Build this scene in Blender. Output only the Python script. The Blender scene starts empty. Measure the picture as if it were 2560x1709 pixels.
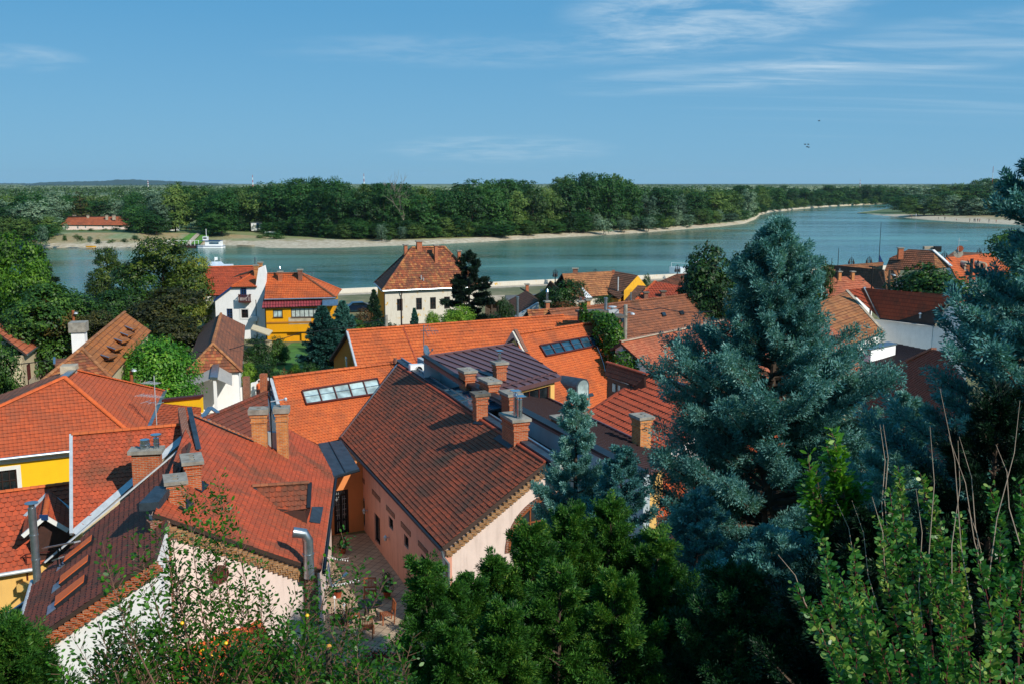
import bpy, bmesh, math, random
import numpy as np
from mathutils import Vector, Matrix, noise as mnoise
R = math.radians; VT = Vector
random.seed(7); RNG = np.random.default_rng(7)
SC = bpy.context.scene; COL = SC.collection

# ------------------------------------------------------------------ camera
CAMZ = 19.5; PITCH = R(9.1); FPX = 2489.0; CX, CY = 1280.0, 854.5
cam = bpy.data.cameras.new('camera'); camo = bpy.data.objects.new('camera', cam); COL.objects.link(camo)
cam.lens = 35.0; cam.sensor_width = 36.0; cam.clip_end = 40000; cam.clip_start = .2
camo.location = (0, 0, CAMZ); camo.rotation_euler = (R(90) - PITCH, 0, 0)
SC.camera = camo
SC.render.resolution_x, SC.render.resolution_y = 1024, 683
SC.view_settings.view_transform = 'Standard'; SC.view_settings.look = 'None'
SC.view_settings.exposure = .1; SC.view_settings.gamma = 1.0; SC.view_settings.use_curve_mapping = False
SC.render.engine = 'CYCLES'
SC.cycles.use_denoising = True
SC.cycles.max_bounces = 7; SC.cycles.transparent_max_bounces = 6; SC.cycles.volume_bounces = 1
SC.cycles.diffuse_bounces = 3; SC.cycles.glossy_bounces = 3
SC.cycles.sample_clamp_indirect = 6

# ------------------------------------------------------------------ sun and sky
SUN_TO = VT((.72, -.69, 0)).normalized(); SUN_EL = R(36)
sv = VT((SUN_TO.x * math.cos(SUN_EL), SUN_TO.y * math.cos(SUN_EL), math.sin(SUN_EL)))
sl = bpy.data.lights.new('sun', 'SUN'); sl.energy = 4.7; sl.angle = R(.55); sl.color = (1.0, .93, .82)
so = bpy.data.objects.new('sun', sl); COL.objects.link(so); so.location = (30, -30, 60)
so.rotation_euler = (-sv).to_track_quat('-Z', 'Y').to_euler()

def N(nt, typ, **kw):
    n = nt.nodes.new(typ)
    for k, v in kw.items():
        if k.startswith('i_'): n.inputs[int(k[2:]) if k[2:].isdigit() else k[2:].replace('_', ' ')].default_value = v
        else: setattr(n, k, v)
    return n
def L(nt, a, b): nt.links.new(a, b)

W = bpy.data.worlds.new('World'); SC.world = W; W.use_nodes = True
nt = W.node_tree; nt.nodes.clear()
wo = N(nt, 'ShaderNodeOutputWorld'); bg = N(nt, 'ShaderNodeBackground'); L(nt, bg.outputs[0], wo.inputs[0])
sky = N(nt, 'ShaderNodeTexSky', sky_type='NISHITA', sun_disc=False, sun_elevation=SUN_EL,
        sun_rotation=math.atan2(SUN_TO.x, SUN_TO.y), altitude=150, air_density=1.0, dust_density=.9, ozone_density=4.0)
bg.inputs[1].default_value = .084
tc = N(nt, 'ShaderNodeTexCoord'); sx = N(nt, 'ShaderNodeSeparateXYZ'); L(nt, tc.outputs['Generated'], sx.inputs[0])
# thin high cloud: project the view direction on a flat layer
zc = N(nt, 'ShaderNodeMath', operation='MAXIMUM', i_1=.0); L(nt, sx.outputs[2], zc.inputs[0])
zd = N(nt, 'ShaderNodeMath', operation='ADD', i_1=.075); L(nt, zc.outputs[0], zd.inputs[0])
dv = N(nt, 'ShaderNodeVectorMath', operation='DIVIDE'); L(nt, tc.outputs['Generated'], dv.inputs[0])
cz = N(nt, 'ShaderNodeCombineXYZ')
for i in range(3): L(nt, zd.outputs[0], cz.inputs[i])
L(nt, cz.outputs[0], dv.inputs[1])
def cloud(loc, rot, scl, scale, lo, hi, dist=.6, det=7):
    mp = N(nt, 'ShaderNodeMapping'); mp.inputs['Location'].default_value = loc; mp.inputs['Rotation'].default_value = (0, 0, rot)
    mp.inputs['Scale'].default_value = scl; L(nt, dv.outputs[0], mp.inputs[0])
    nz = N(nt, 'ShaderNodeTexNoise', i_Scale=scale, i_Detail=det, i_Roughness=.62, i_Distortion=dist); L(nt, mp.outputs[0], nz.inputs['Vector'])
    mr = N(nt, 'ShaderNodeMapRange', i_1=lo, i_2=hi); mr.interpolation_type = 'SMOOTHSTEP'; L(nt, nz.outputs[0], mr.inputs[0]); return mr.outputs[0]
def mul(a, b):
    m = N(nt, 'ShaderNodeMath', operation='MULTIPLY'); L(nt, a, m.inputs[0])
    if isinstance(b, float): m.inputs[1].default_value = b
    else: L(nt, b, m.inputs[1])
    return m.outputs[0]
def dirmask(px, py, w, h, rot=.0):
    """soft patch of sky round one direction of the compass"""
    v = (py - CY) / FPX; cp_, sp_ = math.cos(PITCH), math.sin(PITCH)
    d = VT(((px - CX) / FPX, cp_ - v * sp_, -(sp_ + v * cp_))).normalized()
    e1 = VT((d.y, -d.x, 0)).normalized(); e2 = e1.cross(d).normalized()
    if e2.z < 0: e2 = -e2
    a1 = e1 * math.cos(rot) + e2 * math.sin(rot); a2 = -e1 * math.sin(rot) + e2 * math.cos(rot)
    outs = []
    for a, s in ((a1, w), (a2, h)):
        dt = N(nt, 'ShaderNodeVectorMath', operation='DOT_PRODUCT'); L(nt, tc.outputs['Generated'], dt.inputs[0]); dt.inputs[1].default_value = a
        sb = N(nt, 'ShaderNodeMath', operation='SUBTRACT', i_1=d.dot(a)); L(nt, dt.outputs['Value'], sb.inputs[0])
        dd = N(nt, 'ShaderNodeMath', operation='DIVIDE', i_1=s / FPX); L(nt, sb.outputs[0], dd.inputs[0])
        outs.append(mul(dd.outputs[0], dd.outputs[0]))
    ad = N(nt, 'ShaderNodeMath', operation='ADD'); L(nt, outs[0], ad.inputs[0]); L(nt, outs[1], ad.inputs[1])
    mr = N(nt, 'ShaderNodeMapRange', i_1=1.0, i_2=.15); mr.interpolation_type = 'SMOOTHSTEP'; L(nt, ad.outputs[0], mr.inputs[0]); return mr.outputs[0]
def addv(a, b):
    m = N(nt, 'ShaderNodeMath', operation='ADD', use_clamp=True); L(nt, a, m.inputs[0]); L(nt, b, m.inputs[1]); return m.outputs[0]
fine = cloud((3.1, .7, 0), R(-14), (.6, 1.6, 1), 1.6, .36, .80)
puff = cloud((1.3, 4.7, 0), R(8), (1.0, 1.3, 1), 2.6, .34, .74, .3)
band = cloud((7.0, 2.0, 0), R(4), (.10, 1.1, 1), 2.0, .48, .80)
m1 = mul(mul(dirmask(1820, -10, 430, 150, R(6)), puff), .7)
m2 = mul(mul(dirmask(2330, 120, 560, 75, R(7)), fine), .5)
m3 = mul(mul(dirmask(1780, 190, 420, 45, R(3)), fine), .45)
m4 = mul(mul(dirmask(40, 145, 160, 34, 0), puff), .3)
m5 = mul(mul(dirmask(1250, 125, 620, 50, 0), puff), .22)
m6 = mul(mul(dirmask(1250, 372, 330, 40, 0), puff), .30)
m7 = mul(mul(dirmask(2200, 200, 600, 160, 0), band), .25)
tot = m1
for m in (m2, m3, m4, m5, m6, m7): tot = addv(tot, m)
gm = N(nt, 'ShaderNodeMix', data_type='RGBA', blend_type='MULTIPLY', i_0=1.0); L(nt, sky.outputs[0], gm.inputs[6]); gm.inputs[7].default_value = (.80, 1.0, 1.0, 1)
gr = ramp_w = N(nt, 'ShaderNodeValToRGB'); L(nt, sx.outputs[2], gr.inputs[0]); _e = gr.color_ramp.elements; _e[0].position = .0; _e[0].color = (2.3, 5.2, 7.9, 1); _e[1].position = .42; _e[1].color = (.75, 3.7, 7.4, 1)
_x = _e.new(.16); _x.color = (1.15, 4.0, 7.2, 1); g2 = N(nt, 'ShaderNodeMix', data_type='RGBA', i_0=.88); L(nt, gm.outputs[2], g2.inputs[6]); L(nt, gr.outputs[0], g2.inputs[7])
mx = N(nt, 'ShaderNodeMix', data_type='RGBA'); L(nt, tot, mx.inputs[0]); L(nt, g2.outputs[2], mx.inputs[6]); mx.inputs[7].default_value = (6.6, 8.3, 9.6, 1)
L(nt, mx.outputs[2], bg.inputs[0])

# ------------------------------------------------------------------ pixel of the photograph (2560 px wide) -> point of the place
cP, sP = math.cos(PITCH), math.sin(PITCH)
def ray(px, py):
    v = (py - CY) / FPX
    return VT(((px - CX) / FPX, cP - v * sP, -(sP + v * cP)))
CAM = VT((0, 0, CAMZ))
def Z(px, py, z): r = ray(px, py); return CAM + r * ((z - CAMZ) / r.z)
def YD(px, py, y): r = ray(px, py); return CAM + r * (y / r.y)
def vdir(x1, y1, x2, y2):
    """compass direction of a level line seen through these two pixels"""
    hy = CY - FPX * math.tan(PITCH)
    if abs(y2 - y1) < 1e-6: return VT((1, 0, 0))
    t = (hy - y1) / (y2 - y1); vx = x1 + (x2 - x1) * t
    r = ray(vx, hy); return VT((r.x, r.y, 0)).normalized()
def zat(P, py):
    """height over ground of pixel row py above/below the spot P"""
    lo, hi = -10.0, 60.0
    def row(z):
        d = VT((P.x, P.y, z)) - CAM; f = d.y * cP - d.z * sP; up = d.y * sP + d.z * cP; return CY - up / f * FPX
    for _ in range(50):
        m = (lo + hi) / 2
        if row(m) > py: lo = m
        else: hi = m
    return lo
class PL:
    def __init__(s, p, n): s.p = Vector(p); s.n = Vector(n).normalized()
    def hit(s, px, py): r = ray(px, py); return CAM + r * ((s.p - CAM).dot(s.n) / r.dot(s.n))
    def z(s, x, y): return s.p.z - ((x - s.p.x) * s.n.x + (y - s.p.y) * s.n.y) / s.n.z
    def at(s, P): return VT((P.x, P.y, s.z(P.x, P.y)))
def slope(p, d, pitch, up=None):
    """roof plane through p with level rows along d, rising towards `up` (default: away from the street below)"""
    d = VT((d.x, d.y, 0)).normalized(); n = VT((-d.y, d.x, 0))
    up = up or VT((0, 1, 0))
    if n.dot(up) < 0: n = -n
    s = PL(p, VT((0, 0, math.cos(pitch))) - n * math.sin(pitch)); s.d = d; s.up = n; s.pitch = pitch; return s
def vert(P, Q):
    d = VT((Q.x - P.x, Q.y - P.y, 0)).normalized(); s = PL(P, VT((d.y, -d.x, 0))); s.d = d; return s
def on_seg(P, Q, px, py): return vert(P, Q).hit(px, py)

# ------------------------------------------------------------------ scene bookkeeping
ORG = {}
def tag(o, label=None, cat=None, group=None, kind=None):
    if label: o['label'] = label
    if cat: o['category'] = cat
    if group: o['group'] = group
    if kind: o['kind'] = kind
    return o
def thing(name, label, cat, loc, group=None):
    o = bpy.data.objects.new(name, None); o.empty_display_size = .3; COL.objects.link(o)
    o.location = loc; ORG[o.name] = Vector(loc); return tag(o, label, cat, group)
class MB:
    def __init__(s): s.v = []; s.f = []; s.m = []; s.uv = []
    def poly(s, pts, m=0, uv=None):
        b = len(s.v); s.v += [tuple(p) for p in pts]; s.f.append(tuple(range(b, b + len(pts)))); s.m.append(m)
        if uv is None:
            P = [Vector(p) for p in pts]; n = VT((0, 0, 0))
            for i in range(len(P)): n += (P[i] - P[0]).cross(P[(i + 1) % len(P)] - P[0])
            n = n.normalized() if n.length > 1e-9 else VT((0, 0, 1))
            t = VT((0, 0, 1)).cross(n)
            t = t.normalized() if t.length > .05 else VT((1, 0, 0))
            w = n.cross(t); uv = [(p.dot(t), p.dot(w)) for p in P]
        s.uv += list(uv); return s
    def ext(s, pts, vec, m=0, caps=True):
        """prism of a polygon pushed along vec"""
        P = [Vector(p) for p in pts]; vec = Vector(vec); n = VT((0, 0, 0))
        for i in range(len(P)): n += (P[i] - P[0]).cross(P[(i + 1) % len(P)] - P[0])
        if n.dot(vec) > 0: P = P[::-1]
        Q = [p + vec for p in P]
        if caps: s.poly(P, m); s.poly(Q[::-1], m)
        for i in range(len(P)):
            j = (i + 1) % len(P); s.poly([P[j], P[i], Q[i], Q[j]], m)
        return s
    def box(s, c, sx, sy, sz, yaw=.0, m=0):
        """box with the middle of its base at c"""
        a = VT((math.cos(yaw), math.sin(yaw), 0)) * sx / 2; b = VT((-math.sin(yaw), math.cos(yaw), 0)) * sy / 2; c = Vector(c)
        return s.ext([c - a - b, c + a - b, c + a + b, c - a + b], (0, 0, sz), m)
    def bar(s, p, q, w, h=None, m=0, up=(0, 0, 1)):
        p, q = Vector(p), Vector(q); h = h or w; d = (q - p).normalized(); up = Vector(up)
        if abs(d.dot(up)) > .98: up = VT((0, 1, 0))
        a = d.cross(up).normalized(); b = a.cross(d).normalized()
        return s.ext([p - a * w / 2 - b * h / 2, p + a * w / 2 - b * h / 2, p + a * w / 2 + b * h / 2, p - a * w / 2 + b * h / 2], q - p, m)
    def tube(s, path, rad, n=8, m=0, caps=True):
        path = [Vector(p) for p in path]
        if not hasattr(rad, '__len__'): rad = [rad] * len(path)
        rings = []; prev = None
        for i, p in enumerate(path):
            d = (path[min(i + 1, len(path) - 1)] - path[max(i - 1, 0)]); d = d.normalized() if d.length > 1e-9 else VT((0, 0, 1))
            a = prev if prev is not None else (VT((1, 0, 0)) if abs(d.x) < .9 else VT((0, 1, 0)))
            a = (a - d * a.dot(d)); a = a.normalized() if a.length > 1e-6 else d.orthogonal().normalized(); prev = a; b = d.cross(a)
            rings.append([p + (a * math.cos(2 * math.pi * k / n) + b * math.sin(2 * math.pi * k / n)) * rad[i] for k in range(n)])
        for i in range(len(rings) - 1):
            for k in range(n):
                k2 = (k + 1) % n; u0, u1 = k / n, (k + 1) / n
                s.poly([rings[i][k], rings[i][k2], rings[i + 1][k2], rings[i + 1][k]], m, [(u0, i), (u1, i), (u1, i + 1), (u0, i + 1)])
        if caps: s.poly(rings[0][::-1], m); s.poly(rings[-1], m)
        return s
    def lathe(s, c, prof, n=16, m=0, axis=(0, 0, 1)):
        ax = Vector(axis).normalized(); return s.tube([Vector(c) + ax * h for r, h in prof], [max(r, 1e-4) for r, h in prof], n, m)
    def build(s, name, mat, parent=None, smooth=False, label=None, cat=None, group=None, kind=None, origin=None, bevel=0):
        me = bpy.data.meshes.new(name)
        if parent is not None: org = ORG[parent.name]
        elif origin is not None: org = Vector(origin)
        else:
            a = np.array(s.v); org = VT((float(a[:, 0].mean()), float(a[:, 1].mean()), float(a[:, 2].min())))
        me.from_pydata([(x - org.x, y - org.y, z - org.z) for x, y, z in s.v], [], s.f)
        ul = me.uv_layers.new(name='UVMap'); ul.data.foreach_set('uv', np.array(s.uv, dtype=np.float32).ravel())
        for mm in (mat if isinstance(mat, (list, tuple)) else [mat]): me.materials.append(mm)
        me.polygons.foreach_set('material_index', s.m)
        if smooth:
            b = bmesh.new(); b.from_mesh(me); bmesh.ops.remove_doubles(b, verts=b.verts, dist=1e-4); b.to_mesh(me); b.free()
            for p in me.polygons: p.use_smooth = True
            me.set_sharp_from_angle(angle=R(40))
        me.update(); o = bpy.data.objects.new(name, me); COL.objects.link(o)
        if parent is not None: o.parent = parent
        else: o.location = org
        ORG[o.name] = org
        if bevel:
            md = o.modifiers.new('bevel', 'BEVEL'); md.width = bevel; md.segments = 2; md.limit_method = 'ANGLE'
        return tag(o, label, cat, group, kind)
def copy_tree(o, loc, rz=.0, scale=1.0, label=None):
    c = o.copy(); COL.objects.link(c); c.location = loc; c.rotation_euler = (0, 0, rz)
    c.scale = scale if hasattr(scale, '__len__') else (scale,) * 3
    if label: c['label'] = label
    for ch in list(o.children):
        d = ch.copy(); COL.objects.link(d); d.parent = c
        for g in list(ch.children):
            e = g.copy(); COL.objects.link(e); e.parent = d
    return c

# ------------------------------------------------------------------ materials
def mat(name):
    m = bpy.data.materials.new(name); m.use_nodes = True; nt = m.node_tree
    b = nt.nodes['Principled BSDF']; return m, nt, b
def rgb(h):
    h = h.lstrip('#'); c = [int(h[i:i + 2], 16) / 255 for i in (0, 2, 4)]
    return tuple(x / 12.92 if x < .04045 else ((x + .055) / 1.055) ** 2.4 for x in c) + (1,)
def ramp(nt, fac, stops):
    r = N(nt, 'ShaderNodeValToRGB'); L(nt, fac, r.inputs[0]); e = r.color_ramp.elements
    while len(e) > 1: e.remove(e[-1])
    e[0].position = stops[0][0]; e[0].color = stops[0][1]
    for p, c in stops[1:]:
        x = e.new(p); x.color = c
    return r.outputs[0]
def mixc(nt, f, a, b, mode='MIX'):
    m = N(nt, 'ShaderNodeMix', data_type='RGBA', blend_type=mode)
    for i, x in ((0, f), (6, a), (7, b)):
        if isinstance(x, (int, float)): m.inputs[i].default_value = x
        elif isinstance(x, tuple): m.inputs[i].default_value = x
        else: L(nt, x, m.inputs[i])
    return m.outputs[2]
def fmath(nt, op, a, b=.0, clamp=False):
    m = N(nt, 'ShaderNodeMath', operation=op, use_clamp=clamp)
    for i, x in ((0, a), (1, b)):
        if isinstance(x, (int, float)): m.inputs[i].default_value = x
        else: L(nt, x, m.inputs[i])
    return m.outputs[0]
def noise(nt, scale, det=4, rough=.55, vec=None, dist=.0):
    n = N(nt, 'ShaderNodeTexNoise', i_Scale=scale, i_Detail=det, i_Roughness=rough, i_Distortion=dist)
    if vec is not None: L(nt, vec, n.inputs['Vector'])
    return n.outputs[0]
def objc(nt, scl=None):
    t = N(nt, 'ShaderNodeTexCoord').outputs['Object']
    if scl:
        m = N(nt, 'ShaderNodeMapping'); m.inputs['Scale'].default_value = scl; L(nt, t, m.inputs[0]); return m.outputs[0]
    return t
def maprange(nt, x, a, b, c=.0, d=1.0):
    m = N(nt, 'ShaderNodeMapRange', i_1=a, i_2=b, i_3=c, i_4=d); L(nt, x, m.inputs[0]); return m.outputs[0]
def bump(nt, b, h, strength=.3, dist=.02):
    n = N(nt, 'ShaderNodeBump', i_Strength=strength, i_Distance=dist); L(nt, h, n.inputs['Height']); L(nt, n.outputs[0], b.inputs['Normal'])
def flat(name, col, rough=.6, metal=.0, var=.12, scale=6.0, spec=.5, bmp=.0):
    m, nt, b = mat(name); c = rgb(col); f = noise(nt, scale, 5, .6, objc(nt))
    dk = tuple(x * (1 - var) for x in c[:3]) + (1,); lt = tuple(min(1, x * (1 + var)) for x in c[:3]) + (1,)
    L(nt, mixc(nt, maprange(nt, f, .3, .7), dk, lt), b.inputs['Base Color'])
    b.inputs['Roughness'].default_value = rough; b.inputs['Metallic'].default_value = metal; b.inputs['Specular IOR Level'].default_value = spec
    if bmp: bump(nt, b, noise(nt, scale * 6, 4), bmp)
    return m
def tiles(name, cols, stain=None, sa=.5, sscale=.35, speck=.0, spcol='#c9b8a0', stagger=True, tone=1.0, rough=.75, jit=.5, gap=.75):  # gap: strength of the painted row-step shade and joint lines
    sa = min(1, sa + .2)
    """fired clay tiles, one shade per tile (UV counts tiles), weather stains and lichen"""
    m, nt, b = mat(name); uv = N(nt, 'ShaderNodeUVMap').outputs[0]; s = N(nt, 'ShaderNodeSeparateXYZ'); L(nt, uv, s.inputs[0])
    fv = fmath(nt, 'FLOOR', fmath(nt, 'ADD', s.outputs[1], .02)); par = fmath(nt, 'MULTIPLY', fmath(nt, 'FLOORED_MODULO', fv, 2.0), .5 if stagger else .0)
    fu = fmath(nt, 'FLOOR', fmath(nt, 'ADD', s.outputs[0], par))
    cb = N(nt, 'ShaderNodeCombineXYZ'); L(nt, fu, cb.inputs[0]); L(nt, fv, cb.inputs[1])
    wn = N(nt, 'ShaderNodeTexWhiteNoise', noise_dimensions='2D'); L(nt, cb.outputs[0], wn.inputs['Vector'])
    cs = [rgb(c) for c in cols]; n = len(cs)
    big = noise(nt, .5, 3, .5, objc(nt))
    w = fmath(nt, 'ADD', fmath(nt, 'MULTIPLY', wn.outputs[0], jit), fmath(nt, 'MULTIPLY', big, 1.0 - jit))
    col = ramp(nt, maprange(nt, w, .25 * (1 - jit), 1 - .25 * (1 - jit)), [(i / max(1, n - 1), c) for i, c in enumerate(cs)])
    if stain:
        f = noise(nt, sscale, 6, .65, objc(nt), .4); col = mixc(nt, fmath(nt, 'MULTIPLY', maprange(nt, f, .47, .66), sa, True), col, rgb(stain))
        f2 = noise(nt, 3.0, 5, .7, objc(nt)); col = mixc(nt, fmath(nt, 'MULTIPLY', maprange(nt, f2, .5, .75), sa * .6, True), col, rgb(stain))
    if speck:
        f = noise(nt, 14.0, 3, .7, objc(nt)); g = noise(nt, .7, 3, .6, objc(nt))
        col = mixc(nt, fmath(nt, 'MULTIPLY', maprange(nt, f, .66, .72), maprange(nt, g, .35, .65, .0, speck), True), col, rgb(spcol))
    col = mixc(nt, .17, col, (.30, .18, .11, 1)); wz = noise(nt, 1.6, 5, .65, objc(nt)); col = mixc(nt, maprange(nt, wz, .45, .75, .0, .4), col, mixc(nt, .6, col, (.10, .06, .045, 1)))
    col = mixc(nt, 1.0, col, (1.0, 1.03, .93, 1), 'MULTIPLY')
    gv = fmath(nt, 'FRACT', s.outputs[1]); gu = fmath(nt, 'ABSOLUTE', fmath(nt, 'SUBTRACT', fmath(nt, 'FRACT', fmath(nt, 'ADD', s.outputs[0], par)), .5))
    row_shade_jn = fmath(nt, 'MAXIMUM', maprange(nt, gv, .16, .04), fmath(nt, 'MULTIPLY', maprange(nt, gu, .43, .49), .6))
    col = mixc(nt, fmath(nt, 'MULTIPLY', row_shade_jn, gap), col, (.025, .012, .010, 1))  # row edges darkened as painted step shadow, plus dark side joints
    L(nt, col, b.inputs['Base Color']); b.inputs['Roughness'].default_value = rough; b.inputs['Specular IOR Level'].default_value = .25
    bump(nt, b, noise(nt, 25.0, 3, .6, objc(nt)), .35, .01); return m
def plaster(name, col, dirt='#7d6f60', da=.25, patch=None, pa=.0, rough=.9, scale=1.0):
    m, nt, b = mat(name); c = rgb(col); oc = objc(nt)
    f = noise(nt, 2.0 * scale, 6, .65, oc); base = mixc(nt, maprange(nt, f, .35, .7), tuple(x * .92 for x in c[:3]) + (1,), c)
    st = N(nt, 'ShaderNodeMapping'); st.inputs['Scale'].default_value = (3.0, 3.0, .35); L(nt, oc, st.inputs[0])
    g = noise(nt, 1.2 * scale, 6, .7, st.outputs[0]); base = mixc(nt, fmath(nt, 'MULTIPLY', maprange(nt, g, .5, .75), da, True), base, rgb(dirt))
    if patch:
        h = noise(nt, .55 * scale, 7, .7, oc, .3); base = mixc(nt, maprange(nt, h, .55 - pa * .2, .57 - pa * .2), base, rgb(patch))
    L(nt, base, b.inputs['Base Color']); b.inputs['Roughness'].default_value = rough; b.inputs['Specular IOR Level'].default_value = .2
    bump(nt, b, noise(nt, 40.0, 4, .6, oc), .25, .01); return m
def bricks(name, c1, c2, mortar, bw=.25, bh=.077, ms=.012, rough=.85, var=1.0):
    m, nt, b = mat(name); uv = N(nt, 'ShaderNodeUVMap').outputs[0]
    t = N(nt, 'ShaderNodeTexBrick', offset=.5); t.inputs['Color1'].default_value = rgb(c1); t.inputs['Color2'].default_value = rgb(c2); t.inputs['Mortar'].default_value = rgb(mortar)
    t.inputs['Scale'].default_value = 1.0; t.inputs['Brick Width'].default_value = bw; t.inputs['Row Height'].default_value = bh; t.inputs['Mortar Size'].default_value = ms; t.inputs['Bias'].default_value = .0
    L(nt, uv, t.inputs['Vector']); f = noise(nt, 3.0, 5, .65, objc(nt)); d = mixc(nt, maprange(nt, f, .35, .75), (1, 1, 1, 1), (.55, .5, .48, 1))
    L(nt, mixc(nt, .8 * var, t.outputs[0], d, 'MULTIPLY'), b.inputs['Base Color']); b.inputs['Roughness'].default_value = rough; b.inputs['Specular IOR Level'].default_value = .2
    bump(nt, b, fmath(nt, 'ADD', fmath(nt, 'MULTIPLY', t.outputs[1], -1.0), fmath(nt, 'MULTIPLY', noise(nt, 30, 3, .6, objc(nt)), .4)), .6, .012); return m
def leafmat(name, cols, rough=.55, trans=.35, scale=.6, spec=.3):
    """leaves: each leaf its own shade, clumps of lighter and darker foliage"""
    m, nt, b = mat(name); g = N(nt, 'ShaderNodeNewGeometry'); n = len(cols)
    f = noise(nt, scale, 4, .6, objc(nt)); w = fmath(nt, 'ADD', fmath(nt, 'MULTIPLY', g.outputs['Random Per Island'], .5), fmath(nt, 'MULTIPLY', maprange(nt, f, .3, .7), .5))
    oi = N(nt, 'ShaderNodeObjectInfo')
    w = fmath(nt, 'ADD', w, fmath(nt, 'MULTIPLY', fmath(nt, 'SUBTRACT', oi.outputs['Random'], .5), .5), True)
    col = ramp(nt, w, [(i / (n - 1), rgb(c)) for i, c in enumerate(cols)])
    L(nt, col, b.inputs['Base Color']); b.inputs['Roughness'].default_value = rough; b.inputs['Specular IOR Level'].default_value = spec
    tr = N(nt, 'ShaderNodeBsdfTranslucent'); L(nt, mixc(nt, 1.0, col, (1.2, 1.25, .6, 1), 'MULTIPLY'), tr.inputs[0])
    ms = N(nt, 'ShaderNodeMixShader', i_0=trans); L(nt, b.outputs[0], ms.inputs[1]); L(nt, tr.outputs[0], ms.inputs[2]); L(nt, ms.outputs[0], nt.nodes['Material Output'].inputs[0]); return m

M = {}
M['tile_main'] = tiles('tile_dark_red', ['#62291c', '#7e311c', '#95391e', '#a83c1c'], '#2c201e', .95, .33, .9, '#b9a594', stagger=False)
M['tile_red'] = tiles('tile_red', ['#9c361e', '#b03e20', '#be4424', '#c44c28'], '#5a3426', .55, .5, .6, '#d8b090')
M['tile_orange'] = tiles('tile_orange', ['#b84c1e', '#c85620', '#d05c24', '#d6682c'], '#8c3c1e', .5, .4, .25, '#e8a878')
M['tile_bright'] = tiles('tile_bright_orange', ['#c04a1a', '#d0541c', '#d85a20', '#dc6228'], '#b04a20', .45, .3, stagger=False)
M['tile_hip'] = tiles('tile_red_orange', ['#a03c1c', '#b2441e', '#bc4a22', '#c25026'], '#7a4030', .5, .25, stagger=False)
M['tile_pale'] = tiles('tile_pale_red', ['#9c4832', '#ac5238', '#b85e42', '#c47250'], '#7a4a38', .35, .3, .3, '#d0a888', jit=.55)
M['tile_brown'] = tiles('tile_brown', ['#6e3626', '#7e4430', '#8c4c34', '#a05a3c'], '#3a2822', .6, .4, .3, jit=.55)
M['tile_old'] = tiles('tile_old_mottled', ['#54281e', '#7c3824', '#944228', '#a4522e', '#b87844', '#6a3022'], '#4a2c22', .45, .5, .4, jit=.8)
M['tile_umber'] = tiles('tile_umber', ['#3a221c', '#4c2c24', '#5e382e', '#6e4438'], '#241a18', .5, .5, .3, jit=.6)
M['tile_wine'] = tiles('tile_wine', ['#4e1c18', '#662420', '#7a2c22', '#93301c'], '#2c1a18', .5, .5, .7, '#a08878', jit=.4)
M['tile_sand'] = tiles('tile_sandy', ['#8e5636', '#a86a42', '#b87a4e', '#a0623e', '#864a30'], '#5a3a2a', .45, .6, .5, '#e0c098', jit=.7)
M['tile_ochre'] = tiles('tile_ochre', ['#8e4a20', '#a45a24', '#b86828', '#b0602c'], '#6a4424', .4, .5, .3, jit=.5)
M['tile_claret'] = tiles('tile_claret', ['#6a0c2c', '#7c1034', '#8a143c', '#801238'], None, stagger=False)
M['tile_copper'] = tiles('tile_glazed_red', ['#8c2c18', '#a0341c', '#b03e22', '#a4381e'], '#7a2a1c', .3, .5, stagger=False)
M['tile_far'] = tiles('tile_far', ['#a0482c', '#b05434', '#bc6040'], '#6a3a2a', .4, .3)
M['metal_brown'] = flat('metal_brown', '#6a4e50', .45, .25, .10, 1.5)
M['seam'] = flat('seam_shade_brown', '#2e1f20', .5, .2)  # ribs coloured dark to carry the shadow lines of the seams
M['brick_tan'] = bricks('brick_tan', '#b88a5c', '#96683c', '#8a7a68')
M['lead'] = flat('lead_sheet', '#3c4a54', .5, .5, .35, 2.5)
M['lead_dark'] = flat('lead_dark', '#20262c', .5, .4, .3, 3)
M['zinc'] = flat('zinc', '#9aa6ae', .35, .85, .2, 4)
M['zinc_white'] = flat('zinc_white', '#b9bec0', .45, .3, .15, 4)
M['steel'] = flat('bright_steel', '#b8c4cc', .25, .95, .15, 3)
M['dark'] = flat('dark_metal', '#17181a', .5, .3)
M['concrete'] = flat('concrete', '#8a857a', .9, 0, .35, 3, bmp=.4)
M['concrete_dk'] = flat('concrete_dark', '#5a554c', .9, 0, .4, 3, bmp=.4)
M['brick'] = bricks('brick_orange', '#c4602c', '#a84a24', '#a89078')
M['brick_y'] = bricks('brick_yellow', '#d8893c', '#c06a30', '#b8a080')
M['brick_old'] = bricks('brick_old', '#8a4a34', '#703828', '#9a8a7a')
M['brick_red'] = bricks('brick_red_wall', '#7a3424', '#5c281e', '#8a7c74', .34, .11, .014)
M['pink'] = plaster('plaster_pink', '#d69a84', '#8c5c4c', .45)
M['apricot'] = plaster('plaster_apricot', '#d88850', '#a06a40', .2)
M['cream'] = plaster('plaster_cream', '#dcc8be', '#94847a', .4)
M['white'] = plaster('plaster_white', '#ececea', '#9a9a96', .15)
M['white_blue'] = plaster('plaster_pale_grey', '#a9b4ba', '#6c767c', .35)
M['white_old'] = plaster('plaster_old_white', '#d0cabc', '#8c7a60', .3, '#c8a050', -.25, scale=1.3)
M['yellow'] = plaster('plaster_yellow', '#dd9a10', '#a8741c', .25)
M['yellow_b'] = plaster('plaster_bright_yellow', '#f2bc20', '#c08a28', .12)
M['ochre'] = plaster('plaster_ochre', '#a8702c', '#6a4a2c', .35)
M['gold'] = plaster('plaster_gold', '#d09a28', '#7a5a2c', .5)
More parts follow.
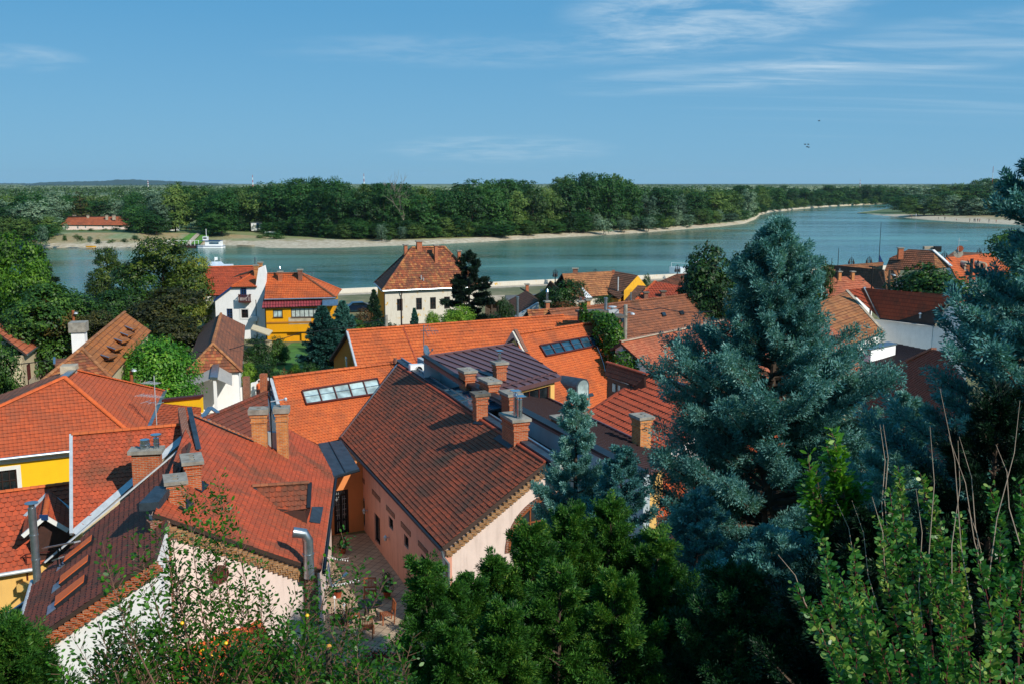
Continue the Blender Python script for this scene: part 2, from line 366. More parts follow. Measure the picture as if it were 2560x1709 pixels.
M['beige'] = plaster('plaster_beige', '#c8b898', '#8a7a60', .4)
M['lemon'] = plaster('plaster_buff', '#e0b468', '#9a7a50', .3)
M['wood'] = flat('wood_dark', '#3a1f16', .6, 0, .3, 5)
M['wood_red'] = flat('wood_red', '#4a1a14', .6, 0, .25, 5)
M['wood_mid'] = flat('wood_mid', '#8a4a24', .6, 0, .3, 5)
M['wood_grey'] = flat('wood_grey', '#4c4238', .8, 0, .3, 5)
M['under'] = flat('eave_board', '#3c2c24', .8, 0, .2, 4)
M['frame_w'] = flat('paint_white', '#d8d8d4', .5, 0, .06)
M['frame_b'] = flat('paint_brown', '#2c1812', .5, 0, .15)
M['frame_k'] = flat('paint_black', '#101418', .4, 0, .15)
M['stone'] = flat('stone', '#a89c88', .9, 0, .35, 1.2, bmp=.6)
M['white_p'] = flat('white_lacquer', '#e4e6e6', .3, 0, .05)
M['blue_p'] = flat('blue_paint', '#1c3c6a', .35, 0, .1)
M['terracotta'] = flat('terracotta', '#a04c28', .8, 0, .2)
def glass(name, col='#10181c', rough=.06):
    m, nt, b = mat(name); c = rgb(col); f = noise(nt, 1.3, 3, .5, objc(nt))
    L(nt, mixc(nt, maprange(nt, f, .4, .65), c, tuple(min(1, x * 2.2 + .01) for x in c[:3]) + (1,)), b.inputs['Base Color'])
    b.inputs['Roughness'].default_value = rough; b.inputs['Specular IOR Level'].default_value = .8; return m
M['glass'] = glass('window_glass'); M['glass_pale'] = glass('glass_pale', '#7c8c8c', .25); M['glass_blue'] = glass('glass_blue', '#1c3a4a', .08)
M['curtain'] = flat('curtain_glass', '#aab4b0', .35, 0, .35, 3)
# ------------------------------------------------------------------ roofs
STY = {  # tile width, row height, step, wave height, samples per tile, rounded end, staggered
    'main': (.19, .205, .034, .022, 4, .035, False),
    'beaver': (.22, .22, .022, .0, 4, .07, True),
    'wave': (.28, .30, .032, .022, 4, .03, False),
    'roman': (.26, .38, .035, .055, 6, .0, False),
    'flat': (.26, .30, .030, .0, 1, .0, True),
    'big': (.26, .32, .045, .02, 2, .0, False),
}
def clip_poly_bm(bm, P2):
    """keep what lies inside the convex polygon P2 (in the bmesh's own xy)"""
    area = sum(P2[i][0] * P2[(i + 1) % len(P2)][1] - P2[(i + 1) % len(P2)][0] * P2[i][1] for i in range(len(P2)))
    if area < 0: P2 = P2[::-1]
    for i in range(len(P2)):
        a, b = P2[i], P2[(i + 1) % len(P2)]; d = (b[0] - a[0], b[1] - a[1])
        if abs(d[0]) + abs(d[1]) < 1e-6: continue
        bmesh.ops.bisect_plane(bm, geom=bm.verts[:] + bm.edges[:] + bm.faces[:], dist=1e-5, plane_co=(a[0], a[1], 0), plane_no=(d[1], -d[0], 0), clear_outer=True)
def tile_roof(parent, poly, d, m, sty='wave', holes=(), name='roof', under=None, thick=.14, scale=1.0, jit=.006, label=None):
    """one pitched roof face laid with overlapping rows of tiles as real relief. poly: convex, coplanar world points; d: direction of the rows"""
    P = [Vector(p) for p in poly]; n = VT((0, 0, 0))
    for i in range(len(P)): n += (P[i] - P[0]).cross(P[(i + 1) % len(P)] - P[0])
    n.normalize()
    if n.z < 0: n = -n
    d = VT((d.x, d.y, 0)); u = (d - n * d.dot(n)).normalized(); v = n.cross(u)
    if v.z < 0: v = -v; u = -u
    o = P[0]; P2 = [((p - o).dot(u), (p - o).dot(v)) for p in P]
    P = [o + u * a + v * b for a, b in P2]; tw, rh, st, wv, k, rnd, stag = STY[sty]; tw *= scale; rh *= scale; st *= scale; wv *= scale; rnd *= scale
    u0, u1 = min(p[0] for p in P2) - tw, max(p[0] for p in P2) + tw; v0, v1 = min(p[1] for p in P2), max(p[1] for p in P2) + rh
    i0, i1 = math.floor(u0 / tw), math.ceil(u1 / tw); j1 = math.ceil((v1 - v0) / rh)
    uu = np.arange(i0 * k, i1 * k + 1) / k; nu = len(uu); rng = np.random.default_rng(len(P2) * 7 + nu)
    rows = []
    for j in range(-1, j1):
        ph = uu + (.5 if (stag and j % 2) else .0); fr = ph - np.floor(ph)
        bo = rnd * (1 - np.sqrt(np.maximum(0, 1 - (2 * fr - 1) ** 2))) if rnd and stag else (rnd * (.5 - .5 * np.cos(2 * np.pi * ph)) if rnd else np.zeros(nu))
        tj = rng.normal(0, jit * (.5 + .5 * scale), i1 - i0 + 3); h = tj[np.clip(np.floor(ph).astype(int) - i0, 0, i1 - i0 + 2)]
        w = wv * (.5 + .5 * np.cos(2 * np.pi * ph)) if wv else np.zeros(nu)
        rows.append((v0 + j * rh + bo, st + w + h, w + h, ph))
    V = []; F = []; UV = []
    for j in range(len(rows) - 1):
        vb, hb, _, ph = rows[j]; vt = rows[j + 1][0]; ht = rows[j][2]; low = rows[j + 1]
        b = len(V)
        V += list(zip(uu * tw, vb, hb)); V += list(zip(uu * tw, vt, ht)); V += list(zip(uu * tw, vt, low[1]))
        for i in range(nu - 1):
            F.append((b + i, b + i + 1, b + nu + i + 1, b + nu + i)); F.append((b + nu + i, b + nu + i + 1, b + 2 * nu + i + 1, b + 2 * nu + i))
    _ar = [(P2[i][0]-P2[i-1][0])*(P2[(i+1)%len(P2)][1]-P2[i][1])-(P2[i][1]-P2[i-1][1])*(P2[(i+1)%len(P2)][0]-P2[i][0]) for i in range(len(P2))]
    if min(_ar)<-.02 and max(_ar)>.02: print('NONCONVEX', parent.name if parent else '', name, [round(x,2) for x in _ar])
    me = bpy.data.meshes.new('tmp'); me.from_pydata(V, [], F); bm = bmesh.new(); bm.from_mesh(me); bpy.data.meshes.remove(me)
    clip_poly_bm(bm, P2)
    for h in holes:
        H2 = [((Vector(p) - o).dot(u), (Vector(p) - o).dot(v)) for p in h]
        cx = sum(q[0] for q in H2) / len(H2); cy = sum(q[1] for q in H2) / len(H2)
        # cut along the four sides, then drop the faces inside
        for i in range(len(H2)):
            a, b_ = H2[i], H2[(i + 1) % len(H2)]; dd = (b_[0] - a[0], b_[1] - a[1])
            bmesh.ops.bisect_plane(bm, geom=bm.verts[:] + bm.edges[:] + bm.faces[:], dist=1e-5, plane_co=(a[0], a[1], 0), plane_no=(dd[1], -dd[0], 0))
        def inside(x, y):
            s = None
            for i in range(len(H2)):
                a, b_ = H2[i], H2[(i + 1) % len(H2)]; c = (b_[0] - a[0]) * (y - a[1]) - (b_[1] - a[1]) * (x - a[0])
                if s is None: s = c > 0
                elif (c > 0) != s: return False
            return True
        dead = [f for f in bm.faces if inside(*f.calc_center_median()[:2])]; bmesh.ops.delete(bm, geom=dead, context='FACES')
    uvl = bm.loops.layers.uv.new('UVMap')
    for f in bm.faces:
        c = f.calc_center_median(); jr = round((c.y - v0) / rh - .5)
        for lp in f.loops:
            q = lp.vert.co; lp[uvl].uv = (q.x / tw + 1e-3, min(max((q.y - v0) / rh, jr + .01), jr + .97))
    org = ORG[parent.name] if parent is not None else VT((0, 0, 0))
    for q in bm.verts: q.co = o + u * q.co.x + v * q.co.y + n * q.co.z - org
    # boards and edge below the tiles
    U = [p - n * .02 - org for p in P]; D = [p - n * thick - org for p in P]
    for ring, rev in ((U, False), (D, True)):
        if ring is U and holes: continue
        fs = bm.faces.new([bm.verts.new(p) for p in (ring[::-1] if rev else ring)]); fs.material_index = 1
    for i in range(len(P)):
        j = (i + 1) % len(P); a = P[i] + n * (st * .6) - org; b_ = P[j] + n * (st * .6) - org
        fs = bm.faces.new([bm.verts.new(p) for p in (D[i], D[j], b_, a)]); fs.material_index = 1
    bm.normal_update()
    me = bpy.data.meshes.new(name); bm.to_mesh(me); bm.free(); me.materials.append(m); me.materials.append(under or M['under'])
    ob = bpy.data.objects.new(name, me); COL.objects.link(ob)
    if parent is not None: ob.parent = parent
    ORG[ob.name] = org; return tag(ob, label)
def seam_roof(parent, poly, run, m, gap=.55, name='roof', thick=.2, rib=.045, label=None):
    """sheet metal roof with standing seams along `run` (up-slope direction)"""
    P = [Vector(p) for p in poly]; n = VT((0, 0, 0))
    for i in range(len(P)): n += (P[i] - P[0]).cross(P[(i + 1) % len(P)] - P[0])
    n.normalize()
    if n.z < 0: n = -n
    v = (Vector(run) - n * Vector(run).dot(n)).normalized(); u = v.cross(n); o = P[0]
    mb = MB().ext([p for p in P], -n * thick); mb.m = [0] * len(mb.f)
    P2 = [((p - o).dot(u), (p - o).dot(v)) for p in P]
    x = math.ceil(min(p[0] for p in P2) / gap) * gap + gap * .3
    while x < max(p[0] for p in P2):
        ys = []
        for i in range(len(P2)):
            a, b = P2[i], P2[(i + 1) % len(P2)]
            if (a[0] - x) * (b[0] - x) < 0: ys.append(a[1] + (b[1] - a[1]) * (x - a[0]) / (b[0] - a[0]))
        if len(ys) >= 2 and max(ys) - min(ys) > .15:
            q0 = o + u * x + v * (min(ys) + .02) + n * rib * .6; q1 = o + u * x + v * (max(ys) - .02) + n * rib * .6; mb.bar(q0, q1, .05, rib * 1.5, m=1, up=n)
        x += gap
    return mb.build(name, [m, M['seam']], parent, label=label)
def caps(parent, pts, m, r=.13, seg=.38, name='ridge_tiles', lift=.03):
    mb = MB()
    for a, b in zip(pts[:-1], pts[1:]):
        a, b = Vector(a), Vector(b); ln = (b - a).length; k = max(1, round(ln / seg)); d = (b - a) / k; dn = d.normalized(); s = dn.cross(VT((0, 0, 1))).normalized(); w = s.cross(dn)
        for i in range(k):
            p = a + d * i - dn * .02 + w * lift; q = a + d * (i + 1) + dn * .03 + w * lift; rr = (r * 1.08, r * .92); rg = []
            for c, rad in ((p, rr[0]), (q, rr[1])): rg.append([c + s * math.cos(t) * rad + w * math.sin(t) * rad * .85 for t in [math.pi * x / 6 for x in range(7)]])
            for t in range(6): mb.poly([rg[0][t], rg[0][t + 1], rg[1][t + 1], rg[1][t]], 0, [(i + .1, .1), (i + .9, .1), (i + .9, .9), (i + .1, .9)])
            mb.poly(rg[0][::-1], 0); mb.poly(rg[1], 0)
    return mb.build(name, m, parent)
def gutter(parent, p, q, m=None, r=.08, name='gutter'):
    mb = MB().tube([p, q], r, 8); return mb.build(name, m or M['zinc'], parent, smooth=True)
def strip(parent, pts, w, m, name='flashing', h=.05, lift=.04, up=(0, 0, 1)):
    mb = MB()
    for a, b in zip(pts[:-1], pts[1:]): mb.bar(Vector(a) + Vector(up) * lift, Vector(b) + Vector(up) * lift, w, h, up=up)
    return mb.build(name, m, parent)
# ------------------------------------------------------------------ chimneys
def chimney(parent, P, ztop, w, d, yaw, m, cap='slab', holes=2, zlow=None, capm=None, flues=(), hrow=None, label=None, corbel=True, capt=.14):
    """P: a point on the roof under the middle of the stack"""
    z0 = (P.z if zlow is None else zlow) - .9; P = VT((P.x, P.y, z0)); H = ztop - z0; mb = MB()
    ct = capt if cap == 'slab' else 0
    mb.box(P, w, d, H - ct - (.45 if corbel else 0), yaw)
    if corbel:
        zc = ztop - ct - .45
        mb.box((P.x, P.y, zc), w + .10, d + .10, .09, yaw); mb.box((P.x, P.y, zc + .09), w + .02, d + .02, .2, yaw); mb.box((P.x, P.y, zc + .29), w + .12, d + .12, .16, yaw)
    ch = mb.build('chimney', m, parent, label=label)
    if cap == 'slab':
        cm = capm or M['concrete']; a = VT((math.cos(yaw), math.sin(yaw), 0)); b = VT((-math.sin(yaw), math.cos(yaw), 0)); W_, D_ = w + .26, d + .26
        c = MB(); zt = ztop; t = ct; cw, cd = W_ / 2, D_ / 2; base = VT((P.x, P.y, zt - t))
        hw = min(.1, d * .2); fx = [(-1 + 2 * (i + .5) / holes) * (w * .42) for i in range(holes)] if holes else []
        xs = [-cw] + sum([[f - hw, f + hw] for f in fx], []) + [cw]; ys = [-cd, -hw, hw, cd]
        for i in range(len(xs) - 1):
            for j in range(3):
                if j == 1 and i % 2 == 1: continue
                q = [base + a * x + b * y for x, y in ((xs[i], ys[j]), (xs[i + 1], ys[j]), (xs[i + 1], ys[j + 1]), (xs[i], ys[j + 1]))]; c.ext(q, (0, 0, t))
        cp = c.build('chimney_cap', cm, ch)
        if holes:
            k = MB(); k.box((P.x, P.y, zt - t - .004), w * .96, 2 * hw + .06, .03, yaw); k.build('flue_opening', M['dark'], ch)
    for fx_, fy_, fr, fh, kind in flues:
        a = VT((math.cos(yaw), math.sin(yaw), 0)); b = VT((-math.sin(yaw), math.cos(yaw), 0)); q = VT((P.x, P.y, ztop - .05)) + a * fx_ + b * fy_; f = MB()
        f.tube([q, q + VT((0, 0, fh))], fr, 14); f.tube([q + VT((0, 0, fh * .45)), q + VT((0, 0, fh * .45 + .05))], fr * 1.12, 14)
        if kind == 'hat': f.tube([q + VT((0, 0, fh + .12)), q + VT((0, 0, fh + .16))], fr * 1.9, 14); f.tube([q + VT((0, 0, fh)), q + VT((0, 0, fh + .13))], fr * .35, 6)
        if kind == 'plate': f.box(q + VT((0, 0, fh + .14)), fr * 4, fr * 4, .02, yaw); f.tube([q + VT((0, 0, fh)), q + VT((0, 0, fh + .14))], fr * .3, 6)
        if kind == 'cone': f.lathe(q + VT((0, 0, fh)), [(fr * 1.6, 0), (fr * .9, fr * 2.4), (fr * .3, fr * 3.4)], 12)
        f.build('flue_pipe', M['steel'], ch, smooth=True)
    return ch
# ------------------------------------------------------------------ walls and windows
def wall(parent, P, Q, z0, z1, m, name='wall', opens=(), t=.3, z1b=None, out=None, label=None):
    """upright wall face from P to Q with real openings (u0,u1,za,zb); z1b: height at Q when the top slopes"""
    P = VT((P.x, P.y, 0)); Q = VT((Q.x, Q.y, 0)); d = (Q - P); ln = d.length; d.normalize(); n = VT((d.y, -d.x, 0))
    if out is not None and n.dot(VT((out.x, out.y, 0))) < 0: n = -n
    elif out is None and n.dot(VT((0, -1, 0))) < 0: n = -n
    z1b = z1 if z1b is None else z1b; top = lambda u: z1 + (z1b - z1) * u / ln
    us = sorted({.0, ln, *[min(max(o[0], 0), ln) for o in opens], *[min(max(o[1], 0), ln) for o in opens]}); zs = sorted({z0, *[o[2] for o in opens], *[o[3] for o in opens]})
    mb = MB(); at = lambda u, z, k=.0: P + d * u + VT((0, 0, z)) - n * k
    def q(pts):
        pp = [Vector(p) for p in pts]; nn = (pp[1] - pp[0]).cross(pp[2] - pp[0])
        if nn.dot(n) < 0: pp = pp[::-1]
        mb.poly(pp)
    for i in range(len(us) - 1):
        ua, ub = us[i], us[i + 1]
        if ub - ua < 1e-6: continue
        for j in range(len(zs)):
            za = zs[j]; last = j == len(zs) - 1; zb0, zb1 = (top(ua), top(ub)) if last else (zs[j + 1], zs[j + 1])
            um, zm = (ua + ub) / 2, (za + (zb0 + zb1) / 2) / 2
            if any(o[0] < um < o[1] and o[2] < zm < o[3] for o in opens): continue
            if zb0 > za or zb1 > za: q([at(ua, za), at(ub, za), at(ub, zb1), at(ua, zb0)])
    for o in opens:
        a, b, c, e = o[:4]; k = .16
        for s in (((a, c), (a, e)), ((b, c), (b, e)), ((a, c), (b, c)), ((a, e), (b, e))): mb.poly([at(*s[0]), at(*s[1]), at(*s[1], k), at(*s[0], k)])
    # back, ends and top
    mb.poly([at(0, z0, t), at(0, z1, t), at(ln, z1b, t), at(ln, z0, t)]); mb.poly([at(0, z0), at(0, z1), at(0, z1, t), at(0, z0, t)]); mb.poly([at(ln, z0), at(ln, z1b), at(ln, z1b, t), at(ln, z0, t)]); mb.poly([at(0, z1), at(ln, z1b), at(ln, z1b, t), at(0, z1, t)])
    w = mb.build(name, m, parent, label=label); w_ = dict(P=P, d=d, n=n, ln=ln); return w, w_
def uvz(wi, px, py): p = PL(wi['P'], wi['n']).hit(px, py); return (p - wi['P']).dot(wi['d']), p.z
def span(P, Q, x0, y0, x1, y1):
    """opening (u0,u1,z0,z1) of the wall line P-Q from two picture corners (top left, bottom right)"""
    P = VT((P.x, P.y, 0)); Q = VT((Q.x, Q.y, 0)); d = (Q - P).normalized(); pl = PL(P, VT((d.y, -d.x, 0)))
    a, b = pl.hit(x0, y0), pl.hit(x1, y1); ua, ub = (a - P).dot(d), (b - P).dot(d); return (min(ua, ub), max(ua, ub), min(a.z, b.z), max(a.z, b.z))
def window(parent, wi, o, fm, gm=None, bars=(1, 1), fw=.06, sill=None, rec=.1, trim=None, tw=.12, label=None, name='window'):
    P, d, n = wi['P'], wi['d'], wi['n']; a, b, c, e = o[:4]; at = lambda u, z, k=.0: P + d * u + VT((0, 0, z)) - n * k
    mb = MB(); nx, nz = bars; U = VT((0, 0, 1))
    for u in (a + fw / 2, b - fw / 2): mb.bar(at(u, c, rec), at(u, e, rec), fw, .07, up=n)
    for z in (c + fw / 2, e - fw / 2): mb.bar(at(a + fw, z, rec), at(b - fw, z, rec), .07, fw)
    for i in range(1, nx + 1): u = a + (b - a) * i / (nx + 1); mb.bar(at(u, c + fw, rec), at(u, e - fw, rec), fw * .7, .05, up=n)
    for i in range(1, nz + 1): z = c + (e - c) * i / (nz + 1); mb.bar(at(a + fw, z, rec + .003), at(b - fw, z, rec + .003), .05, fw * .6)
    w = mb.build(name, fm, parent, label=label)
    g = MB(); g.ext([at(a, c, rec + .03), at(b, c, rec + .03), at(b, e, rec + .03), at(a, e, rec + .03)], -n * .02); g.build('pane', gm or M['glass'], w)
    if sill: s = MB(); s.ext([at(a - .06, c - .07, -.08), at(b + .06, c - .07, -.08), at(b + .06, c, -.08), at(a - .06, c, -.08)], -n * .09); s.build('sill', sill, w)
    if trim:
        s = MB()
        for u in (a - tw / 2, b + tw / 2): s.bar(at(u, c - tw, -.02), at(u, e + tw, -.02), tw, .04, up=n)
        s.bar(at(a, e + tw / 2, -.02), at(b, e + tw / 2, -.02), .04, tw); s.bar(at(a, c - tw / 2, -.02), at(b, c - tw / 2, -.02), .04, tw); s.build('trim', trim, w)
    return w
def body(parent, pts, z0, ztop, m, name='wall', inset=.0, skip=()):
    """plain walls round a footprint; ztop: number or function of (x,y)"""
    f = ztop if callable(ztop) else (lambda x, y: ztop); mb = MB(); c = sum((VT((p.x, p.y, 0)) for p in pts), Vector()) / len(pts)
    pts = [VT((p.x, p.y, 0)) for p in pts]
    if inset: pts = [p + (c - p).normalized() * inset for p in pts]
    for i in range(len(pts)):
        a, b = pts[i], pts[(i + 1) % len(pts)]
        if (b - a).length > .05 and i not in skip: mb.poly([(a.x, a.y, z0), (b.x, b.y, z0), (b.x, b.y, f(b.x, b.y)), (a.x, a.y, f(a.x, a.y))])
    return mb.build(name, m, parent)
def dish(parent, P, r, facing, m=None, name='satellite_dish', arm=True, mast=.4):
    """parabolic dish on a short bracket; as a part of its house"""
    f = Vector(facing).normalized(); mb = MB(); n = 18; prof = [(.02, -r * .26), (r * .5, -r * .2), (r * .85, -r * .07), (r, .0), (r, .02), (r * .84, -r * .05 + .02), (.02, -r * .22)]
    mb.tube([Vector(P) + f * h for _, h in prof], [q for q, _ in prof], n, caps=False)
    if arm:
        dn = (VT((0, 0, -1)) + f * VT((0, 0, 1)).dot(f)).normalized(); mb.bar(Vector(P) + dn * r, Vector(P) + f * r * 1.1 + dn * r * .25, .035); mb.bar(Vector(P) + f * r * 1.05 + dn * r * .3, Vector(P) + f * r * 1.35 + dn * r * .1, .09)
    mb.tube([Vector(P) - f * r * .3, Vector(P) - f * r * .3 - VT((0, 0, mast))], .025, 6)
    return mb.build(name, m or M['zinc_white'], parent, smooth=True)
# ------------------------------------------------------------------ foliage
def rand_unit(n, rng):
    v = rng.normal(size=(n, 3)); return v / np.linalg.norm(v, axis=1, keepdims=True)
def leaf_arrays(C, D, S, Ln, Wd, shape='diamond', fold=.0):
    """leaf outlines as arrays; C centre, D long axis, S side axis"""
    Ln = np.asarray(Ln).reshape(-1, 1) * np.ones((len(C), 1)); Wd = np.asarray(Wd).reshape(-1, 1) * np.ones((len(C), 1)); A = D * Ln / 2; B = S * Wd / 2
    if shape == 'diamond': V = np.stack([C - A, C + B, C + A, C - B], 1)
    elif shape == 'oval': V = np.stack([C - A, C - A * .5 + B * .75, C + A * .15 + B, C + A * .7 + B * .6, C + A, C + A * .7 - B * .6, C + A * .15 - B, C - A * .5 - B * .75], 1)
    else: V = np.stack([C - A - B * .6, C - A * .2 + B, C + A, C - A * .2 - B], 1)
    return V
def mesh_from(V, name='foliage'):
    """V: (n, k, 3) polygons -> mesh"""
    n, k, _ = V.shape; me = bpy.data.meshes.new(name); me.vertices.add(n * k); me.vertices.foreach_set('co', V.reshape(-1).astype(np.float32)); me.loops.add(n * k)
    me.loops.foreach_set('vertex_index', np.arange(n * k, dtype=np.int32)); me.polygons.add(n); me.polygons.foreach_set('loop_start', np.arange(0, n * k, k, dtype=np.int32)); me.polygons.foreach_set('loop_total', np.full(n, k, dtype=np.int32)); me.update(calc_edges=True); return me
def perp(D, rng):
    r = rand_unit(len(D), rng); S = np.cross(D, r); nn = np.linalg.norm(S, axis=1, keepdims=True); nn[nn < 1e-6] = 1; return S / nn
def nrm(v): return v / np.maximum(np.linalg.norm(v, axis=1, keepdims=True), 1e-6)
def crown(blobs, nclump, nleaf, rc, leaf, seed, flat_=.55, droop=.0, shell=.62, aspect=1.6, shape='diamond', lowcut=-.5):
    """clumps of leaves over a set of overlapping blobs (x,y,z,rx,ry,rz)"""
    rng = np.random.default_rng(seed); vol = np.array([b[3] * b[4] * b[5] for b in blobs]) ** .67; cnt = np.maximum(3, (nclump * vol / vol.sum()).astype(int)); out = []
    for b, k in zip(blobs, cnt):
        u = rand_unit(int(k * 1.6), rng); u = u[u[:, 2] > lowcut][:k]; k2 = len(u); r = shell + (1.04 - shell) * rng.random((k2, 1)) ** .6; c = np.array(b[:3]) + u * r * np.array(b[3:6])
        rr = rc * (.6 + .8 * rng.random(k2)); m = nleaf; off = rng.normal(size=(k2, m, 3)); off /= np.linalg.norm(off, axis=2, keepdims=True); off *= (rng.random((k2, m, 1)) ** .45) * rr[:, None, None]; off[:, :, 2] *= flat_
        C = (c[:, None, :] + off).reshape(-1, 3); out_n = nrm((off + u[:, None, :] * rc * .8 + np.array([0, 0, rc * .5])).reshape(-1, 3)); D = nrm(rand_unit(len(C), rng) * .9 + np.array([0, 0, -droop])); D = nrm(D - out_n * (D * out_n).sum(1, keepdims=True) * .75); S = nrm(np.cross(D, out_n) + rand_unit(len(C), rng) * .25)
        ls = leaf * (.7 + .6 * rng.random(len(C))); out.append(leaf_arrays(C, D, S, ls, ls / aspect, shape))
    return np.concatenate(out)
def trunk_mesh(mb, base, top, r0, r1, limbs=(), n=7, bend=.0, rng=None):
    rng = rng or random; b, t = Vector(base), Vector(top); path = [b.lerp(t, i / 5) + VT((rng.uniform(-1, 1), rng.uniform(-1, 1), 0)) * bend * math.sin(math.pi * i / 5) for i in range(6)]
    mb.tube(path, [r0 + (r1 - r0) * (i / 5) ** .8 for i in range(6)], n)
    for s, e, r in limbs:
        p = b.lerp(t, s); q = Vector(e); m_ = p.lerp(q, .5) + VT((0, 0, -.08 * (q - p).length)); mb.tube([p, m_, q], [r, r * .65, r * .2], 5)
def extent(t):
    c = [o for o in t.children if o.name.startswith(('crown', 'foliage'))][0]; a = np.empty(len(c.data.vertices) * 3, dtype=np.float32); c.data.vertices.foreach_get('co', a); a = a.reshape(-1, 3); lo, hi = np.percentile(a, 1.5, axis=0), np.percentile(a, 98.5, axis=0); return float(a[:, 2].max()), float(max(hi[0] - lo[0], hi[1] - lo[1])) * 1.05
def link_mesh(me, name, m, parent):
    me.materials.clear(); me.materials.append(m); o = bpy.data.objects.new(name, me); COL.objects.link(o); o.parent = parent; ORG[o.name] = Vector(ORG[parent.name]); return o
def make_tree(name, label, cat, H, Wd, m, bark, seed, kind='round', leaf=.3, nclump=220, nleaf=26, group=None, th=.25, rc=None, droop=.1, loc=(0, 0, 0), blobs=None, fat=1.0, k_=None):
    """broadleaf tree at the origin: tapered trunk with limbs, crown of leaf clumps"""
    rng = random.Random(seed); t = thing(name, label, cat, (0, 0, 0), group); rx = Wd / 2; ch = H * (1 - th)
    if blobs is None:
        blobs = []
        k = k_ or {'round': 9, 'tall': 11, 'poplar': 7, 'bush': 7, 'wide': 11}[kind]
        for i in range(k):
            a = rng.uniform(0, 6.283); f = i / max(1, k - 1)
            if kind == 'poplar': blobs.append((rng.uniform(-.1, .1) * rx, rng.uniform(-.1, .1) * rx, H * (th + (1 - th) * (.1 + .82 * f)), rx * (.9 - .5 * abs(f - .35)), rx * (.9 - .5 * abs(f - .35)), ch * .16)); continue
            prof = {'round': math.sin(math.pi * (.16 + .72 * f)), 'tall': math.sin(math.pi * (.25 + .62 * f)) * .95, 'bush': .9 - .5 * f, 'wide': math.sin(math.pi * (.2 + .65 * f))}[kind]
            rad = rx * .55 * prof * rng.uniform(.75, 1.1); z = H * th + ch * (.14 + .70 * f) + rng.uniform(-.04, .04) * H; s = rx * (.50 if kind != 'tall' else .46) * rng.uniform(.8, 1.15) * fat
            blobs.append((math.cos(a) * rad, math.sin(a) * rad, z, s, s, s * rng.uniform(.75, 1.0)))
        top = H - max(b[2] + b[5] for b in blobs)
        blobs = [(b[0], b[1], b[2] + top * .9 * (b[2] / H), b[3], b[4], b[5]) for b in blobs]
    V = crown(blobs, nclump, nleaf, rc or rx * .24, leaf, seed, droop=droop); link_mesh(mesh_from(V), 'crown', m, t)
    mb = MB(); r0 = max(.08, H * .022); limbs = [(rng.uniform(.35, .9), (b[0] * .8, b[1] * .8, b[2]), r0 * .45) for b in blobs[:7]]
    trunk_mesh(mb, (0, 0, -.6), (blobs[-1][0] * .4, blobs[-1][1] * .4, H * .82), r0, r0 * .2, limbs, 7, .15, rng); o = mb.build('trunk', bark, t, smooth=True)
    t.location = loc; return t
def spray_mesh(tips, dirs, length, nper, ll, lw, seed, spread=.55, curl=.0):
    """feathery conifer sprays: needles or scale-leaf twigs along short shoots"""
    rng = np.random.default_rng(seed); k = len(tips); t = rng.random((k, nper)) ** .8; D = dirs[:, None, :]; off = rng.normal(size=(k, nper, 3)); off -= D * (off * D).sum(2, keepdims=True); off /= np.maximum(np.linalg.norm(off, axis=2, keepdims=True), 1e-6)
    Ls = np.asarray(length).reshape(-1, 1, 1) * np.ones((k, 1, 1)); env = (.25 + .75 * np.sin(np.pi * np.clip(t[:, :, None] * .85 + .12, 0, 1)))
    C = tips[:, None, :] + D * (t[:, :, None] - 1.0) * Ls + off * env * Ls * .36 * rng.random((k, nper, 1)) ** .7; ND = D * (1 - spread * .5) + off * spread + np.array([0, 0, curl]) + rng.normal(size=(k, nper, 3)) * .15
    C = C.reshape(-1, 3); ND = nrm(ND.reshape(-1, 3)); S = perp(ND, rng); l = ll * (.6 + .8 * rng.random(len(C))); return leaf_arrays(C + ND * l[:, None] * .3, ND, S, l, lw * (.7 + .6 * rng.random(len(C))), 'kite')
# ------------------------------------------------------------------ the setting: land, river, far shore
def V2(p): return VT((p.x, p.y, 0))
BDIR = VT((.934, .357, 0)).normalized()
def bank_y(x): return 190 + .38 * x + 4 * math.sin(x * .02)
def ground_z(x, y):
    s = max(.0, min(1.0, (33 - y) / 31.0)); z = 16.0 * s
    if x > 3: z += .0
    return z
gm_, nt, b = mat('town_ground'); oc = objc(nt); f = noise(nt, .25, 6, .6, oc); g = noise(nt, 2.5, 5, .6, oc)
c = ramp(nt, f, [(.35, rgb('#4c5a2c')), (.5, rgb('#6c6a3c')), (.62, rgb('#8a7e5c'))]); L(nt, mixc(nt, .35, c, ramp(nt, g, [(.3, rgb('#2c3818')), (.7, rgb('#908868'))])), b.inputs['Base Color']); b.inputs['Roughness'].default_value = .95; bump(nt, b, g, .5, .1)
mb = MB(); xs = list(range(-420, 521, 10)); nz_ = 24
cols = []
for x in xs:
    yb = bank_y(x); ys = [-30, 0, 2, 8, 14, 20, 26, 31, 34] + [34 + (yb - 34) * k / 8 for k in range(1, 9)]
    col = [VT((x, y, ground_z(x, y) if y < 36 else .0)) for y in ys] + [VT((x, yb + 3, -1.6)), VT((x, yb + 8, -3.6)), VT((x, yb + 30, -4.2))]; cols.append(col)
for a_, b_ in zip(cols[:-1], cols[1:]):
    for i in range(len(a_) - 1): mb.poly([a_[i], b_[i], b_[i + 1], a_[i + 1]])
mb.build('ground', gm_, None, smooth=True, kind='structure', origin=(0, 60, 0))

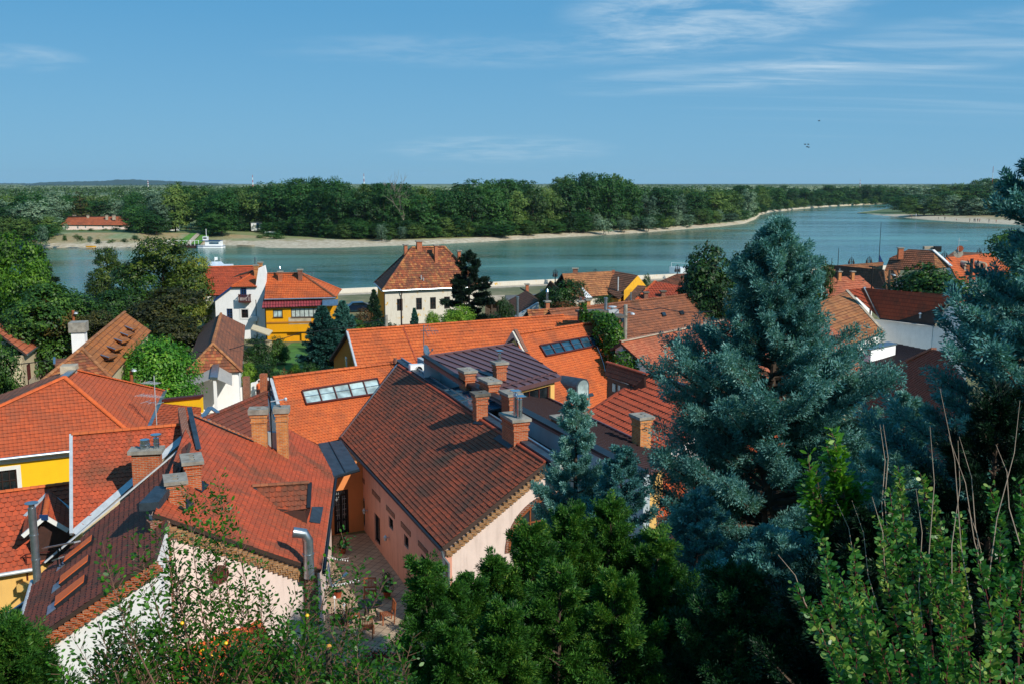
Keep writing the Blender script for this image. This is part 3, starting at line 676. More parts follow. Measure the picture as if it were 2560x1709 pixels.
wm, nt, b = mat('river_water'); b.inputs['Base Color'].default_value = rgb('#1d4a44'); b.inputs['Roughness'].default_value = .10; b.inputs['IOR'].default_value = 1.33; b.inputs['Specular IOR Level'].default_value = .5
m1_ = objc(nt, (.10, .45, 1)); m2_ = objc(nt, (.9, 3.2, 1)); m3_ = objc(nt, (.008, .03, 1))
h1 = noise(nt, 1.0, 4, .6, m1_, .4); h2 = noise(nt, 1.0, 3, .6, m2_); pt = noise(nt, 1.0, 4, .55, m3_, .6)
L(nt, mixc(nt, maprange(nt, pt, .38, .62), rgb('#2c5a4c'), rgb('#5c8876')), b.inputs['Base Color'])
L(nt, maprange(nt, pt, .35, .65, .05, .20), b.inputs['Roughness'])
hh = fmath(nt, 'ADD', fmath(nt, 'MULTIPLY', h1, 1.0), fmath(nt, 'MULTIPLY', h2, .25)); bn = N(nt, 'ShaderNodeBump', i_Distance=.45); L(nt, maprange(nt, pt, .35, .65, .16, .5), bn.inputs['Strength']); L(nt, hh, bn.inputs['Height']); L(nt, bn.outputs[0], b.inputs['Normal'])
mb = MB(); mb.poly([(-900, 120, -3.1), (1500, 120, -3.1), (1500, 1400, -3.1), (-900, 1400, -3.1)]); mb.build('river', wm, None, kind='structure', origin=(0, 300, -3.1))

# far shore: water line (z -3.1) and top of the bank, both read off along the shore
SH = [(-900, 634, 600, .6), (-300, 626, 588, .6), (0, 621, 583, .6), (140, 621, 582, .6), (240, 620, 582, .6), (330, 619, 583, .6), (400, 614, 583, .4), (470, 613, 583, .2), (560, 614, 585, .0), (640, 617, 590, -.8), (668, 621, 593, -1.3), (760, 622, 597, -1.7), (860, 620, 600, -1.8), (960, 616, 600, -1.9), (1060, 613, 599, -1.9), (1160, 608, 596, -1.9), (1260, 602, 591, -1.9), (1400, 594, 583, -1.9), (1500, 589, 578, -1.9), (1600, 583, 572, -1.9), (1700, 575, 565, -1.9), (1800, 567, 558, -1.9), (1860, 560, 551, -1.9), (1888, 549, 542, -1.9), (1900, 538, 532, -2), (1925, 531, 526, -2), (1990, 524, 520, -2), (2060, 518, 514.5, -2), (2140, 513.5, 510.5, -2), (2220, 510, 507.5, -2), (2262, 508.5, 506.3, -2)]
SP = [(2262, 514, 511, -2), (2235, 521, 519, -2.4), (2190, 526, 527, -2.7), (2143, 533, 532.3, -2.8), (2190, 538, 535, -2.5), (2250, 543.5, 536, -2.0), (2320, 551, 537, -1.6), (2400, 556, 538, -1.4), (2490, 561, 540, -1.2), (2640, 568, 543, -1), (2900, 580, 548, -1), (3500, 610, 560, -1)]
def densify(A):
    o = []
    for a_, b_ in zip(A[:-1], A[1:]):
        k = 4
        for i in range(k): o.append(tuple(a_[j] + (b_[j] - a_[j]) * i / k for j in range(4)))
    return o + [A[-1]]
sm, nt, b = mat('shore_ground'); oc = objc(nt); sp = N(nt, 'ShaderNodeSeparateXYZ'); L(nt, oc, sp.inputs[0]); f = noise(nt, .10, 6, .65, oc); f2 = noise(nt, .6, 5, .7, oc); f3 = noise(nt, .04, 4, .5, oc)
sand = ramp(nt, f2, [(.3, rgb('#8a7a60')), (.5, rgb('#b0a48c')), (.7, rgb('#ccc2ac'))]); grass = ramp(nt, f3, [(.4, rgb('#6a6a30')), (.5, rgb('#8a7038')), (.62, rgb('#3c6a28'))])
lv = fmath(nt, 'ADD', sp.outputs[2], fmath(nt, 'MULTIPLY', f, 2.4)); L(nt, mixc(nt, maprange(nt, lv, 2.1, 2.5), sand, mixc(nt, .35, grass, sand)), b.inputs['Base Color']); b.inputs['Roughness'].default_value = .95
fm_, nt, b = mat('meadow'); oc = objc(nt); f = noise(nt, .0016, 5, .6, oc, .5); f2 = noise(nt, .02, 5, .6, oc)
c = ramp(nt, f, [(.38, rgb('#33502c')), (.47, rgb('#557038')), (.54, rgb('#9a9860')), (.60, rgb('#456a3c')), (.7, rgb('#5c7448'))]); L(nt, mixc(nt, .3, c, ramp(nt, f2, [(.35, rgb('#2c4424')), (.7, rgb('#8a8458'))])), b.inputs['Base Color']); b.inputs['Roughness'].default_value = .95
def shore(A, name, zs=-3.14):
    D = densify(A); mb = MB(); S = []; T = []
    for x, ys, yt, zt in D:
        s = Z(x, ys, zs); t = Z(x, yt, zt); S.append(s); T.append(t)
    ring = []
    for s, t in zip(S, T): ring.append([s + (s - t).normalized() * 6 + VT((0, 0, -.8)), s, s.lerp(t, .3) + VT((0, 0, .02)), s.lerp(t, .62) + VT((0, 0, .15)), t])
    for a_, b_ in zip(ring[:-1], ring[1:]):
        for i in range(4): mb.poly([a_[i], b_[i], b_[i + 1], a_[i + 1]])
    o = mb.build(name, sm, None, smooth=True, kind='structure', origin=(0, 400, -3)); return T
T1 = shore(SH, 'riverbank'); T2 = shore(SP, 'gravel_spit')
mb = MB(); allT = T1 + T2
far = [VT((-9000, 2600, .2))] ; mb2 = []
FARY = 12000.0
for A in (T1,):
    for a_, b_ in zip(A[:-1], A[1:]):
        ka, kb = FARY / a_.y, FARY / b_.y; mb.poly([a_, b_, VT((b_.x * kb, FARY, -1.6)), VT((a_.x * ka, FARY, -1.6))])
a_ = T1[-1]; b_ = T2[0]; mb.poly([a_, VT((a_.x * FARY / a_.y, FARY, -1.6)), VT((b_.x * FARY / b_.y * 1.03, FARY, -1.6)), b_])
tipk = T2[:13][::-1]
for a_, b_ in zip(T2[:-1], T2[1:]):
    if b_.x >= a_.x and a_.x > T2[12].x - 1: pass
back = VT((T2[0].x * FARY / T2[0].y * 1.03, FARY, -1.6)); south = [p for i, p in enumerate(T2) if i >= 12]
mb.poly([T2[0]] + [T2[i] for i in range(1, 12)] + south + [VT((12000, 700, .3)), VT((12000, FARY, -1.6)), back])
mb.build('meadows', fm_, None, kind='structure', origin=(0, 800, 0))
# hills on the horizon
hm = flat('wooded_hill', '#1c3a3c', .95, 0, .35, .004)
def hill(prof, y, depth=1800, name='hills'):
    mb = MB(); P = []
    rr = random.Random(int(y))
    pts = []
    for (x0, y0), (x1, y1) in zip(prof[:-1], prof[1:]):
        k = max(1, int((x1 - x0) / 6))
        for i in range(k): pts.append((x0 + (x1 - x0) * i / k, y0 + (y1 - y0) * i / k + rr.uniform(-.7, .7)))
    pts.append(prof[-1])
    for x, py in pts:
        q = YD(x, py, y); P.append((VT((q.x * .93, y * .93, 0)), VT((q.x * .97, y * .97, max(q.z * .55, .3))), q, VT((q.x * 1.2, y + depth, 0))))
    for a_, b_ in zip(P[:-1], P[1:]):
        for i in range(3): mb.poly([a_[i], b_[i], b_[i + 1], a_[i + 1]])
    return mb.build(name, hm, None, smooth=True, kind='structure', origin=(0, y, 0))
hill([(-600, 462), (-200, 459), (0, 458), (90, 459), (95, 460), (160, 457), (240, 456), (290, 450), (330, 449), (400, 452), (480, 455), (540, 459), (640, 461), (800, 463), (1600, 461), (2700, 462)], 9500, name='hills')
hill([(60, 462), (96, 457), (130, 455), (200, 454), (262, 453), (295, 449), (350, 451), (430, 454), (500, 459), (560, 463)], 6500, 1200, name='hills')
# ------------------------------------------------------------------ quay wall, promenade
pv, nt, b = mat('paving'); uv = objc(nt); t = N(nt, 'ShaderNodeTexBrick', offset=.0); t.inputs['Color1'].default_value = rgb('#bda68a'); t.inputs['Color2'].default_value = rgb('#a8947c'); t.inputs['Mortar'].default_value = rgb('#6c5a4c')
t.inputs['Scale'].default_value = 1.0; t.inputs['Brick Width'].default_value = .4; t.inputs['Row Height'].default_value = .4; t.inputs['Mortar Size'].default_value = .016; mp = N(nt, 'ShaderNodeMapping'); mp.inputs['Rotation'].default_value = (0, 0, R(21)); L(nt, uv, mp.inputs[0]); L(nt, mp.outputs[0], t.inputs['Vector']); f = noise(nt, 1.5, 5, .6, uv)
L(nt, mixc(nt, .5, t.outputs[0], ramp(nt, f, [(.3, (.55, .5, .48, 1)), (.7, (1, 1, 1, 1))]), 'MULTIPLY'), b.inputs['Base Color']); b.inputs['Roughness'].default_value = .9
mb = MB(); xs = list(range(-150, 221, 10))
for x0, x1 in zip(xs[:-1], xs[1:]):
    A0, A1 = VT((x0, bank_y(x0) - .6, .0)), VT((x1, bank_y(x1) - .6, .0)); mb.ext([A0, A1, A1 + VT((0, 0, .85)), A0 + VT((0, 0, .85))], (-.1, .4, 0))
mb.build('quay_wall', M['white_old'], None, label='long low white flood wall along the near bank of the river', cat='wall')
mb = MB()
for x0, x1 in zip(xs[:-1], xs[1:]): mb.poly([(x0, bank_y(x0) - 4, .02), (x1, bank_y(x1) - 4, .02), (x1, bank_y(x1) - .7, .02), (x0, bank_y(x0) - .7, .02)])
mb.build('promenade', M['stone'], None, kind='structure')
mb = MB()
for x0, x1 in zip(xs[:-1], xs[1:]): mb.poly([(x0, bank_y(x0) - 24, .02), (x1, bank_y(x1) - 24, .02), (x1, bank_y(x1) - 17, .02), (x0, bank_y(x0) - 17, .02)])
mb.build('riverside_road', flat('asphalt', '#5a5a58', .95, 0, .2, 2), None, kind='structure')
lawn = flat('lawn', '#3d6a22', .95, 0, .4, .8)
mb = MB(); mb.poly([VT((-29, 96, .015)), VT((-12, 92, .015)), VT((-8, 122, .015)), VT((-27, 121, .015))]); mb.build('garden_lawn', lawn, None, kind='structure')
mb = MB(); q = [Z(835, 1340, .015), Z(922, 1330, .015), Z(1180, 1640, .015), Z(1100, 1760, .015), Z(740, 1760, .015), Z(800, 1600, .015)]; mb.poly(q); mb.build('courtyard_paving', pv, None, kind='structure')
mb = MB(); mb.poly([VT((-32, 70, .018)), VT((-18, 64, .018)), VT((-14, 84, .018)), VT((-33, 88, .018))]); mb.build('lane', M['stone'], None, kind='structure')
# ------------------------------------------------------------------ houses
AD = VT((-.37, .93, 0)).normalized()
RT = VT((1, 0, 0)); LF = VT((-1, 0, 0)); UPV = VT((0, 1, 0))
def on_line(P, d, px):
    """where the level line through P along d crosses picture column px"""
    n = ray(px, 900).cross(ray(px, 1000)); t = (CAM - P).dot(n) / d.dot(n); return P + d * t
def pts(pl, *pp): return [pl.hit(x, y) for x, y in pp]
def hull_back(pl, rL, rR, eL, eR, up):
    """mirror the visible slope behind the ridge"""
    def mir(e, r):
        k = (r - e).dot(up); return VT((e.x, e.y, e.z)) + up * 2 * k if k > 0 else e + up * 4
    return mir(eL, rL), mir(eR, rR)
def gabled(t, pl, eL, eR, rR, rL, tm, wm_, sty='wave', capm=None, zg=.0, oh=.3, backtile=None, scale=1.0, holes=(), run=None, caps_r=.13):
    up = pl.up; rf = tile_roof(t, [eL, eR, rR, rL], pl.d, tm, sty, holes=holes, scale=scale)
    if run: bL = rL + up * run; bR = rR + up * run; bL.z = rL.z - run * math.tan(pl.pitch); bR.z = rR.z - run * math.tan(pl.pitch)
    else: bL, bR = hull_back(pl, rL, rR, eL, eR, up)
    bp = PL(rL, VT((0, 0, math.cos(pl.pitch))) + up * math.sin(pl.pitch)); bL.z = bp.z(bL.x, bL.y); bR.z = bp.z(bR.x, bR.y); rR2 = bp.at(rR)
    tile_roof(t, [bL, bR, rR2, rL], pl.d, backtile or tm, 'flat', scale=1.6)
    caps(t, [rL, rR], capm or tm, caps_r)
    f = lambda x, y: min(pl.z(x, y), bp.z(x, y)) - .17
    a, b, c, d_ = V2(eL), V2(eR), V2(bR), V2(bL); ra, rb = V2(rL), V2(rR); dd = (b - a).normalized()
    ins = lambda p, s, q: p + dd * s + up * q
    ring = [ins(a, oh, oh), ins(b, -oh, oh), ins(rb, -oh, 0), ins(c, -oh, -oh), ins(d_, oh, -oh), ins(ra, oh, 0)]
    body(t, ring, zg, f, wm_); return rf, bp, ring

# --- the pink house with the great dark red roof
t = thing('courtyard_house', 'pink rendered house with the large dark red tiled roof beside the paved courtyard', 'house', (-3, 52, 0))
eA, eB = Z(852, 1093, 4.2), Z(1106, 1368, 4.2); dm = (eB - eA).normalized(); pm = slope(eA, dm, R(32.5), RT)
rC, rD = pm.hit(1364, 1156), pm.hit(994, 911); pm.d = dm
hv = (rD - eA); tile_roof(t, [eA, eB, rC, rD], dm, M['tile_main'], 'main', thick=.18)
P0 = V2(eA) + pm.up * .12; P1 = V2(eB) + pm.up * .12 - dm * .0
wins = [span(P0, P1, 897, 1229, 913, 1317), span(P0, P1, 935.5, 1278, 951, 1366), span(P0, P1, 971.5, 1287, 983, 1327), span(P0, P1, 1010, 1332, 1021.6, 1374), span(P0, P1, 1052, 1381, 1065.5, 1426)]
wins = [(max(w_[0], .15), w_[1], w_[2], w_[3]) for w_ in wins]
_, wi = wall(t, P0, P1, -.2, 4.02, M['pink'], opens=wins, out=-pm.up)
for i, w_ in enumerate(wins): window(t, wi, w_, M['frame_k'], M['glass'], (0, 0), .07, rec=.10)
for x0, y0, x1, y1 in ((896, 1186, 912, 1205), (931, 1230, 951, 1247), (966, 1268, 987, 1290), (1003, 1311, 1027, 1332), (1046, 1358, 1070, 1381)):
    o_ = span(P0, P1, x0, y0, x1, y1); h_ = .26; zc = (o_[2] + o_[3]) / 2 + .02; mb = MB(); at = lambda u, z, k: wi['P'] + wi['d'] * u + VT((0, 0, z)) + wi['n'] * k
    mb.ext([at(o_[0] + .02, zc - h_ / 2, 0), at(o_[1], zc - h_ / 2, 0), at(o_[1], zc + h_ / 2, 0), at(o_[0] + .02, zc + h_ / 2, 0)], wi['n'] * .03); mb.build('brick_lintel', M['brick_old'], t)
for x, y in ((919, 1275), (973, 1342), (1032, 1414)):
    q = PL(wi['P'], wi['n']).hit(x, y); mb = MB(); n = wi['n']; mb.bar(q, q + n * .18, .03); c = q + n * .2
    mb.lathe(c + VT((0, 0, -.16)), [(.03, 0), (.07, .03), (.10, .2), (.12, .21), (.04, .29), (.01, .33)], 6); mb.build('wall_lamp', M['zinc_white'], t)
gutter(t, eA + VT((0, 0, -.08)) - pm.up * .06, eB + VT((0, 0, -.08)) - pm.up * .06, M['lead_dark'], .085)
mb = MB(); q = eB - pm.up * .02 + VT((0, 0, -.15)); mb.tube([q, q + VT((.05, 0, -.25)), q + pm.up * .25 + dm * .12 + VT((0, 0, -.55)), q + pm.up * .25 + dm * .12 + VT((0, 0, -4))], .06, 8); mb.build('downpipe', M['zinc'], t, smooth=True)
# gable towards the camera, with the stepped brick edge and the arched window
G0, G1 = V2(eB) + pm.up * .12, V2(rC) - dm * .0; Gd = (G1 - G0).normalized(); Gl = (G1 - G0).length; G2 = G0 + Gd * (Gl + 1.9)
mb = MB(); zr = lambda P: pm.z(P.x, P.y) - .2
gp = [G0 + VT((0, 0, -.3)), G2 + VT((0, 0, -.3)), G2 + VT((0, 0, rC.z - .3)), G1 + VT((0, 0, rC.z - .22)), G0 + VT((0, 0, 4.0))]; mb.ext(gp, VT((-Gd.y, Gd.x, 0)) * .35); mb.build('wall', M['cream'], t)
gn = VT((Gd.y, -Gd.x, 0)); mb = MB(); k = int(Gl / .19)
for i in range(k):
    for r_ in range(2):
        u = Gl * (i + .5 * r_) / k; p = G0 + Gd * u; z = eB.z + (rC.z - eB.z) * u / Gl; mb.ext([p + VT((0, 0, z - .30 - .16 * r_)) + gn * .0, p + Gd * .21 + VT((0, 0, z - .30 - .16 * r_)), p + Gd * .21 + VT((0, 0, z - .13 - .16 * r_)), p + VT((0, 0, z - .13 - .16 * r_))], gn * (.16 - .06 * r_))
mb.build('brick_verge', M['brick_tan'], t)
gpl = PL(G0, gn); a0 = gpl.hit(1262, 1368); a1 = gpl.hit(1372, 1230); cu = (a1 - G0).dot(Gd) + .3; ru = cu - (a0 - G0).dot(Gd); zc = a1.z - ru * 1.0; zc = max(zc, 1.0)
def arch(r0, r1, k0, k1, m_, nm, full=False):
    mb = MB(); n_ = 24
    for i in range(n_):
        t0, t1 = math.pi * i / n_, math.pi * (i + 1) / n_; f = lambda r, t_: G0 + Gd * (cu - r * math.cos(t_)) + VT((0, 0, zc + r * math.sin(t_))) + gn * k0
        if full: mb.ext([G0 + Gd * cu + VT((0, 0, zc)) + gn * k0, f(r1, t0), f(r1, t1)], gn * (k1 - k0))
        else: mb.ext([f(r0, t0), f(r1, t0), f(r1, t1), f(r0, t1)], gn * (k1 - k0))
    return mb.build(nm, m_, t)
arch(ru - .14, ru, .0, .05, M['brick_old'], 'brick_arch'); arch(0, ru - .14, .0, .02, M['glass'], 'arched_window', True); arch(ru - .24, ru - .15, .02, .06, M['wood_mid'], 'window_frame')
mb = MB()
for du in (-.5, .0, .5): mb.bar(G0 + Gd * (cu + du * ru) + gn * .04 + VT((0, 0, zc)), G0 + Gd * (cu + du * ru) + gn * .04 + VT((0, 0, zc + ru * math.sqrt(1 - du * du) - .15)), .06)
mb.bar(G0 + Gd * (cu - ru * .8) + gn * .045 + VT((0, 0, zc + .5 * ru)), G0 + Gd * (cu + ru * .8) + gn * .045 + VT((0, 0, zc + .5 * ru)), .05); mb.build('glazing_bars', M['wood_mid'], t)
# lead-covered coping on the party wall along the ridge
mb = MB(); c0, c1 = rD - dm * 1.2, rC + dm * .3; w0 = pm.up * .12; mb.ext([c0 + w0 + VT((0, 0, -1.2)), c1 + w0 + VT((0, 0, -1.2)), c1 + w0 + VT((0, 0, .16)), c0 + w0 + VT((0, 0, .16))], pm.up * .45); mb.build('party_wall', M['lead'], t)
mb = MB().bar(c0 + pm.up * .6 + VT((0, 0, .2)), c1 + pm.up * .6 + VT((0, 0, .2)), .10, .10); mb.build('coping_edge', M['zinc'], t)
caps(t, [rD + dm * .3, rC - dm * .1], M['tile_copper'], .10, .2, 'ridge_tiles', .0)
strip(t, [eA, rD], .16, M['zinc'], 'valley_flashing', .03, .05, up=pm.n)
mb = MB(); q = rD - dm * .6; mb.tube([q, q + VT((0, 0, .35))], [.18, .1], 8); mb.build('finial', M['brick_old'], t)
# flat roof between the party wall and the metal roofed house
cz_ = 6.9; mb = MB(); e0, e1 = V2(rD) + pm.up * .58, V2(rC) + pm.up * .58; mb.ext([e0 + VT((0, 0, cz_)), e1 + VT((0, 0, cz_)), e1 + pm.up * 1.25 + VT((0, 0, cz_)), e0 + pm.up * 1.0 + dm * 1.0 + VT((0, 0, cz_))], (0, 0, -.3)); mb.build('flat_roof', M['lead_dark'], t)
# glass roof light over the gap
gq = [Z(1108, 975, 7.55), Z(1172, 962, 7.75), Z(1268, 1018, 7.75), Z(1190, 1032, 7.55)]; mb = MB().ext(gq, (0, 0, -.06)); gl = mb.build('roof_light', M['glass_blue'], t)
mb = MB()
for f in (0, .25, .5, .75, 1): mb.bar(gq[0].lerp(gq[3], f) + VT((0, 0, .03)), gq[1].lerp(gq[2], f) + VT((0, 0, .03)), .05)
mb.bar(gq[0], gq[3], .08); mb.bar(gq[1], gq[2], .08); mb.build('glazing_bars', M['lead'], gl)
chimney(t, pm.at(pm.hit(1196, 1046) + pm.up * .1), 8.75, .62, .62, math.atan2(dm.y, dm.x), M['brick'], holes=1, capm=M['concrete_dk'])
P = pm.hit(1280, 1100); chimney(t, pm.at(P + pm.up * .15), zat(P, 1038), 1.55, .72, math.atan2(dm.y, dm.x), M['brick'], holes=3, flues=((.22, -.05, .11, 1.15, 'plate'), (.58, .0, .13, .95, 'plate')))
chb = pm.hit(1270, 1108); strip(t, [pm.hit(1242, 1092), pm.hit(1280, 1117)], .35, M['lead_dark'], 'flashing', .03, .05, up=pm.n); strip(t, [pm.hit(1186, 1056), pm.hit(1208, 1060)], .2, M['lead_dark'], 'flashing', .03, .05, up=pm.n)
# air conditioner on the flat roof
a_ = thing('air_conditioner', 'white outdoor air conditioning unit at the top end of the big dark red roof', 'air conditioner', Z(1041, 938, 7.2)); q = Z(1041, 938, 7.15); mb = MB().box(q, .9, .42, .75, math.atan2(dm.y, dm.x) + R(90)); mb.build('casing', M['white_p'], a_, bevel=.02)
yw = math.atan2(dm.y, dm.x); fd = VT((-.93, -.37, 0)); fd = dm; mb = MB()
for rr_ in (.26, .18, .1): mb.lathe(q + dm * .21 + VT((0, 0, .38)) + pm.up * .1, [(rr_, 0), (rr_, .03), (rr_ - .02, .03)], 18, axis=dm)
mb.build('fan_grille', M['dark'], a_)

# --- apricot wing with the double door, under the lead canopy roof
t = thing('entrance_wing', 'apricot rendered wing with the dark glazed double door at the head of the courtyard', 'house', (-9, 54, 0))
Wc = P0 + dm * .05; Wd = VT((-pm.up.x, -pm.up.y, 0)); q0 = on_seg(Wc, Wc + Wd, 829, 1300); W0 = V2(q0) + Wd * 1.2; W1 = V2(Wc)
corner = Z(897, 1172, 4.15)
Wc = V2(on_line(P0 + VT((0, 0, 2.2)), dm, 908)); W1 = Wc; W0 = Wc + Wd * 3.4 + dm * .35
dr = span(W0, W1, 834, 1250, 874, 1352); dr = (dr[0], dr[1], .02, 2.55)
_, wi = wall(t, W0, W1, -.2, 4.05, M['apricot'], opens=[dr], out=VT((0, -1, 0)))
mb = MB(); at = lambda u, z, k=.0: wi['P'] + wi['d'] * u - wi['n'] * k + VT((0, 0, z)); a, b_, c, e = dr
for u in (a + .06, (a + b_) / 2, b_ - .06): mb.bar(at(u, c, .08), at(u, e, .08), .12, .08, up=wi['n'])
for z in (.1, .8, e - .06, e - .3): mb.bar(at(a, z, .08), at(b_, z, .08), .07, .09)
dd_ = mb.build('door', M['frame_k'], t); mb = MB()
for i in range(1, 8): u = a + (b_ - a) * i / 8; mb.bar(at(u, .1, .10), at(u, e - .1, .10), .02, .02, up=wi['n'])
for z in (1.1, 1.4, 1.7, 2.0): mb.bar(at(a, z, .10), at(b_, z, .10), .02)
mb.build('glazing_bars', M['zinc_white'], dd_); mb = MB().ext([at(a, .05, .13), at(b_, .05, .13), at(b_, e, .13), at(a, e, .13)], -wi['n'] * .02); mb.build('pane', M['glass'], dd_)
cn = [Z(796, 1107, 4.55), Z(853, 1099, 4.45), Z(898, 1170, 4.25), Z(834, 1189, 4.3)]; mb = MB().ext(cn, (0, 0, -.14)); rf = mb.build('roof', M['lead'], t)
mb = MB().bar(cn[0].lerp(cn[1], .45) + VT((0, 0, .02)), cn[3].lerp(cn[2], .45) + VT((0, 0, .02)), .04, .05); mb.build('standing_seam', M['lead_dark'], t); gutter(t, cn[3] + VT((0, -.05, -.1)), cn[2] + VT((0, -.05, -.1)), M['lead_dark'], .07)

# --- orange roof with the long skylight
t = thing('skylight_house', 'house with bright orange scalloped tiles and a pale rooflight strip', 'house', (-12, 60, 0))
d17 = vdir(680, 945, 985, 906); r2 = Z(994, 907, 7.4); p17 = slope(r2, d17, R(38)); r1 = p17.hit(682, 945); e2 = p17.hit(852, 1095)
skq = pts(p17, (753, 977), (936, 945), (955, 990), (765, 1015)); skq = pts(p17, (754, 979), (942, 948), (954, 984), (765, 1012))
A_ = pts(p17, (682, 945), (994, 907), (1002, 915), (853, 1096), (795, 1110), (716, 1071), (700, 1010))
tile_roof(t, A_, d17, M['tile_orange'], 'beaver', holes=[skq], scale=.95); caps(t, [r1, r2], M['tile_orange'], .14, .42); bpl = PL(r1, VT((0, 0, math.cos(R(38)))) + p17.up * math.sin(R(38)))
bb = [bpl.at(r1 + p17.up * 4.2), bpl.at(r2 + p17.up * 4.2)]; tile_roof(t, [bb[0], bb[1], r2, r1], d17, M['tile_orange'], 'flat', scale=1.6)
body(t, [V2(A_[6]), V2(A_[4]) + VT((0, .3, 0)), V2(A_[3]), V2(r2), V2(bb[1]) - p17.up * .3, V2(bb[0]) - p17.up * .3, V2(r1)], 0, lambda x, y: min(p17.z(x, y), bpl.z(x, y)) - .17, M['white'], inset=.1)
def rooflight(t, q, pl, nx, fm, gm, rows=2, h=.1):
    mb = MB(); n = pl.n
    for i in range(nx + 1): a, b_ = q[3].lerp(q[2], i / nx), q[0].lerp(q[1], i / nx); mb.bar(a + n * h, b_ + n * h, .07, .12, up=n)
    for a, b_ in ((q[3], q[2]), (q[0], q[1])): mb.bar(a + n * h, b_ + n * h, .1, .14, up=n)
    for i in range(4): mb.ext([q[i] - n * .1, q[(i + 1) % 4] - n * .1, q[(i + 1) % 4] + n * h, q[i] + n * h], n.cross(q[(i + 1) % 4] - q[i]).normalized() * .04)
    w = mb.build('rooflight', fm, t); g = MB(); g.ext([p + n * (h - .03) for p in q], -n * .02); g.build('pane', gm, w)
    mb = MB(); a, b_ = q[0].lerp(q[3], .45), q[1].lerp(q[2], .45); mb.bar(a + n * (h + .01), b_ + n * (h + .01), .03, .04, up=n); mb.build('glazing_bars', M['zinc'], w); return w
rooflight(t, skq, p17, 5, M['wood_red'], M['glass_pale'])
P = A_[6]; wq = [Z(682, 945, 7.3), Z(690, 1010, 5.6)]; strip(t, [r1 + VT((-.12, 0, 0)), p17.hit(700, 1010) + VT((-.12, 0, 0))], .2, M['zinc_white'], 'flashing', .05, .02, up=p17.n)
mb = MB().ext([V2(r1) + VT((-.75, -.3, 6.2)), V2(r1) + VT((-.35, -.3, 6.2)), V2(r1) + VT((-.35, -.3, 7.75)), V2(r1) + VT((-.75, -.3, 7.75))], (0, .4, 0)); mb.build('brick_pier', M['brick'], t)

# --- roof with the dormer and the round window
t = thing('dormer_house', 'white gabled house with weathered orange tiles, a dormer and a round attic window', 'house', (-11, 42, 0))
d18 = vdir(835, 1188, 800, 1414); e0 = Z(804, 1420, 4.2); p18 = slope(e0, d18, R(33), LF)
dq = pts(p18, (653, 1205), (755, 1196), (770, 1280), (700, 1290))
A1 = pts(p18, (804, 1424), (836, 1188), (633, 1103), (476, 1038), (385, 1283)); tile_roof(t, A1, p18.d, M['tile_red'], 'beaver', scale=.95)
A2 = pts(p18, (836, 1188), (794, 1112), (776, 1103), (716, 1071), (700, 1045), (633, 1103)); tile_roof(t, [p18.hit(836, 1188), p18.hit(795, 1112), p18.hit(716, 1069), p18.hit(640, 1106)], p18.d, M['tile_red'], 'beaver', scale=.95)
E0, E1, RR0, RR1 = A1[0], A1[1], A1[4], A1[3]
gd = (V2(RR0) - V2(E0)).normalized(); gn = VT((gd.y, -gd.x, 0)); gn = gn if gn.y < 0 else -gn; gp0 = V2(E0) - gn * .3 + gd * .15; gp1 = V2(RR0) - gn * .3; gl_ = (gp1 - gp0).length
mb = MB().ext([gp0 + VT((0, 0, -.3)), gp1 + VT((0, 0, -.3)), gp1 + VT((0, 0, RR0.z - .2)), gp0 + VT((0, 0, E0.z - .1))], -gn * .35); mb.build('wall', M['cream'], t)
body(t, [V2(E0) + VT((-.25, .4, 0)), V2(E1) + VT((-.25, .0, 0)), V2(p18.hit(795, 1112)), V2(p18.hit(640, 1106)), V2(RR1), gp1], 0, lambda x, y: p18.z(x, y) - .2, M['cream'])
mb = MB(); k = int(gl_ / .2)
for i in range(k):
    for r_ in range(3):
        u = gl_ * (i + .33 * r_) / k; p = gp0 + gd * u; z = E0.z + (RR0.z - E0.z) * u / gl_ - .2 - .14 * r_; mb.ext([p + VT((0, 0, z - .16)), p + gd * .23 + VT((0, 0, z - .16)), p + gd * .23 + VT((0, 0, z)), p + VT((0, 0, z))], gn * (.2 - .05 * r_))
mb.build('brick_verge', M['brick_tan'], t)
mb = MB(); q = gp0 + gd * .25; mb.box((q.x + gn.x * .03, q.y + gn.y * .03, 1.9), .5, .4, 2.0, math.atan2(gd.y, gd.x)); mb.build('brick_pier', M['brick_old'], t); mb = MB(); q = gp1 - gd * .2; mb.box((q.x + gn.x * .03, q.y + gn.y * .03, 0), .7, .5, 7.5, math.atan2(gd.y, gd.x)); mb.build('brick_pier', M['brick_old'], t)
gpl = PL(gp0, gn); q = gpl.hit(548, 1434); mb = MB().lathe(q, [(.36, 0), (.36, .07), (.27, .09), (.25, .03), (.02, .03)], 28, axis=gn); w = mb.build('round_window', M['wood_red'], t, smooth=True); mb = MB().lathe(q + gn * .04, [(.18, 0), (.19, .02), (.02, .02)], 24, axis=gn); mb.build('pane', M['glass_pale'], w)
gutter(t, E0 + VT((.08, 0, -.1)), E1 + VT((.08, 0, -.1)), M['lead_dark'], .08)
# stepped brick edge along the top of the slope
a, b_ = p18.hit(480, 1040), p18.hit(632, 1104); mb = MB(); k = 26; dd = (b_ - a) / k
for i in range(k): q = a + dd * (i + .5); mb.box((q.x - .1, q.y + .12, q.z - .1), .2, .3, .2 + (.05 if i % 2 else 0), math.atan2(dd.y, dd.x))
mb.build('brick_coping', M['brick'], t); strip(t, [a, b_], .14, M['lead_dark'], 'flashing', .05, .05, up=p18.n)
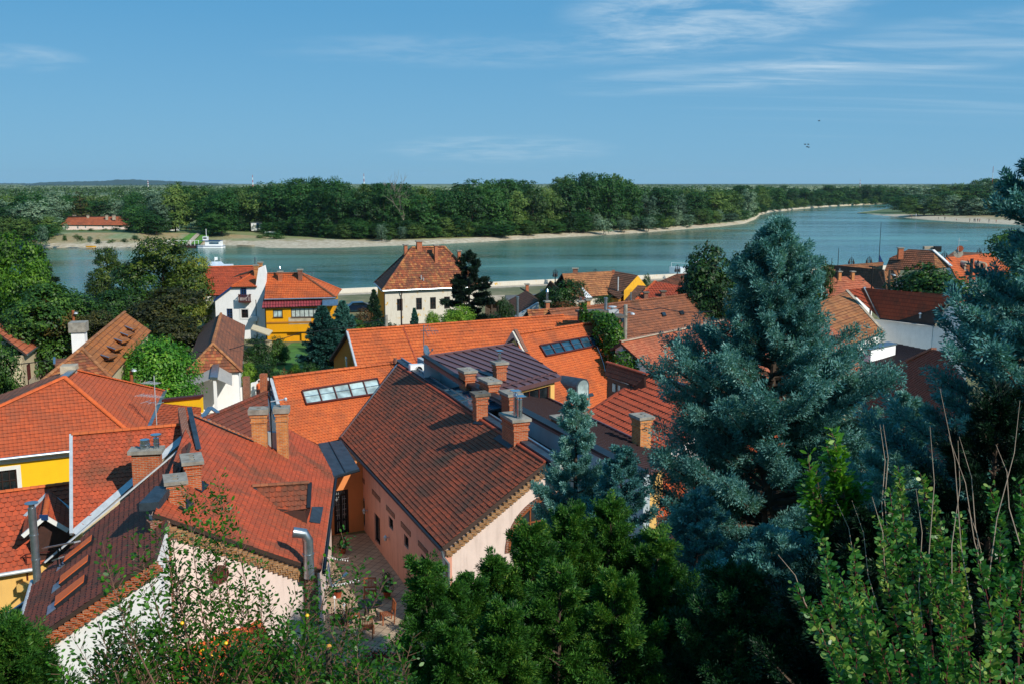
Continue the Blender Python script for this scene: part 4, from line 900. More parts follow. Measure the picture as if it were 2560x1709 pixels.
# dormer: little roof, dark cheek and lead
du = pts(p18, (630, 1218), (768, 1206)); rz = p18.hit(768, 1206); dw = VT((-p18.up.x, -p18.up.y, 0))
rA = p18.hit(632, 1216); rB = VT((0, 0, 0)) + Z(772, 1207, rA.z + .0); fA = Z(690, 1281, rA.z - .9); fB = Z(768, 1270, rA.z - .9)
dpl = PL(rA, (rB - rA).cross(fA - rA)); fB = dpl.hit(768, 1270); tile_roof(t, [fA, fB, rB, rA], (rB - rA), M['tile_main'], 'beaver', scale=1.2, name='dormer_roof'); caps(t, [rA, rB], M['tile_brown'], .11, .35)
bk = [rA, rB, VT((rB.x - .3, rB.y + 1.2, p18.z(rB.x - .3, rB.y + 1.2) + .1))]
mb = MB(); dB = VT((fB.x, fB.y, p18.z(fB.x, fB.y) - .1)); rBb = VT((rB.x, rB.y, p18.z(rB.x, rB.y) - .1)); q2 = rB + (rB - fB); q2.z = p18.z(q2.x, q2.y); mb.ext([fB + VT((-.06, 0, -.1)), rB + VT((-.06, 0, -.1)), VT((q2.x - .06, q2.y, fB.z - .05)), VT((q2.x - .06, q2.y, p18.z(q2.x, q2.y) - .1)), dB + VT((-.06, 0, 0))], (-.1, 0, 0)); mb.build('dormer_cheek', M['wood'], t)
mb = MB(); mb.poly([fA + VT((0, 0, -.12)), fB + VT((-.1, 0, -.12)), dB, p18.at(fA)]); mb.build('dormer_wall', M['wood'], t)
mb = MB(); q2.z = fB.z; mb.poly([rA, rB, q2, VT((rA.x, rA.y + .2, rA.z - .1))]); mb.build('dormer_back', M['tile_red'], t)
strip(t, [rA, fA], .2, M['lead'], 'flashing', .03, .03); strip(t, [rB + VT((.06, 0, .02)), fB + VT((.06, 0, .02))], .16, M['lead_dark'], 'flashing', .12, .0); mb = MB().ext([p + p18.n * .06 for p in pts(p18, (779, 1268), (807, 1268), (799, 1309), (772, 1305))], p18.n * -.04); mb.build('lead_sheet', M['lead'], t)
# stacks
yaw18 = math.atan2(d18.y, d18.x)
for nm, (bx, by), ty, w_, d_, hl in (('a', (482, 1204), 1142, 1.2, .6, 3), ('b', (441, 1250), 1192, .95, .6, 2)):
    P = p18.hit(bx, by); chimney(t, P, zat(P, ty), w_, d_, math.atan2(AD.y, AD.x), M['brick'], holes=hl, label='stout orange brick chimney at the top left edge of the roof')
    strip(t, [p18.at(P + VT((.38, -.6, 0))), p18.at(P + VT((.30, .6, 0)))], .34, M['lead_dark'], 'flashing', .03, .04, up=p18.n)
for (bx, by), ty in (((650, 1105), 1019), ((708, 1135), 1016)):
    P = p18.hit(bx, by); chimney(t, P, zat(P, ty), .72 if bx < 700 else .55, .55, R(8), M['brick_y'], holes=1, capt=.26, label='tall slender yellow brick chimney near the orange scalloped roof')
a, b_ = p18.hit(668, 1110), p18.hit(696, 1128); za = zat(a, 1080); mb = MB().ext([VT((a.x, a.y, a.z - 1)), VT((b_.x, b_.y, b_.z - 1)), VT((b_.x, b_.y, za)), VT((a.x, a.y, za))], (0, .3, 0)); mb.build('wall_stub', M['white_blue'], t)
mb = MB(); P = p18.hit(448, 1060); q0, q1 = p18.hit(477, 1040), p18.hit(497, 1130); mb.ext([q0 + VT((-.25, 0, -1)), q1 + VT((-.25, 0, -1)), q1 + VT((-.25, 0, .1)), q0 + VT((-.25, 0, .45))], (-.35, 0, 0)); mb.build('party_wall', M['brick_old'], t); strip(t, [q0 + VT((-.05, 0, .45)), q1 + VT((0, 0, .15))], .22, M['lead'], 'flashing', .04, .0)
mb = MB(); q = p18.hit(392, 1262); mb.ext([q + VT((-.5, -.4, -.1)), q + VT((.15, -.2, -.1)), q + VT((.2, .9, .1)), q + VT((-.4, 1.1, .1))], (0, 0, .3)); mb.build('lead_capping', M['lead'], t)
# bent flue on the lower roof
P = p18.hit(772, 1418); mb = MB(); up1 = VT((P.x, P.y, P.z + 1.15)); e = up1 + VT((-.12, -.05, .28)); mb.tube([P - VT((0, 0, .4)), up1, e, e + VT((-.42, -.12, .1))], [.21, .21, .21, .21], 18); mb.tube([P + VT((0, 0, .55)), P + VT((0, 0, .6))], .23, 18); mb.build('flue_pipe', M['zinc'], t, smooth=True)
dish(t, VT((E0.x + .35, E0.y - .1, E0.z - .15)), .5, VT((.97, .2, .1)), M['white_p'])
mb = MB(); P = p18.hit(680, 1122); mb.tube([P, VT((P.x, P.y, zat(P, 925)))], .035, 6); mb.build('mast', M['dark'], t)
q = VT((P.x, P.y, zat(P, 1003))); mb = MB().tube([q, q + VT((.75, 0, .12))], .03, 6); mb.lathe(q + VT((.78, 0, .05)), [(.07, 0), (.09, .1), (.05, .16)], 10); mb.build('lamp_arm', M['zinc_white'], t)

# --- small dark roof behind the two slender chimneys
t = thing('wine_tiled_annex', 'low annex with dark wine red tiles behind the two slender yellow chimneys', 'annex', (-15, 58, 0))
d19 = vdir(515, 1046, 665, 982); p19 = slope(Z(515, 1046, 6.6), d19, R(30)); A_ = pts(p19, (640, 1120), (690, 1075), (668, 981), (500, 1052)); A_ = [p19.hit(500, 1052), p19.hit(636, 1122), p19.hit(676, 1095), p19.hit(668, 981)]
tile_roof(t, A_, d19, M['tile_wine'], 'wave'); caps(t, [p19.hit(512, 1047), p19.hit(667, 981)], M['tile_wine'], .14); bp = PL(p19.hit(512, 1047), VT((0, 0, math.cos(R(30)))) + p19.up * math.sin(R(30)))
q = [bp.at(p19.hit(512, 1047) + p19.up * 2.6), bp.at(p19.hit(667, 981) + p19.up * 2.6), p19.hit(667, 981), p19.hit(512, 1047)]; tile_roof(t, q, d19, M['tile_wine'], 'flat', scale=1.6)
body(t, [V2(A_[0]), V2(A_[1]), V2(A_[2]), V2(A_[3]), V2(q[1]) - p19.up * .2, V2(q[0]) - p19.up * .2], 0, lambda x, y: min(p19.z(x, y), bp.z(x, y)) - .17, M['white'], inset=.15)
mb = MB().ext(pts(p19, (668, 981), (678, 978), (694, 1040), (683, 1052)), p19.n * .12); mb.build('flashing', M['glass_blue'], t)
strip(t, [p19.hit(515, 1048), Z(500, 1070, 6.3)], .5, M['zinc'], 'valley_sheet', .06, .03); strip(t, [Z(526, 1018, 6.9), Z(502, 1050, 6.5)], .3, M['zinc'], 'valley_sheet', .06, .03); strip(t, [Z(526, 1018, 6.9), Z(545, 1032, 6.7)], .25, M['zinc'], 'valley_sheet', .06, .03)
# --- long dark roof with three roof windows, bottom left
t = thing('rooflight_house', 'white gabled house with a long dark red roof and three orange shaded roof windows', 'house', (-16, 35, 0))
d21 = vdir(83, 1450, 33, 1632); p21 = slope(Z(83, 1450, 4.0), d21, R(35), RT)
A_ = pts(p21, (83, 1450), (31, 1632), (386, 1392), (474, 1104)); A_.append(A_[3]); tile_roof(t, A_[:4], d21, M['tile_wine'], 'wave', scale=.8)
E0, R0 = A_[1], A_[2]; gd = (V2(R0) - V2(E0)).normalized(); gn = VT((gd.y, -gd.x, 0)); gn = gn if gn.y < 0 else -gn; g0, g1 = V2(E0) - gn * .3 + gd * .3, V2(R0) - gn * .3; gl_ = (g1 - g0).length
mb = MB().ext([g0, g1, g1 + VT((0, 0, p21.z(g1.x, g1.y) - .2)), g0 + VT((0, 0, p21.z(g0.x, g0.y) - .2))], -gn * .35); mb.build('wall', M['white'], t)
body(t, [g0, g1, V2(A_[3]), V2(A_[4]), V2(A_[0]) + VT((.3, 0, 0))], 0, lambda x, y: p21.z(x, y) - .2, M['white'], skip=(0,))
mb = MB(); k = int(gl_ / .2)
for i in range(k):
    for r_ in range(3):
        u = gl_ * (i + .33 * r_) / k; p = g0 + gd * u; z = p21.z(p.x, p.y) - .2 - .14 * r_; mb.ext([p + VT((0, 0, z - .16)), p + gd * .24 + VT((0, 0, z - .16)), p + gd * .24 + VT((0, 0, z)), p + VT((0, 0, z))], gn * (.26 - .06 * r_))
mb.build('brick_verge', M['brick'], t); gutter(t, A_[0] + VT((-.05, 0, -.02)), A_[1] + VT((-.05, 0, -.02)), M['zinc_white'], .08)
blind = flat('orange_blind', '#e0641c', .6, 0, .06, 30)
for (a, b_, c, d_), ch in ((((236, 1344), (170, 1405), (166, 1411), (234, 1357)), 0), (((228, 1392), (160, 1445), (157, 1461), (225, 1406)), 1), (((217, 1445), (146, 1502), (143, 1521), (215, 1462)), 2)):
    q = pts(p21, (a[0] + 2, a[1]), (b[0] if 0 else b_[0], b_[1]), c, (d_[0] + 2, d_[1])); q = pts(p21, (236 - ch * 9, 1343 + ch * 50), (171 - ch * 12, 1395 + ch * 51), (166 - ch * 11, 1410 + ch * 55), (234 - ch * 9, 1357 + ch * 52))
    n = p21.n; mb = MB(); cx = sum(q, Vector()) / 4
    for i in range(4): mb.bar(q[i] + n * .07, q[(i + 1) % 4] + n * .07, .06, .16, up=n)
    w = mb.build('roof_window', M['lead_dark'], t); mb = MB().ext([p + n * .17 for p in q], -n * .03); mb.build('sun_blind', blind, w)
    mb = MB(); dn = (q[1] - q[0]).normalized(); mb.ext([q[1] + n * .03, q[2] + n * .03, q[2] + dn * .42 + n * .03, q[1] + dn * .42 + n * .03], n * .02); mb.build('apron_flashing', M['zinc'], w)
# solar collector rack: two small raised panels
for (x0, y0), (x1, y1) in (((112, 1368), (193, 1353)), ((137, 1398), (153, 1392))):
    a, b_ = p21.hit(x0, y0 + 24), p21.hit(x1, y1 + 24); a.z += .45; b_.z += .45; a = YD(x0, y0, a.y); b_ = YD(x1, y1, b_.y); mb = MB().bar(a, b_, .26, .05); w = mb.build('snow_step', M['zinc'], t); mb = MB(); c = a.lerp(b_, .4); mb.bar(c, VT((c.x + .02, c.y, p21.z(c.x, c.y))), .04); mb.bar(c + VT((.12, 0, 0)), VT((c.x + .14, c.y, p21.z(c.x, c.y))), .04); mb.build('support', M['dark'], w)
mb = MB(); q = Vector(Z(93, 1442, 4.3)); z1_ = zat(q, 1268); mb.tube([q - VT((0, 0, .6)), VT((q.x, q.y, z1_))], .15, 16)
for k in (.25, .6): mb.tube([VT((q.x, q.y, q.z + (z1_ - q.z) * k)), VT((q.x, q.y, q.z + (z1_ - q.z) * k + .06))], .165, 16)
mb.tube([VT((q.x, q.y, z1_)), VT((q.x, q.y, z1_ + .14))], .11, 12); mb.tube([VT((q.x, q.y, z1_ + .18)), VT((q.x, q.y, z1_ + .2))], .25, 16); mb.build('flue_pipe', M['zinc'], t, smooth=True)
# --- roof above it, with the pale verge
t = thing('pale_verge_house', 'house with weathered orange tiles and a straight pale metal verge', 'house', (-19, 45, 0))
d22 = vdir(178, 1085, 469, 1062); p22 = slope(Z(178, 1085, 8.2), d22, R(38)); A_ = pts(p22, (180, 1087), (472, 1062), (470, 1084), (181, 1335))
tile_roof(t, A_, d22, M['tile_red'], 'beaver', scale=.95); r0, r1 = A_[0], p22.hit(470, 1062); caps(t, [r0, r1], M['tile_orange'], .13, .36)
bp = PL(r0, VT((0, 0, math.cos(R(38)))) + p22.up * math.sin(R(38))); bk = [bp.at(r0 + p22.up * 2.2), bp.at(r1 + p22.up * 2.2)]; tile_roof(t, [bk[0], bk[1], r1, r0], d22, M['tile_red'], 'flat', scale=1.6)
body(t, [V2(A_[3]) + VT((.25, .4, 0)), V2(A_[2]), V2(r1), V2(bk[1]) - p22.up * .2, V2(bk[0]) - p22.up * .2 + VT((.2, 0, 0)), V2(r0) + VT((.2, 0, 0))], 0, lambda x, y: min(p22.z(x, y), bp.z(x, y)) - .17, M['beige'])
strip(t, [A_[0] + VT((-.04, 0, 0)), A_[3] + VT((-.04, 0, 0))], .14, M['zinc_white'], 'verge_flashing', .16, .03, up=p22.n); strip(t, [A_[3] + VT((0, .1, 0)), A_[2]], .3, M['zinc_white'], 'valley_flashing', .05, .05, up=p22.n)
strip(t, [p21.hit(113, 1407) + VT((0, 0, 0)), p21.hit(452, 1123)], .12, M['zinc_white'], 'edge_flashing', .06, .05, up=p21.n)
P = p22.hit(374, 1190); P2_ = Z(372, 1222, 6.4); c = VT((P.x, P.y, P.z)); chimney(t, P2_, zat(P2_, 1120), 1.15, .62, R(10), M['brick'], holes=0, capt=.16, corbel=False, flues=((-.05, 0, .2, .45, 'none'), (.42, 0, .12, .5, 'hat')))
# --- yellow house under the great hipped roof
t = thing('yellow_hip_house', 'bright yellow house with a large smooth red orange hipped roof at the left edge', 'house', (-26, 60, 0))
ze = 4.5; F0, C_ = Z(0, 1147, ze), Z(354, 1107, ze); df = (C_ - F0).normalized(); F0 = C_ - df * 14.5; Ef = Z(412, 978, ze); dr_ = (Ef - C_).normalized()
pr = slope(C_, dr_, R(38), LF); ap = pr.hit(161, 944); ap2 = pr.hit(184, 926); nf = (C_ - ap).cross(F0 - ap)
tile_roof(t, [C_, Ef, ap2, ap], dr_, M['tile_hip'], 'wave', scale=.8); fl = [F0, C_, ap]; pf = PL(C_, nf); lf = pf.hit(0, 1060); lft = C_ - df * 14.5
tile_roof(t, [lft, C_, ap], df, M['tile_hip'], 'wave', scale=.8)
lb = lft + dr_ * 12; pl_ = PL(ap, (lft - ap).cross(dr_)); lb2 = lft + dr_ * 12
tile_roof(t, [lft, lb2, ap + dr_ * 3.0, ap], dr_, M['tile_brown'], 'flat', scale=1.5); tile_roof(t, [Ef, lb2, ap + dr_ * 3.0], (lb2 - Ef), M['tile_hip'], 'flat', scale=1.5)  # left face in browner tiles: its shaded side is put into the colour
caps(t, [ap, C_], M['tile_bright'], .15, .4); caps(t, [ap, lft], M['tile_bright'], .15, .4, 'ridge_tiles'); caps(t, [ap2 + VT((0, 0, .02)), Ef], M['tile_bright'], .13, .4)
nfw = VT((df.y, -df.x, 0)); w1 = V2(C_) - nfw * .5 - df * .4; w0 = V2(lft) - nfw * .5 + df * .4
o_ = span(w0, w1, -34, 1180, 45, 1226); _, wi = wall(t, w0, w1, 0, ze - .12, M['yellow_b'], opens=[o_]); window(t, wi, o_, M['frame_b'], M['glass'], (3, 1), .07, trim=M['frame_w'], tw=.22)
body(t, [w1, V2(Ef) - dr_ * .4 - df * .4, V2(lb2) - dr_ * .4, w0], 0, ze - .12, M['yellow_b'], skip=(3,)); gutter(t, lft + nfw * .05, C_ + nfw * .05, M['zinc'], .09); mb = MB().ext([w0 + nfw * .12 + VT((0, 0, 4.1)), w1 + nfw * .12 + VT((0, 0, 4.1)), w1 + nfw * .12 + VT((0, 0, 4.36)), w0 + nfw * .12 + VT((0, 0, 4.36))], -nfw * .12); mb.build('eave_band', M['frame_w'], t)
strip(t, [C_ + VT((.05, 0, .1)), Ef + VT((.05, 0, .1))], .22, M['zinc'], 'valley_gutter', .06, 0)
P = ap2 + VT((-.3, .1, .1)); mb = MB().box((P.x, P.y, P.z - 1), 1.0, .9, 1.25, math.atan2(dr_.y, dr_.x)); mb.build('stone_stub', M['stone'], t); strip(t, [ap, ap2], .45, M['zinc'], 'flashing', .08, .08)
# tv aerial standing on the lower roof beside it
P = Z(392, 1064, 4.6); zt_ = zat(P, 938); an = MB(); an.tube([P - VT((0, 0, .4)), VT((P.x, P.y, zt_))], .03, 6)
for z, ln, k in ((zat(P, 957), .75, 9), (zat(P, 990), 1.25, 9), (zat(P, 1006), .8, 3)):
    bd = VT((.9, -.4, 0)).normalized(); cr = VT((.35, .94, 0)); s = VT((P.x, P.y, z)) - bd * ln; e = VT((P.x, P.y, z)) + bd * ln * .4; an.bar(s, e, .03)
    for i in range(k): c = s.lerp(e, i / max(1, k - 1)); an.bar(c - cr * (.45 - .02 * i), c + cr * (.45 - .02 * i), .016)
an_ = thing('tv_aerial', 'tall rooftop television aerial with many rods by the big red orange roof', 'aerial', P); an.build('mast', M['zinc_white'], an_)
# --- little red roof and the yellow parapet beyond it
t = thing('red_lean_to', 'low red tiled lean-to roof with a yellow parapet next to the big red orange roof', 'lean-to', (-19, 62, 0))
pq = [Z(374, 1070, 4.3), Z(500, 1062, 4.2), Z(503, 1018, 4.9), Z(404, 1008, 4.9)]; pz = PL(pq[0], (pq[1] - pq[0]).cross(pq[3] - pq[0])); pq[2] = pz.hit(503, 1018); tile_roof(t, pq, pq[2] - pq[3], M['tile_hip'], 'wave'); body(t, [V2(p) for p in pq], 0, lambda x, y: pz.z(x, y) - .2, M['white'], inset=.2)
a, b_ = pq[3] + VT((0, .2, 0)), pq[2] + VT((0, .2, 0)); ya, yb = zat(a, 988), zat(b_, 986); mb = MB().ext([VT((a.x, a.y, a.z - .4)), VT((b_.x, b_.y, b_.z - .4)), VT((b_.x, b_.y, zat(b_, 993))), VT((a.x, a.y, zat(a, 1003)))], (0, .3, 0)); mb.build('parapet', M['yellow_b'], t)
mb = MB().bar(VT((a.x, a.y + .15, zat(a, 1000))), VT((b_.x, b_.y + .15, zat(b_, 990))), .55, .16); mb.build('coping', M['wood_red'], t)
# --- lower left: roof with the open gabled dormer
t = thing('gabled_dormer_house', 'house with worn orange tiles and an open gabled dormer at the lower left edge', 'house', (-23, 42, 0))
d24_ = vdir(0, 1230, 177, 1207); p24 = slope(Z(90, 1219, 5.3), d24_, R(33)); A_ = [p24.hit(-160, 1252), p24.hit(179, 1208), p24.hit(178, 1330), p24.hit(92, 1420), p24.hit(-160, 1462)]
tile_roof(t, A_, d24_, M['tile_red'], 'beaver', scale=1.3); caps(t, [A_[0], A_[1]], M['tile_orange'], .12, .36); gutter(t, A_[4] + VT((0, -.05, 0)), A_[3] + VT((0, -.05, 0)), M['zinc_white'], .09); g = VT((d24_.y, -d24_.x, 0))
body(t, [V2(A_[4]) - g * .3, V2(A_[3]) - g * .3, V2(A_[2]), V2(A_[1]), V2(A_[0])], 0, lambda x, y: p24.z(x, y) - .2, M['lemon'])
# gabled dormer
rg0 = p24.hit(121, 1232); rgz = rg0.z - .05; rg1 = Z(112, 1288, rgz + .1); _gp = PL(rg1, VT((d24_.y, -d24_.x, 0))); le, re = _gp.hit(56, 1336), _gp.hit(170, 1322); lv, rv = p24.hit(62, 1292), p24.hit(178, 1276)
for nm, q in (('dormer_roof', [le, rg1, rg0, lv]), ('dormer_roof', [rg1, re, rv, rg0])):
    pp = PL(q[1], (q[0] - q[1]).cross(q[2] - q[1])); q = [pp.at(x) for x in q]; tile_roof(t, q, (rg0 - rg1), M['tile_red'] if q[0] is not le else M['tile_red'], 'beaver', scale=1.2, name=nm)
caps(t, [rg1, rg0], M['tile_orange'], .11, .36); strip(t, [le, rg1, re], .1, M['frame_w'], 'barge_board', .18, -.06); strip(t, [rg0, lv], .18, M['zinc_white'], 'flashing', .03, .06); strip(t, [rg0, rv], .18, M['zinc'], 'flashing', .03, .06)
mb = MB(); mb.poly([le + VT((.2, .5, -.2)), rg1 + VT((0, .5, -.15)), re + VT((-.2, .5, -.2)), re + VT((-.2, .5, -1.6)), le + VT((.2, .5, -1.6))]); mb.build('dormer_front', M['wood'], t)
mb = MB().box(rg1 + VT((0, -.1, -.16)), .36, .04, .24, 0); mb.build('solar_lamp', M['blue_p'], t)
# cream terrace and stair below
mb = MB(); q = [Z(40, 1462, 1.6), Z(75, 1436, 1.6), Z(80, 1460, 1.6), Z(74, 1466, 1.6)]; mb.ext([Z(41, 1463, 2.2), Z(66, 1428, 2.2), Z(84, 1432, 2.2), Z(76, 1462, 2.2)], (0, 0, -.3)); tr_ = mb.build('terrace', M['lemon'], None, label='small cream terrace slab under the gutter by the steel flue', cat='terrace')
st = thing('outdoor_stair', 'dark metal outdoor staircase with thin handrails at the left edge below the orange roof', 'staircase', Z(20, 1500, 0)); mb = MB(); s0, s1 = Z(8, 1500, .6), Z(47, 1455, 2.1)
for i in range(7): c = s0.lerp(s1, i / 6); mb.box(c, .9, .28, .05, R(20))
mb.build('tread', M['wood'], st); mb = MB().bar(s0 + VT((-.5, 0, 0)), s1 + VT((-.5, 0, 0)), .06, .22); mb.bar(s0 + VT((.5, 0, 0)), s1 + VT((.5, 0, 0)), .06, .22); mb.build('stringer', M['dark'], st)
mb = MB().bar(s1 + VT((.4, 0, 0)), s1 + VT((.4, 0, 1.3)), .05); mb.bar(s1 + VT((.4, 0, 1.3)), s0 + VT((-.3, -.4, 1.2)), .04); mb.bar(s1 + VT((.4, 0, 1.3)), s1 + VT((1.5, .3, 1.35)), .04); mb.build('handrail', M['wood_red'], st)
# blue conservatory roof at the very left
t = thing('conservatory', 'conservatory with blue grey glass roof panels at the bottom left corner', 'conservatory', (-17, 33, 0)); q = [Z(-60, 1600, 2.0), Z(60, 1500, 2.6), Z(45, 1660, 2.0), Z(-60, 1760, 1.4)]; q = [Z(-60, 1590, 2.4), Z(62, 1506, 2.6), Z(30, 1625, 2.2), Z(-60, 1680, 2.0)]; mb = MB().ext(q, (0, 0, -.06)); mb.build('roof', M['glass_blue'], t); mb = MB()
for f in (0, .33, .66, 1): mb.bar(q[0].lerp(q[3], f) + VT((0, 0, .04)), q[1].lerp(q[2], f) + VT((0, 0, .04)), .09)
mb.build('glazing_bars', M['zinc'], t); body(t, [V2(p) for p in q], 0, 1.9, M['white'], inset=.2)
# --- metal roofed house
t = thing('metal_roof_house', 'house with purple brown standing seam metal roofs and a row of brick chimneys', 'house', (0, 58, 0))
wA, wB = Z(1043, 889, 8.1), Z(1386, 1072, 7.9); dw = V2(wB - wA).normalized(); wup = VT((dw.y, -dw.x, 0)); wup = wup if wup.x > 0 else -wup; gzz = 6.35
G_ = [Z(1275, 955, gzz), Z(1415, 1020, gzz), Z(1581, 1099, gzz), Z(1672, 1146, gzz)]; low = [wA + dw * 5.0, wB + dw * 7.2]
gl0 = on_line(G_[2], (G_[0] - G_[3]).normalized(), 1262); gR = on_line(G_[2], (G_[3] - G_[0]).normalized(), 1680); wE = on_line(wB, dw, 1610); wE.z = 7.9; wS = wA + dw * 4.6; wS.z = 8.0
pz = PL(wS, (gR - wS).cross(gl0 - wS)); n = pz.n if pz.n.z > 0 else -pz.n; wE = pz.at(wE); Lp = [wS, wE, gR, gl0]; seam_roof(t, Lp, wup, M['metal_brown'], .5); strip(t, [wS, wE], .5, M['lead_dark'], 'coping', .12, .1); strip(t, [gl0, gR], .1, M['metal_brown'], 'snow_guard', .1, .12); gutter(t, gl0 + VT((.08, 0, -.02)), gR + VT((.08, 0, -.02)), M['lead_dark'], .08)
mb = MB().ext([V2(wA) + VT((0, 0, 4)), V2(wE) + VT((0, 0, 4)), V2(wE) + VT((0, 0, 7.85)), V2(wA) + VT((0, 0, 8.0))], wup * .3); mb.build('party_wall', M['white_blue'], t)
du_ = vdir(1309, 962, 1404, 940); ev = Z(1404, 940, 7.75); pu = slope(ev, du_, R(9)); U_ = pts(pu, (1404, 940), (1284, 860), (1062, 893), (1232, 981)); U_ = pts(pu, (1404, 940), (1284, 860), (1060, 893), (1165, 960), (1262, 976)); seam_roof(t, U_, pu.up, M['metal_brown'], .75, thick=.28); strip(t, [U_[4] + pu.up * .8, U_[0] + pu.up * .8], .05, M['metal_brown'], 'snow_guard', .05, .14); strip(t, [U_[4] + pu.up * .5, U_[0] + pu.up * .5], .05, M['metal_brown'], 'snow_guard', .05, .14)
strip(t, [U_[2], U_[3]], .35, M['lead_dark'], 'coping', .12, .1); strip(t, [U_[1], U_[2]], .12, M['metal_brown'], 'ridge_flashing', .1, .05)
w0, w1 = V2(U_[4]) + pu.up * .35, V2(U_[0]) + pu.up * .35 - du_ * .25; o_ = span(w0, w1, 1320, 976, 1388, 1012); wl = (w1 - w0).length; o_ = (.9, wl - .45, 6.3, 7.25); _, wi = wall(t, w0, w1, 0, 7.5, M['lemon'], opens=[o_]); window(t, wi, o_, M['wood_red'], M['glass'], (3, 0), .09, rec=.12, trim=M['lemon'], tw=.1)
body(t, [w0, w1, V2(U_[1]) - du_ * .2, V2(U_[2]), V2(wS)], 0, lambda x, y: pu.z(x, y) - .3, M['white'], skip=(0,)); body(t, [V2(wE) - dw * .3, V2(gR) - dw * .3 - wup * .3, V2(gl0) - wup * .3], 0, 6.15, M['lemon'])
yw = math.atan2(dw.y, dw.x)
for (x, yb, ty, w_, d_, hl, fl_) in ((1168, 958, 922, 1.0, .6, 2, ()), (1224, 983, 947, 1.35, .62, 3, ()), (1277, 1017, 978, 1.05, .6, 2, ()), (1403, 1068, 1040, .8, .55, 2, ())):
    P = pz.hit(x, yb); P = P if P.y < 70 else pu.hit(x, yb); chimney(t, P, zat(P, ty), w_, d_, yw, M['brick'], holes=hl, flues=fl_, label='orange brick chimney with a slotted concrete cap on the metal roof')
P = pu.hit(1249, 946); chimney(t, P, zat(P, 903), .62, .62, yw, M['brick'], holes=0, flues=((0, 0, .1, .55, 'plate'),), label='square brick chimney with a steel flue on top')
P = pz.hit(1607, 1108); P = VT((6.6, 48.3, 6.4)); P = Z(1603, 1112, 6.5); chimney(t, P, zat(P, 1036), .85, .62, yw, M['brick_y'], holes=2, label='tall yellow brick chimney with a mossy slab at the gutter of the metal roof')
# aerial with dish at the upper corner
P = Z(1060, 900, 8.1); an = thing('tv_mast', 'rooftop mast with a fan aerial and a small grey satellite dish above the metal roof', 'aerial', P); mb = MB(); zt_ = zat(P, 813); mb.tube([P - VT((0, 0, .5)), VT((P.x, P.y, zt_))], .03, 6); c = VT((P.x, P.y, zat(P, 826))); mb.bar(c - VT((.2, 0, 0)), c + VT((1.0, -.3, .0)), .03)
for i in range(5): q = c + VT((.15 + .18 * i, -.05 * i, 0)); mb.bar(q + VT((-.1, .1, .35 - .05 * i)), q + VT((.1, -.1, -.35 + .05 * i)), .015)
for s in (-1, 1):
    for k in (.25, .45): mb.bar(c + VT((.05, 0, 0)), c + VT((.35, 0, s * k)), .02)
mb.build('mast', M['zinc'], an); dish(an, VT((P.x + .16, P.y, zat(P, 875))), .36, VT((.8, -.35, .25)), M['zinc'])
# --- long orange roof with the ochre gable
t = thing('ochre_gable_house', 'long house with a bright orange wavy roof and an ochre left gable', 'house', (-3, 78, 0))
d8 = vdir(867, 828, 1406, 789); r8 = Z(867, 828, 8.6); p8 = slope(r8, d8, R(38)); eL = p8.hit(892, 925); eL = p8.hit(895, 935); eR = on_line(eL, d8, 1462); rR = on_line(r8, d8, 1408); rR2 = rR
eR = eL + d8 * ((rR - eL).dot(d8) + .2); gabled(t, p8, eL, eR, rR, r8, M['tile_orange'], M['ochre'], 'wave', scale=1.0)
strip(t, [r8, eL], .14, M['zinc_white'], 'verge_flashing', .16, .02, up=p8.n); strip(t, [p8.hit(1007, 818), p8.hit(1042, 905)], .1, M['tile_copper'], 'expansion_joint', .05, .04, up=p8.n)
rE = p8.hit(1444, 792); tile_roof(t, [eR, p8.hit(1462, 830), p8.hit(1447, 792), rR], d8, M['tile_orange'], 'wave', scale=1.25)
gx = V2(r8) + d8 * .3; q0 = V2(eL) + d8 * .28; gdir = (gx - q0).normalized(); ww = on_seg(q0, gx, 867, 912); 
mb = MB(); gn = -d8; c = PL(q0, gn).hit(866, 908); mb.box(c + gn * .02 - VT((0, 0, .4)), .5, .05, .9, math.atan2(gdir.y, gdir.x)); w = mb.build('window', M['frame_w'], t); mb = MB().box(c + gn * .05 - VT((0, 0, .32)), .34, .05, .74, math.atan2(gdir.y, gdir.x)); mb.build('pane', M['glass'], w)
# --- orange roof with second skylight
t = thing('round_dormer_house', 'orange scalloped roof with a dark rooflight strip and a round topped grey dormer', 'house', (4, 70, 0))
d10 = vdir(1349, 865, 1475, 841); p10 = slope(Z(1289, 836, 8.7), d10, R(38)); rL, rR = p10.hit(1289, 836), p10.hit(1491, 807); sk2 = pts(p10, (1348, 866), (1490, 840), (1503, 864), (1364, 892))
A_ = [p10.hit(1345, 1050), p10.hit(1516, 1011), p10.hit(1519, 889), rR, rL]; tile_roof(t, A_, d10, M['tile_orange'], 'beaver', holes=[sk2], scale=.95); caps(t, [rL, rR], M['tile_orange'], .14, .42); bp = PL(rL, VT((0, 0, math.cos(R(38)))) + p10.up * math.sin(R(38))); q = [bp.at(rL + p10.up * 3.5), bp.at(rR + p10.up * 3.5)]; tile_roof(t, [q[0], q[1], rR, rL], d10, M['tile_orange'], 'flat', scale=1.6)
w0, w1 = V2(A_[0]) + p10.up * .3, V2(A_[1]) + p10.up * .3; body(t, [w0, w1, V2(A_[2]), V2(rR), V2(q[1]), V2(q[0]), V2(rL)], 0, lambda x, y: min(p10.z(x, y), bp.z(x, y)) - .18, M['lemon']); gutter(t, A_[0] - p10.up * .06 + VT((0, 0, -.05)), A_[1] - p10.up * .06 + VT((0, 0, -.05)), M['lead_dark'], .08)
